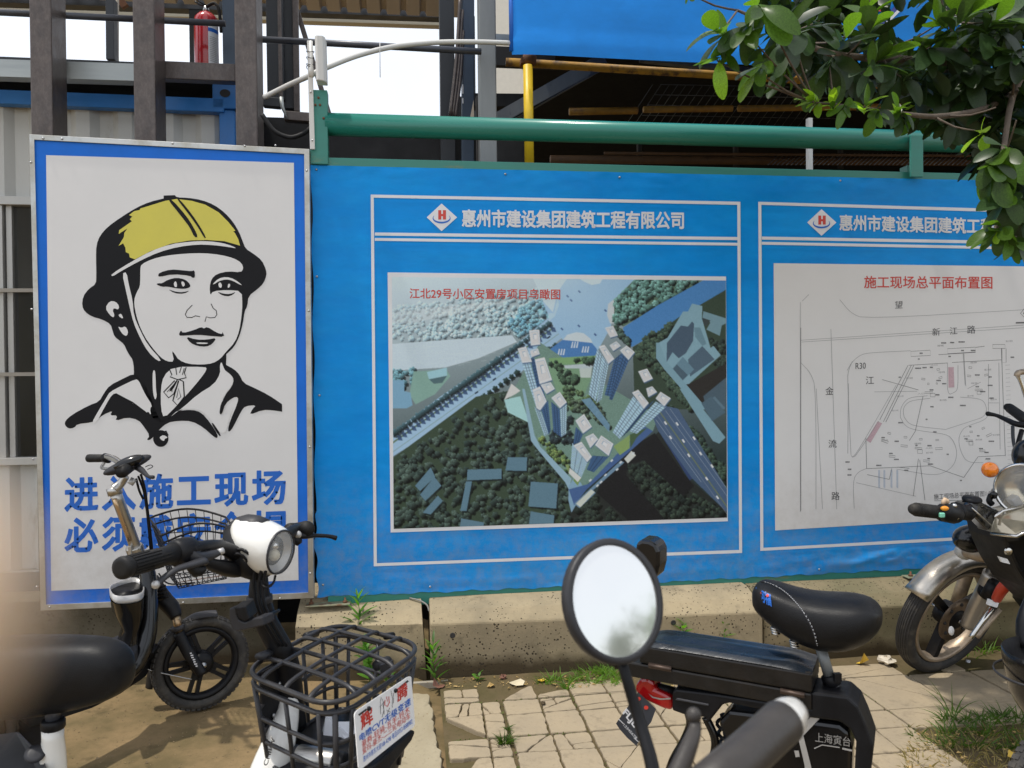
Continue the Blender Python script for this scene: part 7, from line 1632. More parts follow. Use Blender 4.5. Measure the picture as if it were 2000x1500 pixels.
def bxq(name, p0, p1, z0, z1, mt, W=W_, w0=0, bev=.004):
    a, c_ = dD(*p0), dD(*p1); a = V((a.x, a.y, 0)); c_ = V((c_.x, c_.y, 0)); b = MB(); q = [a+wD*w0, c_+wD*w0, c_+wD*W, a+wD*W]
    b.prism([p+V((0, 0, z0)) for p in q], V((0, 0, z1-z0))); o = b.build(name, M[mt] if isinstance(mt, str) else mt, D_, bevel=bev); o.parent = bx_; return o
pL, pR = (1248, 1255), (1586, 1312)
zs = dD(1248, 1295).z; zb = dD(1229, 1322).z
bxq('box_base', (1216, 1290), (1585, 1345), zb, zs-.0015, 'box_black')
bxq('box_lid', pL, (1586, 1312), zs, zT-.012, 'box_black', bev=.005)
b = MB(); a, c_ = dD(1249, 1256), dD(1585, 1312); rows = []
for i in range(25):
    f = i/24; p = a.lerp(c_, f); row = []
    for j in range(13): g_ = j/12; row.append(V((p.x, p.y, zT-.014))+wD*W_*g_+V((0, 0, .014*min(1, 6*g_, 6*(1-g_))**.6*min(1, 9*f+.1, 9*(1-f)+.1)+.0035*math.cos(g_*math.pi*4)*min(1, 5*f, 5*(1-f)))))
    rows.append(row)
b.add([p for r in rows for p in r], [(i*13+j, i*13+j+1, (i+1)*13+j+1, (i+1)*13+j) for i in range(24) for j in range(12)], True); b.build('lid_cushion', M['lid_vinyl'], D_).parent = bx_
for (x0, y0, x1, y1) in ((1267, 1299, 1311, 1307), (1524, 1349, 1571, 1358)):
    b = MB(); b.tube([dD(x0, y0, -.004), dD(x1, y1, -.004)], .0042, 8); b.prism([dD(x0, y0-5, -.0012), dD(x1, y1-5, -.0012), dD(x1, y1+6, -.0012), dD(x0, y0+6, -.0012)], wD*.0012); b.build('hinge', mat('hinge_rust', (.10, .07, .055), .5, .6, var=.3, vs=40), D_).parent = bx_
pris('backrest', [(1240, 1072), (1243, 1060), (1252, 1055), (1268, 1057), (1281, 1064), (1287, 1078), (1287, 1105), (1280, 1132), (1268, 1128)], .02, .09, 'black_gloss', bevel=.008)
b = MB(); b.tube([dD(1262, 1120, .05), dD(1266, 1180, .05), dD(1270, 1240, .05)], .007, 8); b.build('backrest_stay', M['black_plastic'], D_)
# frame cover, arch and gloss side panel
pris('frame_cover', [(1313, 1352), (1319, 1346), (1400, 1356), (1583, 1384), (1583, 1352), (1655, 1361), (1676, 1380), (1691, 1414), (1706, 1456), (1704, 1480), (1697, 1540), (1672, 1600), (1668, 1520), (1672, 1450), (1660, 1425), (1640, 1410), (1560, 1400), (1500, 1390), (1425, 1374), (1412, 1376), (1382, 1414), (1378, 1402), (1334, 1396), (1312, 1388)], .004, .10, 'black_plastic', bevel=.007)
pris('frame_ridge', [(1318, 1368), (1322, 1364), (1384, 1376), (1384, 1380)], .000, .01, 'grey_plastic', bevel=.002)
pris('battery_panel', [(1402, 1412), (1424, 1388), (1500, 1397), (1560, 1405), (1640, 1416), (1658, 1430), (1664, 1470), (1662, 1560), (1500, 1560), (1438, 1478), (1410, 1430)], .010, .09, 'black_gloss', bevel=.008)
YK = .007
def dfill(name, poly, mt, t=YK, par=D_): b = MB(); fill(b, poly, 0, lambda x, y: dD(x, y, t)); return b.build(name, M[mt] if isinstance(mt, str) else mt, par)
dfill('printed_stripe', [(1583, 1401), (1601, 1403), (1569, 1437), (1584, 1496), (1590, 1530), (1576, 1530), (1571, 1492), (1557, 1433)], 'silver_plastic')
dfill('printed_stripe', [(1551, 1466), (1560, 1466), (1562, 1478), (1554, 1479)], 'silver_plastic')
b = MB(); lettering(b, '上海寅台', (1592, 1449), (1661, 1459), 19, lambda x, y: dD(x, y, YK), off=0); b.build('lettering', mat('silver_print', (.32, .31, .30), .4, .3), D_)
b = MB(); ribbon(b, [(1590, 1462), (1606, 1455), (1640, 1460)], 2, 0, fn=lambda x, y: dD(x, y, YK)); ribbon(b, [(1645, 1462), (1664, 1466)], 3.5, 0, fn=lambda x, y: dD(x, y, YK)); b.build('scratch', M['silver_plastic'], D_, kind='stuff')
def dtube(name, pts, r, mt, t=.05, seg=12, sp=5): b = MB(); b.tube([dD(x, y, (q[0] if q else t)) for x, y, *q in pts], r, seg, spline=sp); return b.build(name, M[mt], D_)
dtube('rack_tube', [(1346, 1388), (1351, 1416), (1338, 1450), (1316, 1490), (1300, 1540)], .0135, 'black_gloss')
dtube('rack_tube', [(1378, 1400), (1394, 1435), (1396, 1465), (1384, 1510), (1375, 1560)], .0095, 'black_gloss', t=.03)
dtube('seat_stay', [(1345, 1540), (1420, 1500), (1470, 1500)], .012, 'black_plastic', t=.05)
b = MB(); hx = [];
for k in range(90): a = k*.45; f = k/89; p = dD(1418, 1405, .05).lerp(dD(1438, 1525, .05), f); hx.append(p+aD*.022*math.cos(a)+wD*.022*math.sin(a))
b.tube(hx, .0042, 6); b.build('spring', M['black_plastic'], D_)
dtube('damper', [(1416, 1395), (1438, 1530)], .012, 'grey_plastic', sp=1)
b = MB(); sg = [(1240, 1340), (1250, 1326), (1264, 1325), (1277, 1333), (1278, 1346), (1300, 1356), (1311, 1362), (1313, 1374), (1312, 1389), (1296, 1385), (1276, 1376), (1252, 1364), (1241, 1352)]
b.prism([dD(x, y, .03) for x, y in sg], wD*.05); b.build('tail_light', M['red_lens'], D_, bevel=.009)
dfill('tail_light_rim', [(1266, 1354), (1276, 1361), (1292, 1364), (1310, 1363), (1310, 1366), (1290, 1367), (1274, 1363)], 'silver_plastic', .0285)
dtube('tail_light_stay', [(1275, 1340), (1320, 1352)], .011, 'black_plastic', t=.055, sp=1)
# hanging card
tg = thing('hang_tag', 'dark printed card tag hanging under the red tail lamp', 'tag', dD(1242, 1457, .02)); par_ = tg
tq = [(1246, 1352), (1281, 1385), (1272, 1410), (1255, 1432), (1243, 1457), (1224, 1440), (1210, 1424), (1203, 1413), (1222, 1386)]
b = MB(); b.prism([dD(x, y, .010) for x, y in tq], wD*.0012); b.build('card', mat('card_dark', (.030, .034, .045), .5), tg)
b = MB(); lettering(b, 'FLJL', (1214, 1396), (1236, 1424), (10, -12), lambda x, y: dD(x, y, .0090), off=.03, lat=True); b.build('lettering', M['print_white'], tg)
b = MB(); lettering(b, '12345678', (1217, 1417), (1242, 1444), (3, -3.5), lambda x, y: dD(x, y, .0090), off=.0, lat=True); 
b.build('lettering', M['print_white'], tg)
for cx, cy in ((1247, 1365), (1262, 1382)): b = MB(); fill(b, [(cx+4.5*math.cos(a), cy+4*math.sin(a)) for a in [k*.52 for k in range(12)]], 0, lambda x, y: dD(x, y, .0090)); b.build('printed_dot', M['print_red'], tg)
b = MB(); ribbon(b, [(1208, 1404), (1218, 1414)], 1.2, 0, fn=lambda x, y: dD(x, y, .0090)); ribbon(b, [(1238, 1441), (1247, 1449)], 1.2, 0, fn=lambda x, y: dD(x, y, .0090)); b.build('printed_rule', M['print_white'], tg, kind='stuff')
# small saddle
prof_ = [(1471, 1150, 1180, .022), (1477, 1138, 1191, .042), (1492, 1132, 1206, .058), (1515, 1137, 1224, .066), (1552, 1150, 1250, .074), (1585, 1157, 1263, .080), (1620, 1160, 1270, .086), (1655, 1161, 1269, .088), (1688, 1166, 1257, .080), (1708, 1176, 1241, .062), (1719, 1188, 1228, .042), (1724, 1200, 1216, .018)]
tS = .075; b = MB(); rings = []
for x, y0, y1, hw in prof_:
    p0, p1 = dD(x, y0, tS), dD(x, y1, tS); c_ = (p0+p1)/2; hh = (p0.z-p1.z)/2; ring = []
    for k in range(22):
        a = 2*math.pi*k/22; ca, sa = math.cos(a), math.sin(a)
        nar = 1 if sa > -.2 else 1-.35*(-sa-.2)
        ring.append(V((c_.x, c_.y, c_.z))+wD*hw*nar*math.copysign(abs(ca)**.8, ca)+V((0, 0, hh*math.copysign(abs(sa)**.75, sa)+(.004 if abs(ca) > .8 and sa > 0 else 0))))
    rings.append(ring)
b.loft(rings); sad = b.build('saddle', M['vinyl_seat'], D_, sub=1)
b = MB(); st = [(1486, 1135), (1503, 1139), (1530, 1153), (1555, 1178), (1575, 1206), (1588, 1232), (1595, 1262)]
def onsad(x, y, o=.002):
    best = None; d = ray(x, y)
    for k in range(200):
        t_ = 1.35+k*.002; p = EYE+d*t_
        rel = p-OD; s_ = None
        # the column decides the ring
        for (xa, a0, a1, ha), (xb, b0, b1, hb) in zip(prof_, prof_[1:]):
            if xa <= x <= xb:
                f = (x-xa)/(xb-xa); y0 = a0+(b0-a0)*f; y1 = a1+(b1-a1)*f; hw = ha+(hb-ha)*f; c_ = dD(x, (y0+y1)/2, tS); hh = (dD(x, y0, tS).z-dD(x, y1, tS).z)/2
                u = (p-c_).dot(wD)/hw; v = (p.z-c_.z)/hh
                if abs(u)**2.5+abs(v)**2.66 < 1:
                    lo, hi = t_-.002, t_
                    for _ in range(9):
                        mid = (lo+hi)/2; p = EYE+d*mid; u = (p-c_).dot(wD)/hw; v = (p.z-c_.z)/hh
                        if abs(u)**2.5+abs(v)**2.66 < 1: hi = mid
                        else: lo = mid
                    return EYE+d*lo-ray(x, y).normalized()*o
    return dD(x, y, 0)
P8 = [onsad(x, y, .0015) for x, y in cham(st, 2, False)]
b.tube(P8, .0011, 5); b.build('seam', M['grey_plastic'], D_)
b = MB()
for i in range(0, len(P8)-1):
    p, q = P8[i], P8[i+1]; n_ = max(1, int((q-p).length/.0045))
    for j in range(n_): c0 = p.lerp(q, j/n_); c1 = p.lerp(q, (j+.55)/n_); b.tube([c0-ray(1550, 1200)*.0012+R_*.002, c1-ray(1550, 1200)*.0012+R_*.002], .0005, 4)
b.build('stitching', M['print_white'], D_, kind='stuff')
def sadtext(ch, x0, y0, x1, y1, h, mt, o=.0028, off=.02):
    b = MB(); lettering(b, ch, (x0, y0), (x1, y1), (-2, -h), lambda x, y: onsad(x, y, o), off=off); b.build('lettering', M[mt], D_)
sadtext('金', 1474, 1168, 1484, 1172, 22, 'print_blue', .005, .04); sadtext('阿福', 1484, 1173, 1507, 1185, 24, 'print_blue', .004, .03)
b = MB()
for cx, cy, r in ((1483.5, 1158, 3.2), (1499, 1163, 3)): fill(b, [(cx+r*math.cos(k*.6), cy+r*math.sin(k*.6)) for k in range(10)], 0, lambda x, y: onsad(x, y, .006))
b.build('printed_dot', M['print_red'], D_, kind='stuff')
M['print_blue'].node_tree
for (x, y) in ((1513, 1230), (1550, 1256)):
    for k in range(3): b = MB(); b.lathe([(.006, 0), (.0095, .002), (.0095, .004), (.006, .006)], dD(x+k*1.2, y+k*5-6, .05), V((0, 0, -1)), 14); b.build('saddle_spring', M['chrome'], D_)
dtube('seat_post', [(1602, 1262, .06), (1621, 1326, .06)], .0115, 'grey_steel', sp=1, seg=16)
b = MB(); b.lathe([(.016, -.012), (.019, -.010), (.019, .008), (.016, .010)], dD(1623, 1327, .06), dD(1602, 1262, .06)-dD(1623, 1327, .06), 18); b.box(tuple(dD(1634, 1324, .04)+V((-.004, 0, -.008))), tuple(dD(1634, 1324, .04)+V((.012, .01, .008)))); b.build('seat_clamp', M['black_plastic'], D_)
b = MB(); b.lathe([(.0155, 0), (.0165, -.025), (.022, -.043), (.036, -.053), (.040, -.058)], dD(1624, 1334, .06), V((-.15, 0, 1)), 22, smooth=True); b.build('post_boot', M['black_gloss'], D_)
# wheels and lower frame, mostly below the picture
wc = dD(1330, 1400, .05); wheel(D_, V((wc.x, wc.y, .2)), wD, .20, .055, .15, .05, 5, 'tyre_dusty', 'black_plastic', hubw=.05)
wc2 = V((wc.x, wc.y, 0))+aD*.95; wheel(D_, V((wc2.x, wc2.y, .2)), wD, .20, .055, .15, .05, 5, 'tyre_dusty', 'black_plastic', hubw=.05)
b = MB(); b.tube([dD(1300, 1540, .05), V((wc.x, wc.y, .2))+wD*.04], .012, 10); b.tube([dD(1680, 1520, .05), V((wc.x, wc.y, 0))+aD*.55+V((0, 0, .3)), V((wc.x, wc.y, .22))+aD*.12], .025, 12, spline=3); b.tube([V((wc.x, wc.y, 0))+aD*.55+V((0, 0, .3)), V((wc2.x, wc2.y, .55))-aD*.08, V((wc2.x, wc2.y, .95))-aD*.14], .024, 12, spline=3); b.tube([V((wc2.x, wc2.y, .2)), V((wc2.x, wc2.y, .6))-aD*.07], .018, 10); b.build('frame', M['black_plastic'], D_)

# ------------------------------------------------------------ E: handlebar and mirror of the nearest scooter
E_ = thing('scooter', 'nearest scooter at the bottom edge: round mirror, blurred grey grip and brake lever', 'scooter', V((atD(1300, 1700, .7).x, atD(1300, 1700, .7).y, 0)), 'two-wheelers parked in front of the fence')
mc = atD(1203, 1172, .80); tv = -ray(1203, 1172).normalized()
hd = math.radians(41); right = V((0, 0, 1)).cross(tv).normalized()        # screen right is +R
if right.dot(R_) < 0: right = -right
tvh = V((tv.x, tv.y, 0)).normalized()
nM = (tvh*math.cos(hd)+right*math.sin(hd))*math.cos(math.radians(17))+V((0, 0, math.sin(math.radians(17)))); nM.normalize()
mir = part('mirror', E_)
rM = .0575; xm = (V((0, 0, 1))-right*.16); 
b = MB(); b.lathe([(.0001, .0012), (rM*.6, .0010), (rM, .0)], mc, nM, 48, x0=xm, caps=False); mg = bpy.data.materials.new('mirror_glass'); mg.use_nodes = True; q_ = mg.node_tree.nodes['Principled BSDF']; q_.inputs['Base Color'].default_value = (.80, .80, .79, 1); q_.inputs['Metallic'].default_value = .72; q_.inputs['Roughness'].default_value = .07
b.build('mirror_glass', mg, E_).parent = mir
b = MB(); b.lathe([(rM-.001, .002), (rM+.0045, .0035), (rM+.0065, -.001), (rM+.005, -.010), (rM*.80, -.020), (rM*.4, -.026), (.0001, -.028)], mc, nM, 48, x0=xm, caps=False); b.build('mirror_shell', M['grey_plastic'], E_).parent = mir
b = MB(); b.tube([mc-nM*.024-V((0, 0, .02)), mc-nM*.03-V((0, 0, .05)), atD(1219, 1300, .80)], [.010, .008, .0065], 10, spline=4); b.build('mirror_joint', M['black_plastic'], E_)
tubep('mirror_stalk', [(1213, 1285, .80), (1224, 1325, .79), (1248, 1405, .78), (1270, 1480, .76), (1285, 1560, .74)], [.0058, .0058, .0062, .0068, .0072], 'black_plastic', E_, 12)
ge0, ge1 = atD(1531, 1408, .60), atD(1330, 1590, .50); ged = (ge1-ge0).normalized(); gl_ = (ge1-ge0).length
M['grip_grey'] = mat('grip_grey', (.042, .037, .034), .42, var=.2, vs=20, spec=.35, bump=.05, bs=200)
b = MB(); b.lathe([(.0150, 0), (.0168, .002), (.0165, .02), (.0162, gl_*.5), (.0168, gl_)], ge0, ged, 32); b.build('grip', M['grip_grey'], E_)
b = MB(); b.lathe([(.0001, -.024), (.006, -.0228), (.0115, -.018), (.0146, -.010), (.0158, -.002), (.0160, .002)], ge0, ged, 28, caps=False); b.build('bar_end_cap', mat('cap_silver', (.68, .66, .62), .3, .35, var=.1, vs=40), E_)
tubep('brake_lever', [(1356, 1402, .62), (1357, 1425, .615), (1345, 1460, .60), (1320, 1520, .58), (1290, 1580, .56)], [(.0045, .004), (.0052, .004), (.0066, .0045), (.008, .005), (.010, .006)], 'grip_grey', E_, 12)
b = MB(); b.ball(atD(1355, 1398, .62), (.0062, .0062, .0068), 14, 10); b.build('lever_ball', M['grip_grey'], E_)
# bar, stem, body below the frame
hb0 = ge1; hc = V((hb0.x-.16, hb0.y-.13, hb0.z-.03)); b = MB(); b.tube([ge0.lerp(ge1, .8), hb0, hc, hc+V((-.17, -.02, .0)), hc+V((-.33, .06, .03))], .011, 10, spline=4); b.tube([atD(1285, 1560, .74), hb0.lerp(ge0, .1)], .006, 8); b.build('handlebar', M['dark_steel'], E_)
b = MB(); b.tube([hc+V((-.08, 0, 0)), hc+V((-.06, .1, -.4)), hc+V((-.05, .16, -.8))], [.03, .035, .03], 12); b.build('steering_column', M['black_plastic'], E_)
fwE = hc+V((-.05, .22, 0)); wheel(E_, V((fwE.x, fwE.y, .19)), V((1, .1, 0)), .19, .06, .14, .05, 5, 'tyre_dusty', 'black_plastic', hubw=.06)
rwE = V((hc.x+.1, hc.y-.95, .19)); wheel(E_, rwE, V((1, .1, 0)), .19, .06, .14, .05, 5, 'tyre_dusty', 'black_plastic', hubw=.06)
b = MB(); b.tube([V((fwE.x, fwE.y-.1, .35)), V((fwE.x+.03, fwE.y-.3, .22)), V((rwE.x, rwE.y+.3, .25)), V((rwE.x, rwE.y, .4))], [.05, .07, .07, .06], 12, spline=4); b.build('frame', M['black_plastic'], E_)
b = MB(); b.ball(V((rwE.x, rwE.y+.12, .72)), (.11, .28, .05), 18, 10); b.build('saddle', M['vinyl_seat'], E_)
b = MB(); b.tube([V((rwE.x, rwE.y+.1, .70)), V((rwE.x, rwE.y+.1, .3))], .05, 10); b.build('seat_post', M['black_plastic'], E_)

# ------------------------------------------------------------ F: motorcycle at the right edge
cF = atD(1853, 1200, 3.42)
vF = -ray(1853, 1200).normalized()
upF = (V((0, 0, 1))-vF*vF.z).normalized(); rtF = upF.cross(vF).normalized()
if rtF.dot(R_) < 0: rtF = -rtF
th = math.radians(62)
nF = (vF*math.cos(th)+(rtF*.86-upF*.51).normalized()*math.sin(th)).normalized()
Fm = thing('motorcycle', 'black motorcycle with a round chrome headlamp, silver front guard and orange indicator, right edge', 'motorcycle', V((cF.x+.5, cF.y-.1, 0)), 'two-wheelers parked in front of the fence')
M['alloy_worn'] = mat('alloy_worn', (.38, .30, .22), .45, .6, var=.25, vs=20)
wF = wheel(Fm, cF, nF, .285, .085, .222, .055, 3, 'tyre_dusty', 'alloy_worn', double=False, ph=.9, grooves=7, spw=.03, hubw=.09, mhub='black_plastic')
for o in wF.children:
    if o.name.startswith('spoke'): o.data.materials[0] = M['black_plastic']
b = MB(); b.lathe([(.05, .035), (.105, .037), (.105, .041), (.05, .043)], cF, nF, 40); b.build('brake_disc', mat('disc_rust', (.20, .15, .11), .4, .8, var=.3, vs=40), Fm)
b = MB(); 
for k in range(8): a = k*.785; x_ = nF.orthogonal().normalized(); y_ = nF.cross(x_); b.ball(cF+nF*.042+(x_*math.cos(a)+y_*math.sin(a))*.078, .009, 6, 4)
b.build('disc_holes', M['interior'], Fm, kind='stuff')
fender.c = cF
upW = (V((0, 0, 1))-nF*nF.z).normalized(); fwW = upW.cross(nF).normalized()
if fwW.dot(R_) > 0: fwW = -fwW        # towards the left of the picture = forward
gd_ = MB(); secs = []
for k in range(22):
    a = math.radians(62-k*6.2)           # angle from up towards forward
    u = upW*math.cos(a)+fwW*math.sin(a); R0 = .312+.006*(k < 1)
    o = [(-.056, -.040), (-.054, -.018), (-.041, -.004), (-.02, .004), (0, .006), (.02, .004), (.041, -.004), (.054, -.018), (.056, -.040)]
    if k == 0: o = [(q0, q1*.8) for q0, q1 in o]
    secs.append([cF+u*(R0+h)+nF*a_ for a_, h in o]+[cF+u*(R0+h-.003)+nF*a_*.97 for a_, h in reversed(o)])
gd_.loft(secs, True); gd_.build('front_guard', mat('worn_stainless', (.52, .48, .42), .33, 1, var=.15, vs=10, c2=(.40, .33, .26), mask=(.55, .75), ms=9, bump=.06, bs=16), Fm)
# fork legs
ax1 = cF+nF*.085; tubep('fork_lower', [(1890, 1222, 3.30), (1904, 1190, 3.26), (1925, 1150, 3.20), (1938, 1120, 3.16)], [.030, .031, .034, .034], mat('fork_alloy', (.46, .42, .37), .38, .7, var=.12, vs=12), Fm, 18, sp=4)
tubep('fork_upper', [(1938, 1120, 3.16), (1960, 1070, 3.10), (1985, 1010, 3.0)], [.027, .034, .034], M['chrome'], Fm, 16, sp=2)
tubep('fork_lower', [(1868, 1180, 3.56), (1893, 1110, 3.50), (1925, 1040, 3.42)], .028, M['alloy_worn'], Fm, 14, sp=2)
b = MB(); b.lathe([(.040, -.014), (.043, -.010), (.043, .012), (.038, .016)], atD(1932, 1157, 3.17), (atD(1960, 1090, 3.1)-atD(1925, 1160, 3.2)), 18); b.build('fork_band', M['black_plastic'], Fm)
tubep('fork_gaiter', [(1930, 1165, 3.14), (1945, 1140, 3.10)], .030, 'black_plastic', Fm, 14, sp=1)
b = MB(); q = T3([(1928, 1168, 3.08), (1948, 1176, 3.04), (1944, 1186, 3.04), (1925, 1180, 3.08)]); b.prism(q, -F_*.012); b.build('reflector_plate', M['white_paint'], Fm, bevel=.002)
tubep('red_hose', [(1946, 1170, 3.05), (1958, 1150, 3.0), (1974, 1135, 2.98), (1990, 1128, 2.96)], [.018, .022, .024, .022], mat('red_plastic', (.55, .05, .02), .45, var=.15), Fm, 12)
tubep('crash_bar', [(1937, 1188, 3.05), (1900, 1240, 3.05), (1897, 1245, 3.05)], .010, 'chrome', Fm, 10, sp=2)
tubep('crash_bar', [(1953, 1190, 3.10), (1912, 1240, 3.10), (1909, 1243, 3.10)], .010, M['alloy_worn'], Fm, 10, sp=2)
b = MB(); b.ball(atD(1858, 1232, 3.22), (.012, .01, .02), 10, 8); b.build('axle_nut', M['white_paint'], Fm)
# plate behind the guard, horn, lower yoke
b = MB(); b.ball(atD(1898, 1052, 3.05), (.075, .06, .055), 18, 10); b.build('horn_cover', M['black_gloss'], Fm)
tubep('yoke', [(1888, 1075, 3.2), (1925, 1085, 3.12), (1960, 1070, 3.05)], .030, M['alloy_worn'], Fm, 12)
tubep('yoke', [(1880, 1080, 3.25), (1895, 1062, 3.2)], .035, M['pvc'], Fm, 12, sp=1)
# black fairing (angular)
b = MB(); fr_ = T3([(1958, 1030, 2.66), (1990, 1048, 2.60), (2040, 1010, 2.52), (2120, 1000, 2.5), (2120, 1120, 2.62), (2060, 1200, 2.75), (2010, 1150, 2.72), (1985, 1110, 2.70), (1962, 1058, 2.68)]); b.prism(fr_, F_*.22); b.build('side_fairing', M['black_plastic'], Fm, bevel=.010)
b = MB(); b.lathe([(.014, 0), (.016, .003), (.010, .006), (.0001, .007)], atD(1969, 1076, 2.655), -F_, 16); b.build('fairing_screw', M['chrome'], Fm)
b = MB(); b.prism(T3([(1951, 1087, 2.64), (1968, 1092, 2.64), (1973, 1102, 2.64), (1957, 1098, 2.64)]), F_*.01); b.build('white_label', M['white_paint'], Fm)
# faceted side lamp
b = MB(); lf = T3([(1935, 1040, 2.60), (1942, 1012, 2.62), (1958, 1000, 2.64), (2010, 988, 2.60), (2060, 990, 2.58), (2030, 1022, 2.52), (1985, 1045, 2.54)]); b.prism(lf, F_*.08); b.build('lower_lamp', mat('lamp_amber', (.42, .37, .27), .12, .5, var=.25, vs=9, coat=.8, c2=(.65, .30, .12), mask=(.58, .7), ms=8), Fm, bevel=.006)
b = MB(); b.tube(T3([(1935, 1042, 2.59), (1986, 1048, 2.52), (2034, 1024, 2.50)]), .006, 8); b.tube(T3([(1942, 1010, 2.6), (1958, 998, 2.62), (2015, 985, 2.6)]), .005, 8); b.build('lamp_trim', M['chrome'], Fm)
# round headlamp
hlC = atD(1998, 957, 2.62); hn = (-ray(1998, 957).normalized()-R_*.45-U_*.12).normalized(); hl = part('headlight', Fm); rH = .086
b = MB(); b.lathe([(rH*.5, -.13), (rH*.85, -.09), (rH+.004, -.03), (rH+.006, .0), (rH-.002, .006), (rH-.006, .0)], hlC, hn, 40, caps=False); b.build('headlamp_ring', M['chrome'], Fm).parent = hl
b = MB(); b.lathe([(rH-.006, .0), (rH*.8, -.025), (rH*.5, -.045), (.0001, -.055)], hlC, hn, 36, caps=False); b.build('reflector', mat('warm_reflector', (.60, .52, .38), .18, .9, var=.3, vs=12), Fm).parent = hl
b = MB(); b.ball(hlC-hn*.03, .018, 12, 8); b.build('bulb_shield', M['black_gloss'], Fm).parent = hl
b = MB(); b.lathe([(rH-.005, .001), (rH*.7, .012), (rH*.35, .018), (.0001, .020)], hlC, hn, 36, caps=False); b.build('lens_cover', gl, Fm).parent = hl
b = MB(); b.beam(hlC-hn*.06-U_*.03-R_*.06, hlC-hn*.06-U_*.10-R_*.01, .035, .03); b.build('lamp_bracket', M['silver_plastic'], Fm, bevel=.003)
tubep('lamp_arm', [(1940, 968, 2.68), (1946, 958, 2.72), (1962, 962, 2.74)], .013, 'black_gloss', Fm, 10); tubep('lamp_arm', [(1938, 985, 2.70), (1932, 978, 2.70), (1936, 966, 2.70)], .010, 'black_plastic', Fm, 10)
# orange indicator
ind = part('indicator', Fm); ic = atD(1933, 917, 2.66); b = MB(); iax = (atD(1953, 927, 2.7)-ic).normalized()
b.lathe([(.0001, -.024), (.012, -.022), (.022, -.014), (.0265, -.002), (.027, .008), (.024, .016)], ic, (iax+F_*.5).normalized(), 24); b.build('orange_lens', M['orange_lens'], Fm).parent = ind
b = MB(); b.lathe([(.0255, .010), (.0265, .016), (.022, .028), (.010, .036)], ic, (iax+F_*.5).normalized(), 24); b.build('indicator_body', M['silver_plastic'], Fm).parent = ind
tubep('indicator_stem', [(1948, 922, 2.69), (1965, 932, 2.72), (1985, 940, 2.75)], [.013, .010, .010], 'silver_plastic', Fm, 12, sp=2)
# left bar: grip, switch pod, cover
b = MB(); g0, g1 = atD(1781, 994, 2.45), atD(1838, 1001, 2.50); gg = (g1-g0); b.lathe([(.008, -.004), (.0155, .0), (.0195, .012), (.0215, .03), (.0215, gg.length*.9), (.0195, gg.length)], g0, gg, 22); b.build('grip', M['rubber'], Fm)
b = MB()
for k in range(16): p = g0+gg*(.14+.05*k); torus(b, p, gg, .0207, circ(.0014, 6), 22)
b.build('grip_ribs', M['rubber'], Fm, kind='stuff')
b = MB(); b.tube(T3([(1836, 1001, 2.50), (1842, 1001, 2.50), (1862, 1004, 2.53), (1868, 1005, 2.54)]), [(.026, .024), (.032, .030), (.033, .032), (.026, .026)], 16, spline=2); b.build('switch_pod', M['black_plastic'], Fm)
b = MB(); b.ball(atD(1845, 993, 2.468), (.014, .009, .008), 12, 8); b.build('orange_switch', mat('switch_orange', (.80, .30, .02), .4), Fm)
b = MB(); q0 = atD(1839.5, 1006, 2.465); b.bbox(tuple(q0+V((-.009, -.006, -.008))), tuple(q0+V((.009, .006, .008))), .003); b.build('green_button', mat('button_green', (.22, .62, .45), .4), Fm)
b = MB(); b.tube(T3([(1841, 985, 2.50), (1846, 976, 2.50), (1852, 982, 2.5)]), [.006, .009, .006], 8, spline=2); b.build('worn_tape', mat('tape_tan', (.58, .42, .28), .6), Fm)
b = MB()
for x, y in ((1864, 988), (1868, 1011)): b.ball(atD(x, y, 2.50), .0085, 12, 8)
b.build('mount_bolts', M['chrome'], Fm, kind='stuff')
b = MB(); b.tube(T3([(1866, 998, 2.54), (1880, 1000, 2.56), (1890, 1000, 2.57)]), [.030, .026, .030], 12, spline=2); b.build('lever_clamp', M['black_plastic'], Fm)
b = MB(); cvp = T3([(1884, 984, 2.55), (1912, 978, 2.58), (1962, 1002, 2.66), (1940, 1024, 2.62), (1934, 1040, 2.62), (1905, 1010, 2.56), (1886, 1012, 2.54)]); b.prism(cvp, F_*.07); b.build('bar_cover', M['black_gloss'], Fm, bevel=.012)
b = MB(); b.lathe([(.020, -.004), (.030, 0), (.031, .006), (.027, .012), (.0001, .013)], atD(1898, 978, 2.60), V((0, -.2, 1)), 20); b.build('fluid_cap', M['black_plastic'], Fm)
b = MB(); b.tube(T3([(1898, 992, 2.53), (1936, 1026, 2.58)]), .0022, 6); b.build('cover_trim', M['chrome'], Fm)
# right bar, lever, cables, mirror
tubep('grip', [(1967, 795, 3.05), (1972, 797, 3.05), (1990, 810, 3.0), (2010, 825, 2.95)], [.014, .0185, .0195, .0195], 'rubber', Fm, 14, sp=2)
tubep('brake_lever', [(1928, 808, 3.0), (1945, 811, 2.98), (1962, 818, 2.95), (1985, 828, 2.9), (2015, 832, 2.88)], [.0095, .007, .009, .011, .012], 'black_plastic', Fm, 10)
b = MB(); b.ball(atD(1930, 808, 3.0), .0095, 10, 8); b.build('lever_ball', M['black_plastic'], Fm)
tubep('handlebar', [(2010, 824, 2.95), (2070, 870, 2.95), (2080, 960, 2.95), (2030, 1010, 2.92), (1960, 1012, 2.78), (1893, 1003, 2.60)], .013, 'black_plastic', Fm, 10)
tubep('cable', [(1978, 832, 2.9), (1979, 860, 2.88), (1986, 900, 2.85), (1992, 930, 2.8)], [.006, .006, .0035, .0035], 'dark_steel', Fm, 8)
tubep('cable', [(1996, 840, 2.9), (1988, 870, 2.88), (1986, 900, 2.87), (1990, 940, 2.8)], [.009, .009, .006, .005], 'black_plastic', Fm, 8)
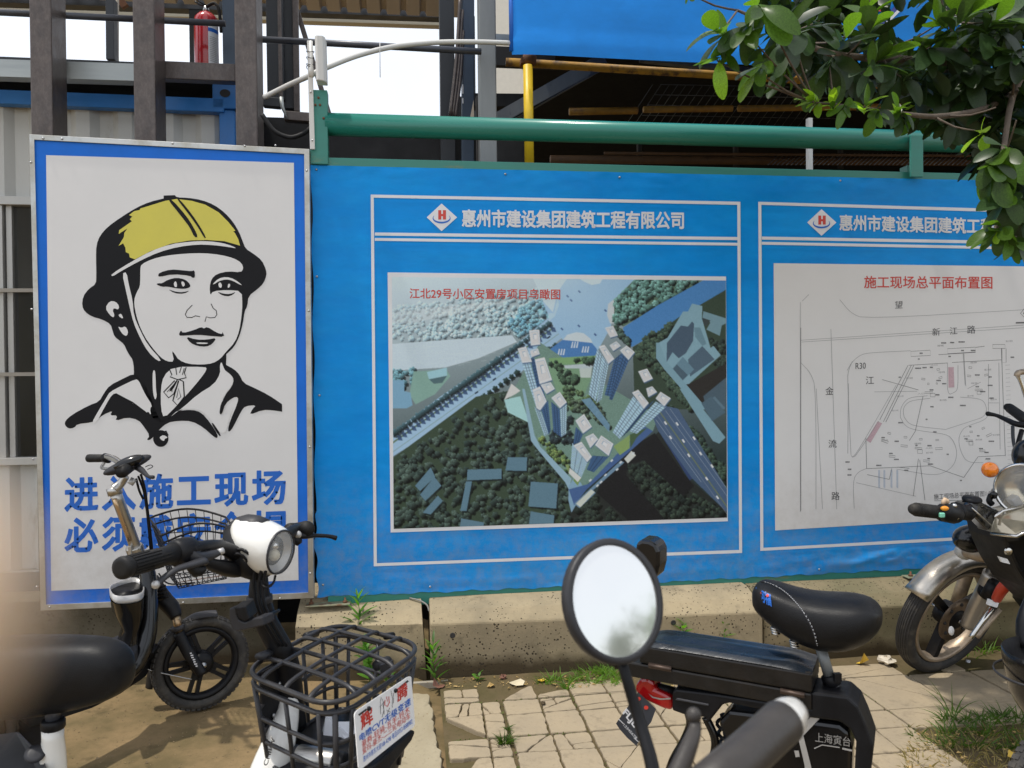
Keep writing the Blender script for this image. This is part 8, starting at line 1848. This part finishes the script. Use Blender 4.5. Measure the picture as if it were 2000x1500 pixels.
b = MB(); b.ball(atD(2008, 890, 2.8), (.055, .05, .06), 16, 10); b.build('instrument_pod', M['black_gloss'], Fm)
tubep('mirror_stalk', [(1987, 733, 2.9), (1992, 742, 2.9), (2003, 775, 2.9), (2016, 830, 2.9)], [.009, .0075, .007, .007], 'chrome', Fm, 10)
tubep('mirror_knuckle', [(1986, 735, 2.9), (1989, 728, 2.9), (2003, 726, 2.92)], .011, M['alloy_worn'], Fm, 10)
b = MB(); b.lathe([(.0001, -.02), (.05, -.018), (.068, -.006), (.07, .002), (.066, .004), (.0001, .003)], atD(2029, 695, 2.95), (-F_*.6+R_*.8), 30); b.build('mirror', M['grey_plastic'], Fm)
# rest of the machine, outside the picture
b = MB(); b.tube(T3([(2040, 1010, 2.8), (2150, 1040, 2.9), (2350, 1060, 3.0)]), [.12, .15, .12], 16, spline=4); b.build('fuel_tank', M['black_gloss'], Fm)
b = MB(); b.tube(T3([(2330, 1050, 3.0), (2480, 1060, 3.05), (2620, 1040, 3.1)]), [(.12, .05), (.13, .05), (.09, .04)], 16, spline=4); b.build('seat', M['vinyl_seat'], Fm)
rwF = V((cF.x+1.22, cF.y+.35, .285)); wheel(Fm, rwF, V((.27, -.96, 0)), .285, .1, .222, .055, 3, 'tyre_dusty', 'alloy_worn', double=False, grooves=7, spw=.03, hubw=.1)
b = MB(); b.tube([atD(2060, 1120, 2.85), V((cF.x+.55, cF.y+.1, .35)), rwF], [.06, .10, .04], 12, spline=4); b.tube([V((cF.x+.5, cF.y-.0, .5)), V((cF.x+.55, cF.y+.1, .28))], .12, 12); b.build('engine_block', M['dark_steel'], Fm)
b = MB(); b.tube([V((cF.x+.6, cF.y-.1, .3)), V((cF.x+.5, cF.y-.25, .0))], .012, 8); b.build('side_stand', M['dark_steel'], Fm)

# ------------------------------------------------------------ G: tub-like guard of another scooter at the right edge
G_ = thing('step_scooter', 'glossy black scooter mudguard tub cut off by the right edge, below the motorcycle', 'scooter', V((atZ(2060, 1480, 0).x, atZ(2060, 1480, 0).y, 0)), 'two-wheelers parked in front of the fence')
gc_ = atD(2045, 1274, 2.05)
b = MB(); b.lathe([(.128, .004), (.131, 0), (.127, -.03), (.112, -.10), (.098, -.13), (.080, -.155), (.060, -.175), (.055, -.2)], gc_, V((0, 0, 1)), 36, squash=.8, caps=False); b.build('front_tub', M['black_gloss'], G_)
b = MB(); b.lathe([(.128, .004), (.121, .0), (.112, -.05), (.06, -.09), (.0001, -.095)], gc_, V((0, 0, 1)), 36, squash=.8, caps=False); b.build('tub_inside', M['black_plastic'], G_)
b = MB(); torus(b, gc_+V((0, 0, -.062)), V((0, 0, 1)), .122, [(.0025*math.cos(t), .004*math.sin(t)) for t in [k*1.05 for k in range(6)]], 36, x0=V((1, 0, 0))); b.build('tub_line', M['grey_plastic'], G_)
b = MB(); b.tube(T3([(2015, 1160, 2.2), (2000, 1215, 2.18), (2010, 1262, 2.16)]), [.012, .02, .03], 12, spline=3); b.build('cable_boot', M['black_plastic'], G_)
wheel(G_, V((gc_.x+.02, gc_.y, .2)), V((.3, -.95, 0)), .20, .06, .15, .05, 5, 'tyre_dusty', 'black_plastic', hubw=.06)
wheel(G_, V((gc_.x+1.0, gc_.y-.3, .2)), V((.3, -.95, 0)), .20, .06, .15, .05, 5, 'tyre_dusty', 'black_plastic', hubw=.06)
b = MB(); b.tube([gc_+V((.06, 0, .35)), gc_+V((.03, 0, -.05)), V((gc_.x+.02, gc_.y, .2))], .025, 10); b.tube([gc_+V((.05, 0, -.1)), V((gc_.x+.3, gc_.y-.1, .25)), V((gc_.x+.8, gc_.y-.25, .3)), V((gc_.x+1.0, gc_.y-.3, .2))], .05, 10, spline=4); b.build('frame', M['black_plastic'], G_)
# ============================================================ street trees across the road, behind the camera (seen in the mirror)
def street_tree(x, y, h, r, seed, lab):
    t = thing('street_tree', lab, 'tree', V((x, y, 0)), 'street trees across the road'); q = random.Random(seed)
    b = MB(); b.tube([V((x, y, -.05)), V((x+.1, y, h*.35)), V((x, y+.1, h*.6)), V((x-.1, y, h*.85))], [.16, .13, .09, .04], 10, spline=3); b.build('trunk', BARK, t)
    b = MB(); cl = [V((x+q.gauss(0, r*.5), y+q.gauss(0, r*.5), h*.72+q.gauss(0, r*.35))) for _ in range(16)]
    for _ in range(1500):
        c_ = q.choice(cl); p = c_+V((q.gauss(0, r*.22), q.gauss(0, r*.22), q.gauss(0, r*.2))); s = q.uniform(.09, .2); a = V((q.gauss(0, 1), q.gauss(0, 1), q.gauss(0, 1))).normalized(); o = a.orthogonal().normalized()
        b.add([p-a*s, p+o*s*.4, p+a*s, p-o*s*.4], [(0, 1, 2, 3)])
    b.build('crown', LM_, t, fix=False, kind='stuff'); return t
street_tree(22.5, -9.2, 3.9, 1.9, 1, 'leafy street tree across the road, nearest the right edge of the site')
street_tree(23.5, -13.8, 4.1, 2.1, 2, 'broad street tree across the road, seen in the round mirror')
street_tree(21.5, -18.5, 5.2, 1.9, 3, 'taller street tree across the road, behind the photographer')
# ============================================================ photographer's hand: one fingertip reaches over the lens edge
def cp(r, u, f): return EYE+R_*r+U_*u+F_*f
skin = mat('skin', (.74, .54, .37), .5, var=.12, vs=60, bump=.15, bs=600); skin.node_tree.nodes['Principled BSDF'].inputs['Subsurface Weight'].default_value = .15; skin.node_tree.nodes['Principled BSDF'].inputs['Subsurface Radius'].default_value = (.01, .004, .002)
per = thing('person', "photographer's bare hand at the far left, one fingertip blurred over the lens edge", 'person', cp(-.16, -.30, -.10))
b = MB()
fing = [  # root, knuckle bends, tip; radii
 ([(-.088, -.020, -.030), (-.074, -.010, .004), (-.048, -.0065, .021), (-.030, -.0060, .0225), (-.0172, -.0060, .0203)], [.0105, .0092, .0075, .0054, .0045]),
 ([(-.092, -.042, -.028), (-.080, -.036, .012), (-.052, -.036, .026), (-.042, -.042, .008)], [.011, .0095, .0082, .007]),
 ([(-.094, -.062, -.026), (-.084, -.060, .012), (-.060, -.060, .024), (-.048, -.064, .008)], [.0105, .009, .008, .0068]),
 ([(-.096, -.080, -.026), (-.090, -.080, .006), (-.070, -.082, .016), (-.058, -.084, .004)], [.009, .0078, .007, .006]),
 ([(-.104, -.050, -.062), (-.086, -.022, -.078), (-.062, -.006, -.074), (-.046, .002, -.066)], [.014, .0115, .0095, .0078])]
for pts, rr in fing:
    P3 = [cp(*p) for p in pts]; b.tube(P3, rr, 14, spline=5); b.ball(P3[-1], rr[-1]*1.0, 14, 10)
b.ball(cp(-.102, -.052, -.042), (.022, .030, .036), 20, 14, Matrix((R_, F_, U_)).transposed())
b.tube([cp(-.106, -.075, -.05), cp(-.12, -.12, -.06), cp(-.15, -.22, -.09), cp(-.19, -.34, -.16)], [.026, .024, .029, .036], 18, spline=5)
hnd = b.build('hand', skin, per)
md = hnd.modifiers.new('r', 'REMESH'); md.mode = 'VOXEL'; md.voxel_size = .0014; md.use_smooth_shade = True
md = hnd.modifiers.new('s', 'SMOOTH'); md.factor = .6; md.iterations = 8
nb = MB(); nb.ball(cp(-.0205, -.0012, .0205), (.0048, .0036, .0012), 12, 8, Matrix((R_, F_, U_)).transposed()); nb.build('fingernail', mat('nail', (.62, .42, .34), .3), per)
sv = MB(); sv.tube([cp(-.148, -.215, -.088), cp(-.19, -.34, -.16), cp(-.21, -.42, -.25)], [.036, .046, .055], 18, spline=4); sv.build('sleeve', mat('sleeve_cloth', (.08, .09, .12), .9, var=.2, vs=40), per)
bpy.data.objects.remove(_to)
